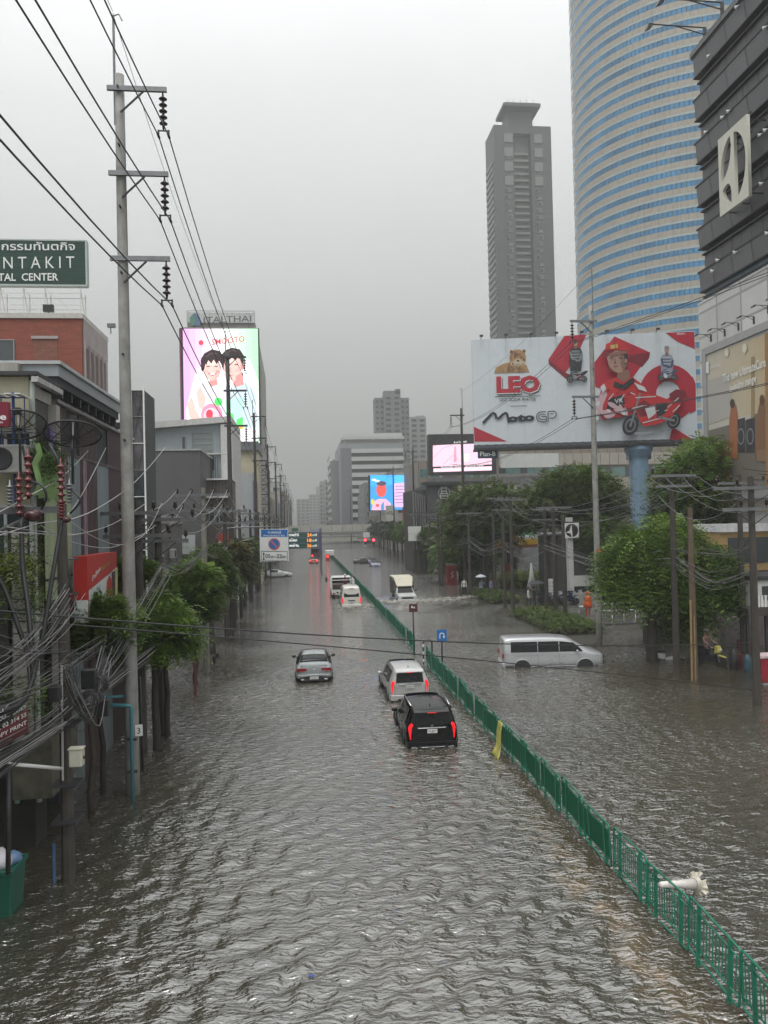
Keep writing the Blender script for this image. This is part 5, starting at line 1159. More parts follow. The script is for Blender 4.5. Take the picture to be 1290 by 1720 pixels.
bd.poly([(831,667.2),(831,666),(907,664.5),(907,665.7)],PBK);bd.text('LEO  SODA WATER',(839,674),(900,673),5.5,PBK,.006);bd.poly([(857,683),(857,682),(885,681.5),(885,682.5)],PBK)
def stroke(pts,w_,m=PBK):bd.line(pts,w_,m)
bd.text('oto',(852,709),(898,706),12.5,PBK,.055)
stroke([(811,711),(826,695),(831,694),(834,703),(838,703),(846,695),(851,694),(855,710)],4.2)
def capsule(x0,x1,y0,y1,w_):
 h_=(y1-y0)/2;P=[(x0+h_-h_*math.sin(t/8*math.pi),(y0+y1)/2-h_*math.cos(t/8*math.pi)) for t in range(9)][::1]
 stroke([(x1,y0),(x0+h_,y0)]+P+[(x0+h_,y1),(x1,y1)],w_)
capsule(901,917,692,709,1.6);capsule(904.5,916,696,705,1.3);stroke([(917,709),(917,700),(909,700)],1.5);stroke([(920,709),(920,692),(930,691)],1.6);stroke([(930,691),(934,695),(933,700),(929,703),(922,703)],1.6);stroke([(923,696),(929,695)],1.2)
def rider(cx,ty,s,suit,cap,dark):
 bd.poly([(cx-9*s,ty+52*s),(cx-11*s,ty+22*s),(cx-8*s,ty+15*s),(cx-2*s,ty+12*s),(cx+3*s,ty+12*s),(cx+9*s,ty+15*s),(cx+12*s,ty+24*s),(cx+9*s,ty+52*s)],suit)
 bd.oval(cx,ty+6*s,3.7*s,5.5*s,PSK);bd.poly([(cx-4.2*s,ty+4*s),(cx-3.8*s,ty-.5*s),(cx,ty-2*s),(cx+4*s,ty),(cx+4.4*s,ty+3.4*s),(cx-5.5*s,ty+4.4*s)],cap)
 bd.poly([(cx-3*s,ty+10*s),(cx+3*s,ty+10*s),(cx+2*s,ty+15*s),(cx-2*s,ty+15*s)],PSH)
 bd.line([(cx-9*s,ty+20*s),(cx-6*s,ty+32*s),(cx+2*s,ty+33*s)],3.2*s,dark);bd.line([(cx+10*s,ty+22*s),(cx+8*s,ty+34*s),(cx,ty+35*s)],3.2*s,dark)
 for k in range(5):bd.line([(cx-7*s,ty+(19+k*2.6)*s),(cx+7*s,ty+(18.6+k*2.6)*s)],.9*s,dark if k%2 else PW)
rider(966,572,1.0,PBK,PDR,PG)
def bike(x,y,s,m1,m2,m3,rev=1):
 def P(a,b):return(x+a*s*rev,y+b*s)
 for(a,r_) in((-24,13),(26,11)):
  bd.oval(*P(a,8),r_*s*.92,r_*s,PBK,18,);bd.oval(*P(a,8),r_*s*.55,r_*s*.62,PG,14);bd.oval(*P(a,8),r_*s*.4,r_*s*.46,PBK,12)
 bd.poly([P(-26,-8),P(-16,-17),P(-4,-16),P(10,-12),P(32,-22),P(40,-20),P(30,-10),P(16,2),P(6,12),P(-10,12),P(-12,2)],m1)
 bd.poly([P(-20,-6),P(-8,-8),P(2,2),P(-4,10),P(-12,8)],m2);bd.poly([P(4,-6),P(18,-8),P(12,4),P(2,8)],m3);bd.line([P(-24,8),P(-14,-14),P(-10,-22)],2.4*s,PG);bd.line([P(-16,-22),P(-4,-20)],2*s,PBK);bd.line([P(24,8),P(6,6)],3*s,PG)
 bd.poly([P(-30,-2),P(-18,-7),P(-12,-2),P(-20,0)],m1);bd.line([P(-14,-13),P(4,-10),P(16,-13)],1.4*s,PW);bd.line([P(-6,2),P(6,-2),P(14,-4)],1.2*s,PW)
bike(968,634,.48,PBK,PG,PDR)
rider(1118,584,.98,flat('print_blue_grey',(.28,.31,.40),.5),PG,flat('print_navy',(.06,.08,.16),.5));bike(1119,632,.46,flat('print_navy',(.06,.08,.16),.5),PW,PG)
bd.poly([(1002,742-52),(1004,668),(1012,644),(1030,636),(1048,632),(1062,636),(1080,650),(1090,664),(1084,690),(1050,700),(1010,706)],PR2)
bd.poly([(1004,668),(1014,650),(1018,664),(1008,690),(998,676)],PLB);bd.poly([(1034,636),(1036,624),(1054,622),(1056,636),(1046,644)],PSH);bd.poly([(1018,592),(1024,586),(1046,586),(1052,598),(1052,614),(1044,626),(1034,628),(1022,618),(1018,606)],PSK);bd.poly([(1040,588),(1052,598),(1052,614),(1044,626),(1040,612)],PSH)
bd.poly([(1008,600),(1014,590),(1016,580),(1030,574),(1044,577),(1053,588),(1053,600),(1048,592),(1030,590),(1014,601)],PR2);bd.poly([(1008,600),(1014,591),(1032,590),(1016,602)],PDR);bd.poly([(1023,582),(1035,580),(1036,586),(1024,588)],flat('print_yellow',(.5,.42,.12),.5))
bd.poly([(1046,590),(1053,598),(1052,612),(1047,614)],PBK);bd.oval(1049,608,2.2,4,PSK,8);bd.poly([(1019,612),(1026,622),(1036,628),(1030,627),(1021,620)],PSH);bd.poly([(1030,603),(1033,612),(1029,613)],PSH);bd.oval(1024.5,607,2.4,1,PW,8);bd.oval(1038.5,607,2.6,1,PW,8);bd.oval(1025,607,1.1,1,PBK,6);bd.oval(1038,607,1.1,1,PBK,6);bd.poly([(1020,596),(1050,590),(1050,596),(1022,601)],PSH);bd.line([(1008,599),(1014,590),(1030,589),(1052,591)],1.0,PDR);bd.line([(1030,574),(1032,589)],.8,PDR);bd.line([(1022,604),(1028,603)],1.2,PBK);bd.line([(1036,603),(1043,604)],1.2,PBK);bd.line([(1032,604),(1030,611),(1033,612)],.8,PSH);bd.line([(1028,618),(1036,617)],1.1,PDR)
bd.poly([(1030,642),(1044,648),(1060,636),(1064,642),(1046,656),(1028,650)],PBK);bd.poly([(1020,672),(1044,664),(1048,682),(1016,690)],PBK);bd.text('VR',(1030,679),(1044,677),7,PW,.02);bd.poly([(1062,644),(1080,652),(1084,660),(1070,656)],PW);bd.poly([(1006,652),(1012,646),(1016,654),(1010,662)],PW)
for k in range(9):bd.line([(1014+k*6,660+(k*13)%18),(1022+k*6,656+(k*7)%20)],1.4,[PDR,PW,PDR][k%3])
for k in range(16):
 bd.oval(990+rr.rand()*62,682+rr.rand()*22,4+rr.rand()*6,3+rr.rand()*3,[PLB,PW,PLB][k%3],8,rr.rand()*3);bd.h-=bd.step*.5
def Q(a,b):return(1092+a*1.0,690+b*1.0)
bd.poly([Q(-54,38),Q(-20,42),Q(30,34),Q(52,24),Q(20,36)],flat('print_ground_shadow',(.30,.31,.33),.5))
for(a,b,r_) in((-36,26,17),(36,18,14)):bd.oval(*Q(a,b),r_*.78,r_,PBK,22,.35);bd.oval(*Q(a,b),r_*.5,r_*.68,PG,18,.35);bd.oval(*Q(a,b),r_*.40,r_*.56,PBK,16,.35);bd.oval(*Q(a,b),r_*.12,r_*.15,PGD,8)
bd.poly([Q(-44,-4),Q(-30,-22),Q(-12,-26),Q(8,-24),Q(24,-18),Q(44,-30),Q(56,-28),Q(48,-14),Q(40,2),Q(28,16),Q(10,24),Q(-14,28),Q(-22,16),Q(-26,4)],PR2)
bd.poly([Q(-30,-6),Q(-14,-16),Q(0,-8),Q(-6,10),Q(-20,12)],PDR);bd.poly([Q(6,-10),Q(26,-12),Q(22,6),Q(8,14)],PBK);bd.poly([Q(-12,-2),Q(4,-8),Q(6,6),Q(-6,16)],PW);bd.poly([Q(28,-26),Q(40,-34),Q(54,-32),Q(58,-22),Q(44,-12),Q(30,-16)],PDR);bd.line([Q(-36,26),Q(-24,-14),Q(-20,-28)],3,PG);bd.line([Q(36,18),Q(10,12)],4,PG)
for(p_,q_) in(((-28,-20),(6,-22)),((-34,-2),(-10,-8)),((-16,22),(14,14)),((26,-4),(44,-20)),((34,4),(46,-8))):bd.line([Q(*p_),Q(*q_)],1.6,PW)
for k in range(14):bd.line([Q(-20+k*5,-18+(k*11)%34),Q(-14+k*5,-20+(k*11)%34)],1.1,[PBK,PDR,PW][k%3])
bd.poly([Q(-50,-8),Q(-38,-12),Q(-30,-6),Q(-40,-2)],PR2);bd.text('Ahm.',Q(44,-124) if False else(1132,566),(1147,565),4,PW,.02)
o=bd.mb;Mi=(Matrix.Translation(O_)@Matrix.Rotation(bl_.rotation_euler.z,4,'Z')).inverted();o.v=[tuple(Mi@Vector(p)) for p in o.v];o.build('print',None,bl_)
a=atY(803,770,79);c=atY(836,756,79);pl=E('name_plate',(a.x,79,a.z),'small dark blue plate reading Plan-B hanging under the billboard','sign');B(0,c.x-a.x,0,.12,0,c.z-a.z).build('plate',mat('navy_plate',(.015,.05,.11),.4),pl)
tb=Board(Vector((0,-.004,0)),(1,0,0),(0,0,1));tb.h=.002;tb.text('Plan-B',None,None,0,LET,.02,local=(.22,.24,c.x-a.x-.25,.24,.5));tb.build('lettering',pl)
for x in(.2,c.x-a.x-.2):MB().tube([(x,.06,c.z-a.z),(x,.06,c.z-a.z+.55)],.03,4).build('hanger',DARK,pl)
a=atY(795,748,79)
#dark slab tower
Yd=340;tx0,tx1=atY(834,400,Yd).x,atY(930,400,Yd).x;tW=tx1-tx0;tz=zY(880,211,Yd)
dt=E('residential_tower',(tx0,Yd,0),'tall dark slab tower with a flared rooftop crown left of the round tower','building')
DT=mat('tower_dark_concrete',(.072,.076,.079),.6,.1,.3);DTL=mat('tower_mid_concrete',(.12,.125,.124),.6,.12,.3);DTB=mat('tower_balcony',(.19,.195,.192),.5,.12,.4);DTG=mat('tower_glass',(.04,.045,.05),.15,.4,.2)
rec0,rec1=tW*.34,tW*.64
B(0,rec0,0,16,-.3,tz).build('left_wing',DT,dt);B(rec1,tW,0,16,-.3,tz).build('right_wing',DT,dt);B(rec0+.001,rec1-.001,3.5,16,-.3,tz-1).build('recess_wall',DTL,dt);B(rec0,rec1,.2,16,tz-3.5,tz+.01).build('top_beam',DT,dt)
nf=int((tz-8)/3.05)
for i in range(nf):
 z=6+i*3.05
 if z>tz-10:break
 if z<tz-30 or True:
  o=B(0,rec1-rec0-1.2,-1.6,0,0,1.0).build('balcony',DTB,dt,loc=(rec0+.5,3.5,z)) if i==0 else link('balcony',o.data,dt,loc=(rec0+.5,3.5,z))
for(a0,a1) in((.17,.31),(.70,.84)):
 for i in range(nf-2):
  z=6+i*3.05
  k2=(i*7+int(a0*10))%5
  o2=B(0,tW*(a1-a0)*(.45 if k2<2 else .8),-.25,-.003,0,2.2 if k2!=3 else 1.2).build('window',DTB if k2%2 else DTL,dt,loc=(tW*a0+(tW*(a1-a0)*.4 if k2==1 else 0),0,z))
  B(.15,tW*(a1-a0)*.3,-.30,-.254,.3,1.6).build('pane',DTG,o2)
for i in range(nf-4):
 z=8+i*3.05;o3=MB().hexa([(-.5,2,0),(-.01,2,0),(-.01,15,0),(-.5,15,0),(-.5,2,1.3),(-.01,2,1.3),(-.01,15,1.3),(-.5,15,1.3)]).build('side_balcony',DTB,dt,loc=(0,0,z)) if i==0 else link('side_balcony',o3.data,dt,loc=(0,0,z))
for i in range(4):B(tW*.17+.0,tW*.32,-.4,-.003,tz-8-i*6.5,tz-4-i*6.5).build('upper_window',DTB,dt);B(tW*.70,tW*.84,-.4,-.003,tz-8-i*6.5,tz-4-i*6.5).build('upper_window',DTB,dt)
zc_=zY(872,178,Yd);nx0,nx1=atY(850,200,Yd+6).x-tx0,atY(893,200,Yd+6).x-tx0;kx0,kx1=atY(846,178,Yd).x-tx0,atY(908,178,Yd).x-tx0
B(nx0,nx1,5,13,tz,zc_-.01).build('crown_base',DTL,dt);B(kx0,kx1,0,14.5,zc_,zc_+1.5).build('crown',DT,dt);B(kx0+1,kx1-1,1,13,zc_+1.503,zc_+2.2).build('crown_rim',DTB,dt)
for k in range(5):MB().tube([(kx0+2+k*3,.5,zc_+1.5),(kx0+2+k*3,.5,zc_+3.6)],.12,4).build('mast',DTB,dt)
#white banded office block
Yb=300;x0=atY(571,800,Yb).x;xa=atY(591,800,Yb).x;x1=atY(678,800,Yb).x;zb_=lambda py:zY(620,py,Yb)
wb=E('office_block',(x0,Yb,0),'white banded office block above the street vanishing point','building');W_=x1-x0
B(0,W_,0,40,-.3,zb_(745)).build('wall',mat('pale_grey_facade',(.27,.29,.30),.5,.08,.2),wb);B(2,W_,1.5,40,zb_(745),zb_(727)).build('penthouse',mat('white_facade',(.50,.51,.50),.5,.08,.3),wb);B(1,W_+.5,-.5,30,zb_(738),zb_(733)).build('roof_slab',_M['white_facade'],wb)
B(0.5,xa-x0,-.4,-.003,2,zb_(752)).build('stair_panel',mat('grey_facade',(.17,.18,.19),.5,.1),wb)
for i in range(12):
 zt_=zb_(754+i*13.4);
 if zt_<8:break
 B(xa-x0,W_,-.9,-.003,zt_-1.55,zt_).build('white_band',_M['white_facade'],wb);B(xa-x0+.1,W_-.1,-.2,-.003,zt_-2.9,zt_-1.6).build('window_band',DTG,wb)
B(-3.2,-.01,10,40,-.3,zb_(770)).build('side_block',mat('mid_grey_facade',(.20,.21,.21),.5,.1),wb)
for i in range(9):B(-3.6,-3.21,10,38,8+i*3.2,9.4+i*3.2).build('side_band',_M['white_facade'],wb)
#hazy towers behind it
def far_tower(label,px0,px1,pt,Y,m,steps=(),bands=True,cat='building',side=True):
 x0,x1=atY(px0,800,Y).x,atY(px1,800,Y).x;z=zY((px0+px1)/2,pt,Y);e=E('high_rise',(x0,Y,0),label,cat,'far buildings fading in the rain');W_=x1-x0
 B(0,W_,0,W_*.8+6,-.3,z).build('wall',m,e)
 for(a,b_,pt2) in steps:B(W_*a,W_*b_,.5,W_*.7,z,zY((px0+px1)/2,pt2,Y)).build('upper_block',m,e)
 if bands:
  n=int(z/3.4);cols=max(2,int(W_/4.2));wm=window_mesh(W_/cols*.62,1.7,1,1,dep=.3,frame=mat('far_frame',(.25,.26,.26),.5),glass=DTG)
  if n*cols>420:n=int(420/cols)
  for i in range(n):
   for k in range(cols):link('window',wm,e,loc=(W_*(k+.5)/cols,-.005,z-2.4-i*3.4))
 return e
HA=mat('hazy_concrete',(.16,.165,.165),.6,.1,.2);HB=mat('hazy_pale_concrete',(.26,.265,.26),.6,.1,.2)
far_tower('tall hazy grey tower with stepped top behind the banded block',648,676,662,470,HA,((.0,1.0,656),(.7,1.0,653)))
far_tower('left shoulder of the tall hazy tower, lighter framed top',632,648,668,472,HA)
far_tower('right shoulder of the tall hazy tower',676,690,668,474,HA)
far_tower('pale hazy twin tower right of the grey one',691,718,700,500,HB,((.4,.9,698),))
far_tower('mid grey slab left of the banded block',560,571,772,360,HA)
far_tower('small faint tower near the vanishing point, third from the banded block',545,561,806,520,HB)
far_tower('very faint wide tower at the vanishing point',518,543,830,900,HB,((.5,.9,818),))
far_tower('very faint low tower left of the vanishing point',497,519,838,800,HB)
far_tower('faint tower right over the footbridge',536,547,812,650,HB,((.1,.9,808),))
#ITALTHAI building with LED wall on the left
Yi=108;x0,x1=atY(311,700,Yi).x,atY(434,700,Yi).x;zi=zY(370,550,Yi)
ib=E('office_tower',(x0,Yi,0),'pale office building carrying the tall pink and green LED wall at left','building');W_=x1-x0;PCON=mat('pale_beige_facade',(.34,.335,.31),.6,.08,.4,stain=.1)
m=MB();m.hexa([(0,0,-.3),(W_,0,-.3),(W_,22,-.3),(0,22,-.3),(0,0,zi),(W_,0,zi),(W_+.2,22,zi-3),(0,22,zi-3)]);m.build('wall',PCON,ib)
B(.3,W_-.3,1.6,14,zi+.003,zi+1.4).build('parapet',mat('mauve_grey_panel',(.27,.25,.25),.6,.1),ib);B(-.2,W_+.3,-1.0,-.004,zY(370,746,Yi)-2.5,zY(370,746,Yi)-.1).build('lower_fascia',mat('grey_eaves',(.14,.15,.16),.5),ib)
for k in range(7):B(W_+.005,W_+.12,2+k*2.8,3.8+k*2.8,6,zi-4).build('fin_panel',PCON,ib)
e,bd,a,c=screen_box('led_screen','tall pink to green LED wall with two people and drinks, left skyline',307,433,552,745,106.8,.9,.15)
n=12
PK=[(.82,.42,.78),(.84,.48,.80),(.86,.56,.83),(.88,.66,.86),(.90,.78,.88),(.92,.88,.92),(.90,.92,.91),(.82,.92,.84),(.70,.90,.74),(.58,.88,.64),(.50,.86,.56),(.45,.84,.50)]
for i in range(n):
 xa_,xb_=307+126*i/n,307+126*(i+1)/n;dyt=0
 bd.poly([(xa_,552),(xb_,552),(xb_+3,745),(xa_+3,745)],S_('sweep_'+'abcdefghijkl'[i],PK[i],1.0));bd.h-=bd.step
bd.h+=bd.step
W1=S_('soft_white',(.9,.88,.9),1.0);HR=S_('hair_brown',(.055,.035,.04),.4);SKN=S_('skin_light',(.86,.55,.50),.9);SKD=S_('skin_rose',(.75,.33,.32),.8);BLS=S_('blouse',(.82,.80,.90),.95);JK=S_('jacket_pale_blue',(.60,.72,.78),.85)
for k in range(5):bd.poly([(330,620+k*8),(352+k*2,612+k*6),(420-k*2,604+k*8),(434,640+k*20),(434,745),(314+k,745),(312+k*3,690)],W1);bd.h-=bd.step
bd.h+=bd.step
bd.poly([(384,660),(392,642),(404,640),(418,646),(430,662),(434,720),(434,745),(392,745)],JK);bd.poly([(390,630),(408,628),(410,646),(394,650)],SKD);bd.oval(391,617,16,23,SKN,20);bd.oval(407,616,3.5,6,SKD,8);bd.poly([(372,600),(376,592),(388,586),(402,588),(409,600),(407,612),(403,600),(390,598),(378,602),(374,608)],HR)
SK2=S_('skin_mid',(.84,.46,.42),.9);SK3=S_('skin_glow',(.92,.66,.60),.95);HR2=S_('hair_sheen',(.16,.10,.10),.5);bd.poly([(376,604),(386,600),(382,628),(388,638),(378,630)],SK2);bd.oval(384,621,3.5,2.4,SKD,8);bd.oval(399,622,4,3,SK2,8);bd.oval(392,607,7,4,SK3,10);bd.poly([(396,632),(408,624),(408,646),(396,650)],SKD);bd.poly([(374,610),(372,596),(379,588),(390,584),(403,587),(410,598),(409,615),(406,604),(398,601),(394,605),(390,600),(384,606),(381,601),(377,610)],HR);bd.line([(380,593),(390,588),(400,592)],1.6,HR2);bd.line([(380,612),(386,611)],1.3,HR);bd.line([(394,612),(400,613)],1.3,HR);bd.line([(388,617),(386,624),(390,625)],.9,SKD);bd.line([(384,631),(392,630)],1.6,SKD)
bd.poly([(318,700),(326,664),(336,646),(352,640),(366,640),(380,650),(388,680),(386,745),(314,745)],BLS);bd.poly([(330,660),(336,648),(346,668),(342,690),(334,684)],SKN);bd.poly([(314,680),(322,664),(330,690),(338,706),(330,716),(318,700)],SKN);bd.poly([(350,632),(364,632),(366,646),(354,650)],SKD)
bd.oval(356.5,620,14,20,SKN,20);bd.poly([(338,622),(338,602),(346,592),(358,589),(370,593),(375,604),(374,618),(370,606),(358,602),(346,606),(343,622)],HR)
bd.poly([(366,606),(370,622),(362,638),(356,640),(368,634),(372,620)],SK2);bd.oval(347,624,3.4,2.4,SK2,8);bd.oval(366,624,3.4,2.4,SKD,8);bd.oval(356,610,8,4.5,SK3,10);bd.poly([(340,628),(337,606),(343,594),(356,587),(370,590),(377,604),(375,626),(372,612),(368,606),(364,612),(359,604),(355,611),(350,605),(347,613),(344,610)],HR);bd.line([(346,600),(354,594),(364,594)],1.8,HR2);bd.line([(347,616),(353,615)],1.3,HR);bd.line([(360,615),(366,616)],1.3,HR);bd.line([(350,627),(357,631),(364,627)],2.0,S_('lip',(.7,.12,.16),.8));bd.oval(357,628.5,4.5,1.6,W1,8)
bd.line([(352,652),(362,660),(372,650)],1.2,S_('fold',(.70,.62,.74),.8));bd.line([(330,690),(342,700),(356,702)],1.0,S_('fold',(.70,.62,.74),.8))
PKG=S_('pink_drink',(.85,.28,.42),1.0);RDG=S_('red_drink',(.85,.06,.10),1.0);GNG=S_('green_drink',(.10,.75,.15),1.0);G2=S_('mint_drink',(.50,.85,.72),.9)
bd.oval(356,697,18,19,PKG,22);bd.oval(355,698,13,13,S_('pale_rose',(.88,.55,.62),1.0),18);bd.oval(352,696,6,8,RDG,12);bd.poly([(344,712),(347,702),(358,702),(360,712)],RDG)
bd.oval(367,675,7,7,GNG,12);bd.poly([(378,672),(408,668),(406,700),(398,716),(382,716)],G2);bd.poly([(398,705),(408,700),(408,722),(396,722)],GNG);bd.poly([(380,690),(392,696),(394,712),(382,712)],GNG);bd.oval(387,716,7,6,GNG,12)
bd.poly([(378,722),(434,720),(434,745),(379,745)],W1);bd.poly([(396,718),(408,716),(408,720),(397,721)],S_('orange_accent',(.9,.45,.05),.9))
bd.oval(338,576,4.2,4.2,RDG,14)
bd.text('SMOOTO',(356,580),(411,574),10,S_('lettering_red',(.62,.10,.12),.7),.01);bd.text('collagen',(392,563),(411,561),3.5,S_('lettering_grey',(.5,.6,.55),.6))
finish(bd,e)
B(-.2,0.0,-.004,.9,0,c.z-a.z).build('edge_trim',mat('magenta_edge',(.25,.05,.15),.4),e)
a=atY(314,548,Yi+1);c=atY(428,522,Yi+1);ns=E('rooftop_sign',(a.x,Yi+1,a.z),'pale framed rooftop sign with a blue green house symbol and grey ITALTHAI letters','sign');W_=c.x-a.x;H_=c.z-a.z
for(x0_,x1_,z0_,z1_) in((0,W_,H_-.08,H_),(0,.1,.5,H_-.081),(W_-.1,W_,.5,H_-.081),(W_*.33,W_*.33+.06,.5,H_-.081)):B(x0_,x1_,0,.12,z0_,z1_).build('frame',mat('pale_frame',(.42,.43,.42),.5),ns)
B(.1,W_-.1,.3,.34,.6,H_-.2).build('backing_mesh',mat('pale_mesh',(.66,.67,.665),.6),ns)
for k in range(5):B(W_*(k+.5)/5-.05,W_*(k+.5)/5+.05,.36,.5,-.6,H_*.8).build('post',GREYM,ns)
bd=Board((a.x,Yi+1,a.z),(1,0,0),(0,0,1));bd.h=.02;GT=flat('grey_letter_face',(.13,.13,.14),.4)
bd.poly([(319,547),(319,533),(327,525),(336,533),(336,547)],flat('house_blue',(.10,.17,.30),.4));bd.poly([(319,547),(319,533),(325,527),(328,540),(325,547)],flat('house_green',(.12,.25,.17),.4));bd.text('ITALTHAI',(342,543),(422,540),11,GT,.012);bd.text('group',(414,528),(419,528),2.2,GT)
finish(bd,ns,'lettering')
MB().tube([(1.0,.2,H_),(1.0,.2,H_+1.6)],.03,4).build('lightning_rod',GREYM,ns)
#rows of smaller buildings receding both sides
rr=np.random.RandomState(11)
cols_=[mat(n_,c_,.65,.2,.8,stain=.35) for n_,c_ in(('row_cream_wall',(.33,.31,.25)),('row_grey_wall',(.22,.225,.22)),('row_white_wall',(.42,.42,.40)),('row_brown_wall',(.16,.13,.105)),('row_pink_wall',(.34,.24,.22)),('row_dark_wall',(.09,.09,.095)),('row_bluegrey_wall',(.21,.25,.28)))]
adj=['cream','grey','off-white','brown','pinkish','charcoal','blue grey']
y=92;i=0
while y<620:
 d=rr.uniform(9,15)*(1+y/300);h=min(rr.uniform(8.5,15)*(1+y/500),24);ci=i*3%7
 if 95<y<130:h=min(h,12)
 x1=-6.8-rr.rand()*1.5
 block('shophouse','%s shophouse in the left row, %s beyond the white box wall'%(adj[ci],ordn(i)),x1-12,x1,y,y+d-.4,h,cols_[ci],group='left row of shophouses',front=dict(w=1.6,h=1.5,cols=4,rows=int(h/3.3),z0=3,dz=3.3,nx=2),side=dict(w=1.4,h=1.6,cols=max(2,int(d/3.4)),rows=int(h/3.3),z0=3,dz=3.3,nx=2) if y<260 else None)
 y+=d;i+=1
y=104;i=0
while y<640:
 d=rr.uniform(9,15)*(1+y/300);h=min(rr.uniform(9,16)*(1+y/600),26);ci=(i*5+1)%7;x0=21+rr.rand()*2+(9 if y<172 else 0)
 if y>118:
  block('shophouse','%s shophouse in the right row, %s beyond the street trees'%(adj[ci],ordn(i)),x0,x0+13,y,y+d-.4,h,cols_[ci],group='right row of shophouses',front=dict(w=1.6,h=1.5,cols=4,rows=int(h/3.3),z0=3,dz=3.3,nx=2),side=dict(w=1.4,h=1.6,cols=max(2,int(d/3.4)),rows=int(h/3.3),z0=3,dz=3.3,nx=2) if y<280 else None)
  i+=1
 y+=d
#footbridge and beam over the road
Yo=215;fbz=zY(580,896,Yo);fo=E('footbridge',(8,Yo,0),'pale concrete footbridge crossing the whole street in the distance','bridge');FC=mat('pale_bridge_concrete',(.42,.41,.37),.6,.12,.5,stain=.2)
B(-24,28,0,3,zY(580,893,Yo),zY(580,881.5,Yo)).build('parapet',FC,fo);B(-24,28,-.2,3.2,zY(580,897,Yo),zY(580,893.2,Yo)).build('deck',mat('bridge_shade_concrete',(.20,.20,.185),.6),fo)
for x in(-18,-13,9.5,25):B(x-.45,x+.45,.6,2.4,-.3,zY(580,897.2,Yo)).build('pier',FC,fo)
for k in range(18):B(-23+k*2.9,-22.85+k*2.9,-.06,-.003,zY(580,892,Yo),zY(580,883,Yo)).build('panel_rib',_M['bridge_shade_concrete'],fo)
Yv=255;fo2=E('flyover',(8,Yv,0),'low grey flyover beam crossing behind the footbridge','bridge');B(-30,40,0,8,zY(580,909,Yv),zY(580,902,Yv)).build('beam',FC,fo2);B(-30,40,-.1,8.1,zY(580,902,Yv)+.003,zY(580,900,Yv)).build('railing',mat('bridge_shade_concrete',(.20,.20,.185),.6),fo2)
for x in(-22,10,32):B(x-.8,x+.8,2,5,-.3,zY(580,909.2,Yv)).build('pier',FC,fo2)
#median barriers
FG=mat('green_barrier_paint',(.008,.16,.095),.38,.3,4,stain=.3);FGD=mat('dark_green_sheet',(.002,.105,.048),.55,.15,2,streak=True,stain=.05,spec=.2)
FX=5.80;BL_=1.45
def rail_frame():
 m=MB();h=.86;r=.07;L_=BL_-.03;z0=.05
 P=[(0,r,h),(0,L_-r,h)]
 P+=[(0,L_-r+r*math.sin(t*math.pi/8),h-r+r*math.cos(t*math.pi/8)) for t in range(1,5)]
 P+=[(0,L_,z0+r)]+[(0,L_-r+r*math.cos(t*math.pi/8),z0+r-r*math.sin(t*math.pi/8)) for t in range(1,5)]
 P+=[(0,r,z0)]+[(0,r-r*math.sin(t*math.pi/8),z0+r-r*math.cos(t*math.pi/8)) for t in range(1,5)]
 P+=[(0,0,h-r)]+[(0,r-r*math.cos(t*math.pi/8),h-r+r*math.sin(t*math.pi/8)) for t in range(1,5)]
 m.tube(P,.019,7,False);return m
def make_barrier(kind,label,loc):
 e=E('road_barrier',loc,label,'barrier')
 rail_frame().build('frame',FG,e,smooth=True)
 MB().tube([(0,.03,.73),(0,BL_-.06,.73)],.015,6).build('upper_rail',FG,e,smooth=True)
 MB().tube([(0,.03,.19),(0,BL_-.06,.19)],.015,6).build('lower_rail',FG,e,smooth=True)
 lg=MB().box(-.024,.024,-.024,.024,-.5,.86).build('leg',FG,e,loc=(0,.26,0));link('leg',lg.data,e,loc=(0,BL_-.32,0))
 if kind=='bars':
  b_=MB().tube([(0,0,.20),(0,0,.72)],.0105,5).build('bar',FG,e,loc=(0,.10,0))
  for i in range(1,15):link('bar',b_.data,e,loc=(0,.10+i*.0885,0))
 else :
  B(-.008,.008,.01,BL_-.04,.17,.75).build('solid_sheet',FGD,e)
  if kind=='near':
   b_=MB().box(-.014,-.009,-.006,.006,.21,.71).build('sheet_rib',FGD,e,loc=(0,.10,0))
   for i in range(1,12):link('sheet_rib',b_.data,e,loc=(0,.10+i*.11,0))
 return e
GN='green barriers of the near median run';GF='green barriers of the far median run'
k0=8.55
pb_,ps_,pf_=None,None,None
nb=0
for i in range(19):
 y=k0+i*BL_;kind='bars' if y<14 else 'near' if y<20 else 'solid'
 lb={'bars':'barred green median barrier, %s from the lower right photo edge','near':'green median barrier with dark sheet, %s from the lower right edge','solid':'solid green median barrier, %s from the lower right edge'}[kind]%ordn(i)
 if i==18:lb='last barrier of the near green run, ending beside the blue U-turn sign pole'
 loc=(FX-.004*(y-10)+random.uniform(-.03,.03),y,random.uniform(-.02,.015))
 rz=random.uniform(-.025,.025)
 src={'bars':pb_,'near':ps_,'solid':pf_}[kind]
 if src is None:
  o=make_barrier(kind,lb,loc);o['group']=GN
  if kind=='bars':pb_=o
  elif kind=='near':ps_=o
  else :pf_=o
 else :o=copy_tree(src,loc,None,lb,GN)
 o.rotation_euler=(random.uniform(-.05,.05),random.uniform(-.04,.04),rz)
yend=k0+19*BL_
y=40.2;i=0
while y<178:
 lb='solid green barrier of the far median run, %s from its near end'%ordn(i)
 o=copy_tree(pf_,(5.70-.0010*(y-40)+random.uniform(-.04,.04),y,random.uniform(-.03,.02)),None,lb,GF);o.rotation_euler=(random.uniform(-.02,.02),0,random.uniform(-.02,.02));y+=BL_+.02;i+=1
ue=E('hoop_guard',(5.62,yend+.25,0),'short black and white hoop at the far tip of the near green run','railing')
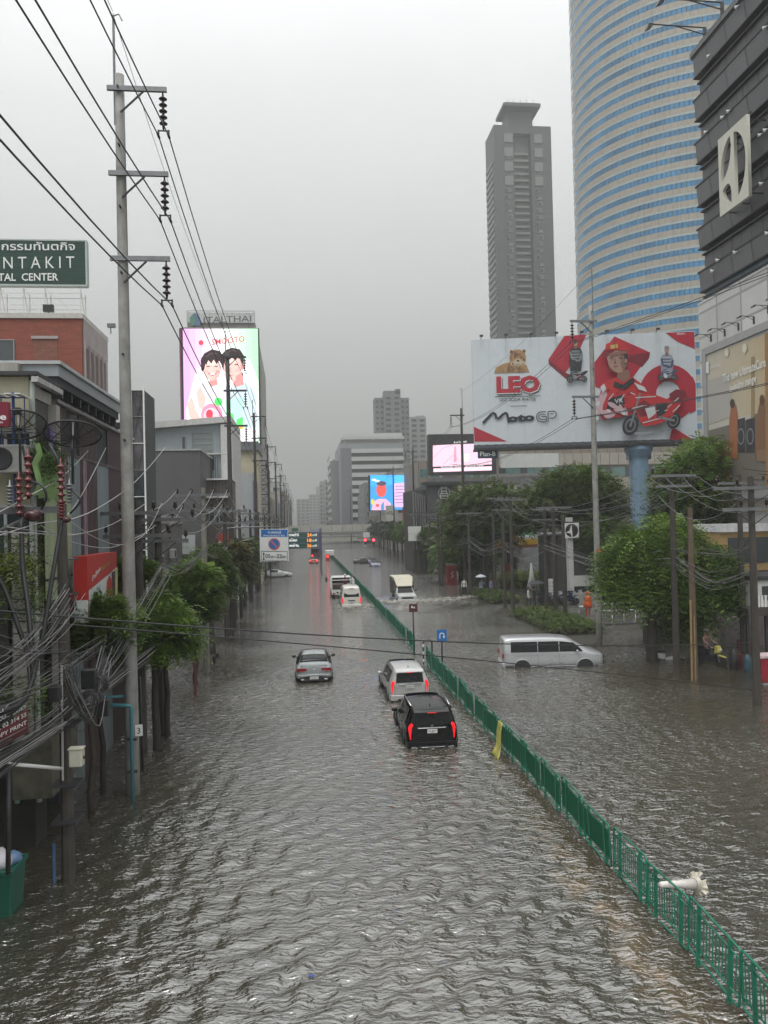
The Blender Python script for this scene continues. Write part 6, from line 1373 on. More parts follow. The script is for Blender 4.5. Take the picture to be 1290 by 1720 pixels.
MB().tube([(0,0,-.3),(0,0,1.0),(.05,.0,1.08),(.35,0,1.12),(.42,0,1.02),(.42,0,-.3)],.035,6).build('hoop',BLACK,ue,smooth=True)
for z in(.1,.45,.8):MB().tube([(0,-.005,z),(.0,-.005,z+.14)],.038,6).build('white_band',WHITE,ue)
q=atG(818,1246);YL=mat('wet_yellow_cloth',(.42,.40,.10),.5,.25,3,stain=.15);m=MB();P=[]
for a in range(9):
 t=a/8
 for b_ in range(7):
  u=b_/6-.5;wd=.24+.18*t*t+.35*max(0,t-.7)
  P.append((5.68-.08-.16*t-.55*max(0,t-.8)-.03*math.sin(b_*2.2+a*.5),21.9+u*wd*1.6+.25*t*t*(-.6),.93-.93*t+.05*math.sin(b_*2)*t))
m.add(P,[(a*7+b_,(a+1)*7+b_,(a+1)*7+b_+1,a*7+b_+1) for a in range(8) for b_ in range(6)])
o=m.build('cloth',YL,smooth=True);o.modifiers.new('t','SOLIDIFY').thickness=.012;tag(o,'yellow wet cloth draped over the green barrier beside the black car','cloth')
q0=atY(1109,1486,12.05);q1=atY(1184,1501,12.05)
fl=E('broken_lamp',(0,0,0),'broken white lamp tube with jagged flared end lying across the barrier','lamp');fl.location=q0
d=Vector((q1.x-q0.x,.35,q1.z-q0.z));L_=d.length;dn=d.normalized()
PT_=lambda t:dn*t
WP_=mat('aged_white_plastic',(.66,.62,.58),.45,.12,4,stain=.2)
MB().tube([PT_(0),PT_(.03),PT_(L_*.5),PT_(L_)],[.035,.048,.058,.085],12).build('tube',WP_,fl,smooth=True)
m=MB();sd_=dn.cross(Vector((0,0,1))).normalized();up_=sd_.cross(dn);V=[]
N_=26
for ri,(r0,t0) in enumerate(((.08,L_-.01),(.12,L_+.05),(.19,L_+.10))):
 for k in range(N_):
  a=2*math.pi*k/N_;rj=r0*(1+(.10*math.sin(k*5.3)+.06*math.cos(k*2.1))*(ri==2));V.append(PT_(t0+(.04*math.sin(k*3.1) if ri==2 else 0))+sd_*rj*math.cos(a)+up_*rj*math.sin(a))
m.add(V,[(i*N_+k,i*N_+(k+1)%N_,(i+1)*N_+(k+1)%N_,(i+1)*N_+k) for i in range(2) for k in range(N_) if not(i==1 and k in(3,4,11,17,18))]);o=m.build('flared_shade',mat('stained_shade',(.50,.46,.38),.5,.3,6,stain=.4),fl);o.modifiers.new('t','SOLIDIFY').thickness=.012
m=MB();m.tube([PT_(L_+.04)-up_*.15,PT_(L_+.02)-up_*.42],.02,5);m.build('mount_bracket',GREYM,fl)
def sign_post(x,y,z,pmat,name,label,r=.04):
 e=E(name,(x,y,0),label,'traffic sign');MB().tube([(0,0,-.4),(0,0,z)],r,8).build('post',pmat,e,smooth=True);return e
yu=33.6;qx=atY(742,1076,yu);zt_=atY(742,1058,yu).z;zb_=atY(742,1077,yu).z
us=sign_post(qx.x,yu,zt_+.02,DARK,'u_turn_sign','small square blue U-turn sign on a dark pole at the barrier gap');BLUE=mat('sign_blue',(.015,.12,.36),.35,.06)
B(-.22,.22,-.06,-.03,zb_-.02,zt_+.02,).build('sign_plate',BLUE,us)
tb=Board(Vector((0,-.064,0)),(1,0,0),(0,0,1));tb.h=.001;tb.step=.001
cy=(zb_+zt_)/2;ap=[(-.09,cy-.12),(-.09,cy+.03)]+[(-.09*math.cos(t*math.pi/8),cy+.03+.09*math.sin(t*math.pi/8)) for t in range(1,9)]+[(.09,cy-.04)]
for(x0,z0),(x1,z1) in zip(ap,ap[1:]):
 L2=math.hypot(x1-x0,z1-z0) or 1;nx,nz=-(z1-z0)/L2*.018,(x1-x0)/L2*.018;tb.poly([(x0+nx,z0+nz),(x1+nx,z1+nz),(x1-nx,z1-nz),(x0-nx,z0-nz)],LET,px=False)
tb.poly([(.03,cy-.03),(.15,cy-.03),(.09,cy-.12)],LET,px=False);tb.build('arrow',us)
yr=39.4;qx=atY(694,1028,yr);rs_=sign_post(qx.x,yr,atY(694,1015,yr).z,DARK,'square_sign','dark maroon square sign seen from behind, on the far barrier end');a=atY(688,1028,yr);c=atY(702,1014,yr)
B(-.22,.22,-.06,-.03,a.z,c.z).build('sign_plate',mat('maroon_sign_back',(.07,.015,.015),.5),rs_);B(-.1,-.02,-.064,-.061,(a.z+c.z)/2,(a.z+c.z)/2+.1).build('sticker',LET,rs_);B(.02,.08,-.064,-.061,(a.z+c.z)/2-.02,(a.z+c.z)/2+.06).build('sticker',LET,rs_)
B(-.06,.06,-.02,.1,-.3,.9).build('base_post',FG,rs_)
ys=50.6;a=atY(437,944,ys);c=atY(484,888,ys);npk=E('no_parking_sign',(a.x,ys,a.z),'white and blue no parking sign 05.00-22.00 hung from an arm at left','traffic sign');W_,H_=c.x-a.x,c.z-a.z
B(0,W_,0,.04,0,H_).build('sign_plate',mat('sign_white',(.62,.63,.62),.4,.05),npk)
for x in(.3,W_-.3):MB().tube([(x,.06,0),(x,.06,H_+.35)],.025,5).build('hanger',DARK,npk)
za=H_+.16
MB().tube([(-2.9,.06,za-1.6),(-2.75,.06,za-.5),(-2.3,.06,za-.08),(-1.6,.06,za),(W_+.02,.06,za)],.045,6).build('support_arm',GREYM,npk,smooth=True);MB().tube([(-2.6,.06,-2.0+za+.4),(-1.2,.06,za-.9),(-.4,.06,za-.75)],.04,6).build('lower_arm',GREYM,npk,smooth=True)
bd=Board((a.x,ys-.004,a.z),(1,0,0),(0,0,1));bd.h=.001;bd.step=.0015
bd.poly([(438.5,902),(438.5,889.5),(483,889.5),(483,902)],BLUE);bd.text('ถ.เพชรบุรี',(450,896),(472,896),4.2,LET,.01);bd.text('Phetchaburi Rd.',(443,901),(479,901),3.0,LET,.006)
bd.oval(460.5,914,10,10,flat('sign_ring_red',(.50,.10,.06),.4),28);bd.oval(460.5,914,8.2,8.2,BLUE,28);bd.line([(455,908),(466,920)],2.2,flat('sign_ring_red',(.50,.10,.06),.4))
for pts in([(438.5,926),(482.5,926)],[(438.5,942.5),(482.5,942.5)],[(438.8,926),(438.8,942.5)],[(482.5,926),(482.5,942.5)]):bd.line(pts,.8,BLACK)
bd.line([(443,929),(443,940)],1.2,BLACK);bd.poly([(440.8,931),(443,927.5),(445.2,931)],BLACK);bd.poly([(440.8,938.5),(443,942),(445.2,938.5)],BLACK)
bd.text('05',(446,937),(454,937),6.5,BLACK,.012);bd.text('00',(454.5,937),(460,937),4,BLACK,.012);bd.text('-22',(461.5,937),(474,937),6.5,BLACK,.012);bd.text('00',(474.5,937),(480,937),4,BLACK,.012);bd.text('no parking both sides',(446,941.5),(479,941.5),1.8,BLACK)
finish(bd,npk,'print')
yl_=105;a=atY(476,921,yl_);c=atY(534,894,yl_);vb=E('travel_time_board',(a.x,yl_,a.z),'green travel time board with glowing orange minutes over the left lane','screen');W_,H_=c.x-a.x,c.z-a.z
B(-.1,W_+.1,.02,.4,-.1,H_+.1).build('housing',mat('board_frame_purple',(.16,.15,.24),.4),vb);B(W_+.11,W_+.5,.02,.6,-.9,H_+.1).build('side_panel',mat('board_side_purple',(.09,.08,.16),.4),vb)
bd=Board((a.x,yl_,a.z),(1,0,0),(0,0,1));bd.h=.003;GB_=mat('board_green',(.010,.09,.07),.4,.1)
for k in range(3):
 t_=894.5+k*9;bd.poly([(476.5,t_+8),(476.5,t_+.4),(533.5,t_+.4),(533.5,t_+8)],GB_);bd.text(['ราชดำริ','อโศก','พหลโยธิน'][k],(486,t_+6),(502-(k%2)*3,t_+6),4.5,S_('white',(.9,.9,.9)),.01)
 bd.text(['24','18','36'][k],(516,t_+6.6),(523.5,t_+6.6),5.5,S_('orange_digit',(1.0,.28,.04),1.4),.02);bd.text('นาที',(525,t_+6),(532,t_+6),4,S_('white',(.9,.9,.9)))
finish(bd,vb,'display');MB().tube([(W_+.35,.3,-a.z-.3),(W_+.35,.3,H_+.5)],.14,8).build('mast',GREYM,vb);B(-.5,W_+.4,.42,.6,H_*.4,H_*.6).build('gantry_arm',GREYM,vb)
a=atY(490,893,190);c=atY(501,887,190);o=B(a.x,c.x,190,190.2,a.z,c.z).build('overhead_sign',mat('sign_green',(.02,.13,.07),.4));tag(o,'tiny green direction sign above the travel time board','traffic sign')
a=atY(523,892,191);c=atY(537,889,191);o=B(a.x,c.x,191,191.2,a.z,c.z).build('overhead_sign',mat('sign_pale_blue',(.25,.32,.5),.4));tag(o,'tiny pale blue overhead sign near the vanishing point','traffic sign')
LR=mat('lit_red_signal',(1,.03,.05),.3,.1,emit=5.0)
for i,px in enumerate((613.5,627.5)):
 yt=150;q=atY(px,907,yt);e=E('traffic_light',(q.x,yt,q.z),'glowing red traffic light, %s of the pair over the far right lanes'%['left','right'][i],'traffic light');B(-.28,.28,0,.3,-.9,.35).build('housing',BLACK,e);MB().lathe([(.02,-.06),(.24,-.04),(.25,0)],(0,0,0),14,'y').build('lamp',LR,e);MB().lathe([(.02,-.04),(.2,-.03),(.2,0)],(0,0,-.55),12,'y').build('dark_lamp',DARK,e)
a=atY(600,905,150.3);c=atY(655,905,150.3);sg=E('signal_arm',(c.x,150.4,0),'dark signal arm carrying the two red traffic lights','signal pole');MB().tube([(0,0,-.3),(0,0,a.z+.3)],.14,8).build('mast',DARK,sg);MB().tube([(0,0,a.z+.1),(a.x-c.x,0,a.z+.1)],.08,6).build('arm',DARK,sg);a2=atY(610,903,150.3);c2=atY(621,894,150.3);B(a2.x-c.x,c2.x-c.x,-.1,0,a2.z,c2.z).build('sign_back',mat('sign_white',(.62,.63,.62),.4),sg)
#right kerb: poles, cables
TALLR='tall concrete transmission poles along the right side'
attR=[]
for i,(x,y) in enumerate(((15.85,40.2),(atY(782,985,77.6).x,77.6),(atY(697,920,118).x,118),(atY(663,915,160).x,160),(atY(640,910,205).x,205),(16.2,255))):
 zt=6.8+11.5
 e,at=tall_pole(x,y,zt,-1,[zt-.75] if i else[zt-.9,zt-5.0],'nearest tall round pole on the right, standing in front of the big billboard' if i==0 else 'tall right side transmission pole with single arms, %s in the row'%ordn(i),TALLR,spike=2.0,clr=CONCD if i else None);attR.append(at)
nx=[(Vector((23.4,-4,16.4)),Vector((23.8,-4,16.4))),(Vector((23.4,-4,12.4)),Vector((23.8,-4,12.4)))]
for k in range(2):
 for s_ in(0,1):cable('power_line',attR[0][k][s_],nx[k][s_],.7,.016,WIRE,'%s conductor of the %s pair running from the nearest right pole over the billboard'%(['left','right'][s_],['upper','lower'][k]),'power line','conductors on the right side',n=16)
for j in range(len(attR)-1):
 for s_ in(0,1):
  cable('power_line',attR[j][0][s_],attR[j+1][0][s_],.9,.015,WIRE,'%s conductor in the %s span of the right tall pole row'%(['left','right'][s_],ordn(j)),'power line','conductors on the right side',n=10)
  if j==0:cable('power_line',attR[0][1][s_],attR[1][0][s_]-Vector((0,0,3.8)),.9,.015,WIRE,'%s lower conductor crossing the billboard face toward the second right pole'%['left','right'][s_],'power line','conductors on the right side',n=12)
cable('power_line',(15.9,40.2,20.2),(16.5,77.6,20.0),.6,.008,WIRE,'thin earth wire between the first two right poles','power line')
rp_=E('pole_plates',(15.8,39.9,0),'two small red and white plates fixed on the nearest tall right pole','sign')
for i,py in enumerate((925,938)):z=atY(1003,py,39.9).z;B(-.12,.16,-.10,-.04,z-.12,z+.12).build('plate',mat('plate_red_white',(.5,.08,.06),.4) if i==0 else mat('plate_yellow',(.4,.35,.15),.4),rp_)
BRC=mat('brown_stained_pole',(.115,.085,.055),.75,.35,2,bump=.4,stain=.5)
lowR=[(1272,1184,8.1,'low dark pole at the right photo edge with crossarms',((-.4,1.5),(-1.15,1.2)),CONCD),(1167,1140,7.1,'brown stained pole with a bamboo stake, right of the leafy tree',(),BRC),(1137,1130,8.6,'low pole hidden in the leafy right tree with a top crossarm',((-.1,1.0),(-.55,.8)),CONCD),(1250,1110,8.6,'low pole behind the motorcyclist at right',((-.4,1.2),),CONCD),(919,1035,7.6,'leftmost of three low poles behind the grass island',((-.2,.9),(-.9,.9)),CONCD),(934,1040,7.8,'middle pole of three behind the grass island',((-.3,1.2),),CONCD),(950,1045,7.0,'right pole of three behind the grass island',(),CONCD),(862,1028,8.4,'right pole of the pair left of the grass island',((-.2,1.2),),CONCD),(849,1022,8.6,'left pole of the pair left of the grass island',((-.2,1.3),(-1.1,.9)),CONCD),(832,1003,7.2,'thin pole behind the small hedge',(),CONCD),(790,1000,7.6,'low pole beside the red phone box',((-.2,1.1),),CONCD),(744,985,7.8,'low pole left of the red phone box',((-.3,1.1),),CONCD),(739,984,7.6,'twin low pole just left of the phone box pole',(),CONCD),(724,972,7.8,'low pole beside the white board on the right kerb',((-.3,1.1),),CONCD),(704,962,8,'distant low right pole in front of the white box sign',((-.3,1.2),),CONCD)]
lrp=[]
for i,(px,py,zt,lb,arms,m_) in enumerate(lowR):
 g=atG(px,py);low_pole(g.x,g.y,zt,lb,'low poles along the right kerb',m_,arms=arms,r=.12);lrp.append((g.x,g.y,zt))
g=lrp[1];tag(MB().tube([(g[0]-.28,g[1]-.3,-.3),(g[0]-.22,g[1]-.25,3.3)],.04,6).tube([(g[0]-.12,g[1]-.3,-.3),(g[0]-.1,g[1]-.28,2.6)],.03,6).build('bamboo_stake',mat('bamboo',(.30,.19,.09),.6)),'pale bamboo stakes tied against the brown right pole','stake')
order=[0,2,4,8,10,13,14]
for n_,(i,j) in enumerate(zip(order,order[1:])):
 a,b_=lrp[i],lrp[j]
 span_bundle(a[0],a[1]-.2,a[2]-.15,b_[0],b_[1]-.2,b_[2]-.15,((-1.1,0),(-.4,0),(.4,0),(1.1,0),(-.7,-.8),(.7,-.8)),.7,'pale sagging conductor, %s across, of the '+ordn(n_)+' low right span',group='pale conductors between the low right poles',r=.009,m_=mat('soft_grey_cable',(.24,.24,.235),.5,.3))
 bundle('telecom_cable_bundle','grey telecom cables sagging along the right kerb, %s span away'%ordn(n_),[(a[0],a[1],4.9),((a[0]*.75+b_[0]*.25),a[1]*.75+b_[1]*.25,4.75),((a[0]+b_[0])/2,(a[1]+b_[1])/2,4.55),((a[0]*.25+b_[0]*.75),a[1]*.25+b_[1]*.75,4.75),(b_[0],b_[1],4.9)],16,.22,.014,GL_,.5,40+n_)
span_bundle(24.5,22,9.0,lrp[0][0],lrp[0][1],8.0,((0,0),(.3,.2),(-.3,.4)),.6,'dark wire, %s of three, entering at the right edge pole',r=.014,m_=WIREB,group='wires at the right edge')
bundle('telecom_cable_bundle','thin grey cables from the right edge pole to the leafy tree',[(lrp[0][0],lrp[0][1],5.9),(17.5,30,5.4),(lrp[2][0],lrp[2][1],5.6)],14,.25,.010,[GW,GD],.3,77)
#trees
LT='round trees along the left kerb'
def bl(c,r,t=.2):return(c,tuple(v*.93 for v in r),t)  # t: leaf tone, higher on top clumps and low beneath, daylight painted in
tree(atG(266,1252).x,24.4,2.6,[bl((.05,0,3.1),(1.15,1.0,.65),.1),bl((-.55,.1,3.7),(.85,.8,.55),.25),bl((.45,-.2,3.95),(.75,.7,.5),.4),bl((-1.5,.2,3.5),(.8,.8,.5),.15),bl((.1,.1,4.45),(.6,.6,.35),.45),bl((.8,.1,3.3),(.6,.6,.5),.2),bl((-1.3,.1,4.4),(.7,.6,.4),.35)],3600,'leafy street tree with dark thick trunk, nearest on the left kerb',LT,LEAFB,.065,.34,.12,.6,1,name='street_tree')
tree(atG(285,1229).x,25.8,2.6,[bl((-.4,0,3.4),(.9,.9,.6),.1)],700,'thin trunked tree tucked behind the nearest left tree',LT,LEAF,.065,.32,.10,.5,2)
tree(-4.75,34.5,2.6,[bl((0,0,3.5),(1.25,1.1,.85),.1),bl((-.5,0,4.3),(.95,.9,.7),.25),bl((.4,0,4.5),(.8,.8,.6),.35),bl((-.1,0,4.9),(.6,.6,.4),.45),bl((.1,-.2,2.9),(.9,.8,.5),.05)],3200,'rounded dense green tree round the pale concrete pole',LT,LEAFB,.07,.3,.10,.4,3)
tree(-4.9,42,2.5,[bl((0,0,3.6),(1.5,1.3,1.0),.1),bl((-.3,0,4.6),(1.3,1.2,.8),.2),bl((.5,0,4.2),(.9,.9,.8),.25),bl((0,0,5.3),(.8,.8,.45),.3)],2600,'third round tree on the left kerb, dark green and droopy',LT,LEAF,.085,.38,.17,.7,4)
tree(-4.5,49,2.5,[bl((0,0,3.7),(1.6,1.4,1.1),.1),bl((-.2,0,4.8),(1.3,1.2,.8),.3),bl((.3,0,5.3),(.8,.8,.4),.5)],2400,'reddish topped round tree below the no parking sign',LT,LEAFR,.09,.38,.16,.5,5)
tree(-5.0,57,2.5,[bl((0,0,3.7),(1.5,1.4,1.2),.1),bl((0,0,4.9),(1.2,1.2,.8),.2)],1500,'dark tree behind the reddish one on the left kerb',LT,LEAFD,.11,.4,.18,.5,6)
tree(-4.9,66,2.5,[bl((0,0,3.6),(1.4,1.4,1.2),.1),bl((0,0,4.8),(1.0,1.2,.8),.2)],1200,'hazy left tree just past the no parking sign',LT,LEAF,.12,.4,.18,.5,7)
for i,(px,py,Y,s,lb) in enumerate(((170,1060,20.6,1.0,'bushy shrub crown growing under the red signboard'),(215,970,25.5,.8,'yellowish bush behind the tall left pole'),(150,1040,19.0,.7,'low dark shrub left of the cable tangle'))):
 c=atY(px,py,Y);tree(c.x,Y,c.z-.6,[bl((0,0,c.z),(s,s*.8,s*.7),.1),bl((.3,0,c.z+.4*s),(s*.6,s*.6,s*.4),.4),bl((-.5,0,c.z-.2),(s*.6,s*.6,s*.5),.15)],1500,lb,'bushes by the left shopfronts',LEAFB if i<2 else LEAF,.06,.3,.07,.5,20+i,name='shrub')
gx=atG(1137,1126)
def P_(px,py,Y=34.8):q=atY(px-3,py,Y);return(q.x-gx.x,Y-34.6,q.z)
m1=[bl(P_(1070,925),(1.3,1.4,1.0),.35),bl(P_(1130,905),(1.4,1.4,.8),.45),bl(P_(1050,975),(1.0,1.2,.9),.3),bl(P_(1085,985),(1.3,1.4,1.0),.25),bl(P_(1100,940),(1.2,1.3,.9),.35),bl(P_(1140,985),(1.3,1.5,1.2),.15),bl(P_(1185,940),(1.1,1.3,.9),.2),bl(P_(1190,1000),(1.0,1.3,.9),.08),bl(P_(1160,1035),(.9,1.0,.6),.02),bl(P_(1225,965),(.6,.8,.5),.2),bl(P_(1035,940),(.6,.7,.4),.35),bl(P_(1125,880),(.7,.8,.4),.5),]
tree(gx.x,34.6,2.6,m1,5600,'large bright feathery leaved tree hanging over the flooded right kerb',None,LEAFB,.10,.85,.25,1.0,8,name='feathery_tree',pairs=5)
def bigtree(px,py_base,Y,pts,n,label,m_,s,leaf,frond,r,seed,h):
 gx_=atY(px,py_base,Y).x
 bb_=[]
 for(qx,qy,ry,t) in pts:q=atY(qx,qy,Y);bb_.append(((q.x-gx_,random.uniform(-1,1),q.z),(ry*s*1.35,ry*s*1.2,ry*s*.75),t))  # t again paints upper clumps lighter and undersides darker
 return tree(gx_,Y,h,bb_,n,label,'large spreading trees on the right',m_,leaf,frond,r,.4,seed,name='spreading_tree',pairs=4)
bigtree(1150,950,52,[(1122,832,1.1,.2),(1160,800,1.9,.35),(1210,785,2.4,.35),(1250,790,2.0,.3),(1180,840,2.6,.1),(1230,850,2.6,.05),(1130,872,1.2,.05),(1185,768,1.7,.5),(1128,805,1.1,.35),(1225,766,1.8,.5),(1262,790,2.0,.4),(1270,830,2,.1),(1210,890,2.0,0),(1180,925,2.0,0),(1240,905,1.8,0)],8500,'broad layered tree to the right of the blue billboard column',LEAFB,1,.13,.75,.4,31,5)
bigtree(980,960,66,[(915,850,2.3,.15),(950,835,2.6,.25),(980,830,2.4,.3),(1012,840,1.4,.25),(960,810,1.8,.4),(990,808,1.6,.4),(1030,862,1.0,.15),(930,880,2.4,.05),(975,870,2.4,.05),(1012,890,1.6,.05),(900,870,1.8,.1)],6000,'broad dark tree spread below the billboard catwalk',LEAF,1,.15,.85,.4,32,5.5)
bigtree(815,985,76,[(790,850,2.0,.35),(815,840,2.2,.3),(845,850,2.3,.25),(870,865,2.0,.2),(800,880,2.4,.1),(840,885,2.4,.05),(785,910,1.8,.1),(825,905,2.0,.02)],4200,'bushy tree left of the petrol station behind the second tall right pole',LEAF,1,.17,.85,.35,33,5)
bigtree(775,985,84,[(775,925,2.4,.3),(770,950,2.2,.2),(782,905,1.8,.35),(765,935,1.8,.3),(790,945,2.0,.1)],2400,'yellow green tree beside the red phone box',LEAFB,1,.17,.7,.3,34,3)
bigtree(1065,960,60,[(1040,912,1.3,.25),(1075,935,1.2,.1),(1020,905,1.8,.2),(1040,935,1.8,.1)],2200,'lower tree filling the gap behind the emblem sign',LEAF,1,.13,.7,.3,35,4)
RW='row of kerbside trees in the right distance'
for i,(px,Y,s,lf) in enumerate(((757,98,1.5,LEAF),(735,100,2.0,LEAFB),(715,108,2.1,LEAF),(700,118,2.1,LEAF),(688,128,2.1,LEAFB),(676,138,2.2,LEAF),(668,148,2.2,LEAFD),(661,160,2.3,LEAFD),(652,172,2.4,LEAFD),(645,186,2.5,LEAFD),(638,202,2.6,LEAFD),(629,225,3.0,LEAFD))):
 x=atY(px,930,Y).x;lean=0
 tree(x,Y,2.6,[bl((0,0,4.2),(s,s,s*.65),.12),bl((-.5*s,0,4.9),(s*.7,s*.7,s*.45),.3),bl((.5*s,0,5.1),(s*.7,s*.7,s*.45),.3),bl((0,0,5.9),(s*.6,s*.6,s*.35),.4)],int(1500-i*70),'kerbside tree in the right distance, %s going away from the phone box'%ordn(i),RW,lf,.17+.01*i,.6,.2,.5,80+i)
for i,Y in enumerate((76,88,101,118,138,160)):
 tree(-5.2,Y,2.6,[bl((0,0,3.8),(1.4,1.4,1.1),.1),bl((0,0,4.7),(1.0,1.0,.7),.25)],600,'small hazy tree on the left kerb, %s past the no parking sign'%ordn(i+1),'hazy small trees of the left kerb',LEAFD if i%2 else LEAF,.17,.5,.15,.5,95+i)
HG=leafmat('island_planting',(.035,.060,.012),(.13,.19,.04))
hedge(14.6,17.4,43.5,53,.62,5200,'long low green planted island behind the silver van',HG,0,leaf=.075,name='planted_island')
hedge(15.2,17.3,60.5,67.5,.60,2600,'small low green planted island near the umbrella people',HG,0,leaf=.08,name='planted_island')
hedge(19.2,23.2,73,74.6,1.6,1500,'bright yellow green clipped hedge by the petrol station',LEAFY,0,leaf=.1)
hedge(21.5,24.5,66.5,68.5,1.7,1100,'darker round hedge right of the clipped yellow one',LEAF,0,leaf=.1)
hedge(18.4,21.5,39.5,40.6,1.5,1200,'green hedge behind the motorcyclist at right',LEAF,.3,leaf=.07)
hedge(24.0,25.4,55.5,57,2.2,700,'dark round bush beside the white sign pillar',LEAFD,0,leaf=.09)
VS=.885
#vehicles
def paint(n,c,met=.0,r=.3,var=.06):return mat(n,c,r,var,1.5,metal=met,coat=.7)
CG=mat('tinted_car_glass',(.006,.007,.008),.08,.2,.6,spec=.25)
def ring_pts(w,zl,zb,wt,zt,y,rake=0.,round_=.09,wl=None):
 """half outline from sill centre up to the roof centre, then mirrored: 16 points"""
 wl=wl or w*.90;mid=zl+(zb-zl)*.55
 h=[(0,zl),(wl*.8,zl),(w*.985,zl+(zb-zl)*.22),(w,mid),(w*.975,zb),(wt+(w*.97-wt)*.10,zt-(zt-zb)*.14),(wt*.90,zt-(zt-zb)*.02),(wt*.5,zt+.012),(0,zt+.018)]
 P=[]
 for(x,z) in h:P.append((x,y+rake*max(0,z-zb),z))
 return P+[(-x,yy,z) for(x,yy,z) in P[-2:0:-1]]
def car_body(parent,st,m_paint,glass_side,glass_rear,glass_front,name='body',zsub=1):
 """loft; st = station dicts. side windows = ring strip 4-5 between listed stations; returns body, adds windows as parts"""
 rings=[ring_pts(**s) for s in st];n=len(rings[0])
 V=[p for r_ in rings for p in r_];faces=[];tagf=[]
 for i in range(len(rings)-1):
  for k in range(n):
   k2=(k+1)%n;f=(i*n+k,i*n+k2,(i+1)*n+k2,(i+1)*n+k);faces.append(f)
   kk=k if k<8 else n-1-k
   t='b'
   if kk==4 and i in glass_side:t='w%d'%i+('r' if k<8 else 'l')
   if kk in(5,6,7) and i in glass_rear:t='R'
   if kk in(5,6,7) and i in glass_front:t='F'
   tagf.append(t)
 for e_,base in((0,0),(1,(len(rings)-1)*n)):
  for k in range(8):faces.append(tuple(base+j for j in((k,k+1,n-k-1,(n-k)%n) if k else(0,1,n-1))));tagf.append('b')
 m=MB();m.add(V,faces);o=m.build(name,m_paint,parent,smooth=True)
 md=o.modifiers.new('sub','SUBSURF');md.levels=2;md.render_levels=2
 cre=o.data.attributes.new('crease_edge','FLOAT','EDGE')
 vals=[]
 for ed in o.data.edges:
  a,b_=ed.vertices;ka,kb=a%n,b_%n
  v_=0.0
  if ka==kb and ka in(4,n-4):v_=.55
  if ka==kb and ka in(6,n-6):v_=.25
  if a//n==b_//n and a//n in(0,len(rings)-1):v_=.35
  vals.append(v_)
 cre.data.foreach_set('value',vals)
 def win(sel,nm,off,inset=.10):
  vs=[];fs=[]
  if sel in 'RF':
   ids=sorted({j for t,f in zip(tagf,faces) if t==sel for j in f});c=sum((Vector(V[j]) for j in ids),Vector())/len(ids);pos={j:i for i,j in enumerate(ids)}
   vs=[c+(Vector(V[j])-c)*(1-inset)+Vector((0,-.02 if sel=='R' else .02,.045)) for j in ids];fs=[[pos[j] for j in f] for t,f in zip(tagf,faces) if t==sel]
   q=MB().add(vs,fs).build(nm,CG,parent,smooth=True);q.modifiers.new('t','SOLIDIFY').thickness=.012;return q
  for t,f in zip(tagf,faces):
   if t!=sel:continue
   P=[Vector(V[j]) for j in f];c=sum(P,Vector())/4;nrm=(P[1]-P[0]).cross(P[3]-P[0]).normalized()
   if nrm.dot(c-Vector((0,c.y,.9)))<0:nrm=-nrm
   o_=len(vs);vs+=[tuple(c+(p-c)*(1-inset)+nrm*off) for p in P];fs.append([o_,o_+1,o_+2,o_+3])
  if vs:q=MB().add(vs,fs).build(nm,CG,parent);q.modifiers.new('t','SOLIDIFY').thickness=.012;return q
 return o,win,V,tagf,faces
def quadpatch(parent,nm,m_,P,th=.03,bev=.008,smooth=False):
 """rounded slab whose outer outline is P (list of xyz, planar-ish), pushed back along +Y by th"""
 n=len(P);q=MB();q.add([tuple(p) for p in P]+[(x,y+th,z) for x,y,z in P],[tuple(range(n)),tuple(range(2*n-1,n-1,-1))]+[(i,(i+1)%n,n+(i+1)%n,n+i) for i in range(n)]);return q.build(nm,m_,parent,bevel=bev)
def wheel(parent,x,y,z,r=.36,wd=.24,side=1,spokes=6,rimm=None):
 t=MB().lathe([(r*.62,-wd/2),(r*.93,-wd/2),(r,-wd*.36),(r,wd*.36),(r*.93,wd/2),(r*.62,wd/2)],n=24,axis='x').build('tyre',RUBBER,None,smooth=True)
 e=E('wheel',(x,y,z));e.parent=parent;t.parent=e
 rm=rimm or mat('alloy_rim',(.40,.40,.41),.3,.1,metal=.8)
 m=MB().lathe([(r*.61,side*wd*.1),(r*.62,side*wd*.42),(r*.56,side*wd*.44),(r*.55,side*wd*.15)],n=24,axis='x')
 m.lathe([(.03,side*wd*.45),(.07,side*wd*.42),(.08,side*wd*.15)],n=10,axis='x')
 for k in range(spokes):
  a=2*math.pi*k/spokes;c,s_=math.cos(a),math.sin(a);xx=side*wd*.36
  m.tube([(xx,.05*c,.05*s_),(xx,r*.58*c,r*.58*s_)],.035,5)
 m.build('rim',rm,e);return e
def mirror_(parent,x,y,z,m_,s):
 o=MB().blob((0,0,0),(.11,.075,.085),12,8).build('wing_mirror',m_,parent,smooth=True,loc=(x+s*.12,y,z));MB().box(-.10,.02 if s>0 else .10,-.02,.03,-.05,-.02).build('mirror_stalk',BLACK,o) if s>0 else MB().box(-.02,.10,-.02,.03,-.05,-.02).build('mirror_stalk',BLACK,o)
 return o
def plate(parent,y,z,x=0,txt='กข 4812',w_=.34,h=.15,tilt=0):
 e=B(-w_/2,w_/2,-.012,.0,-h/2,h/2).build('number_plate',mat('plate_white',(.62,.62,.60),.4),parent,loc=(x,y,z))
 tb=Board(Vector((0,-.014,0)),(1,0,0),(0,0,1));tb.h=.001;tb.text(txt,None,None,0,BLACK,.01,local=(-w_*.4,-h*.12,w_*.4,-h*.12,h*.36));tb.text('กรุงเทพ',None,None,0,BLACK,0,local=(-w_*.2,-h*.42,w_*.2,-h*.42,h*.2));tb.build('lettering',e);return e
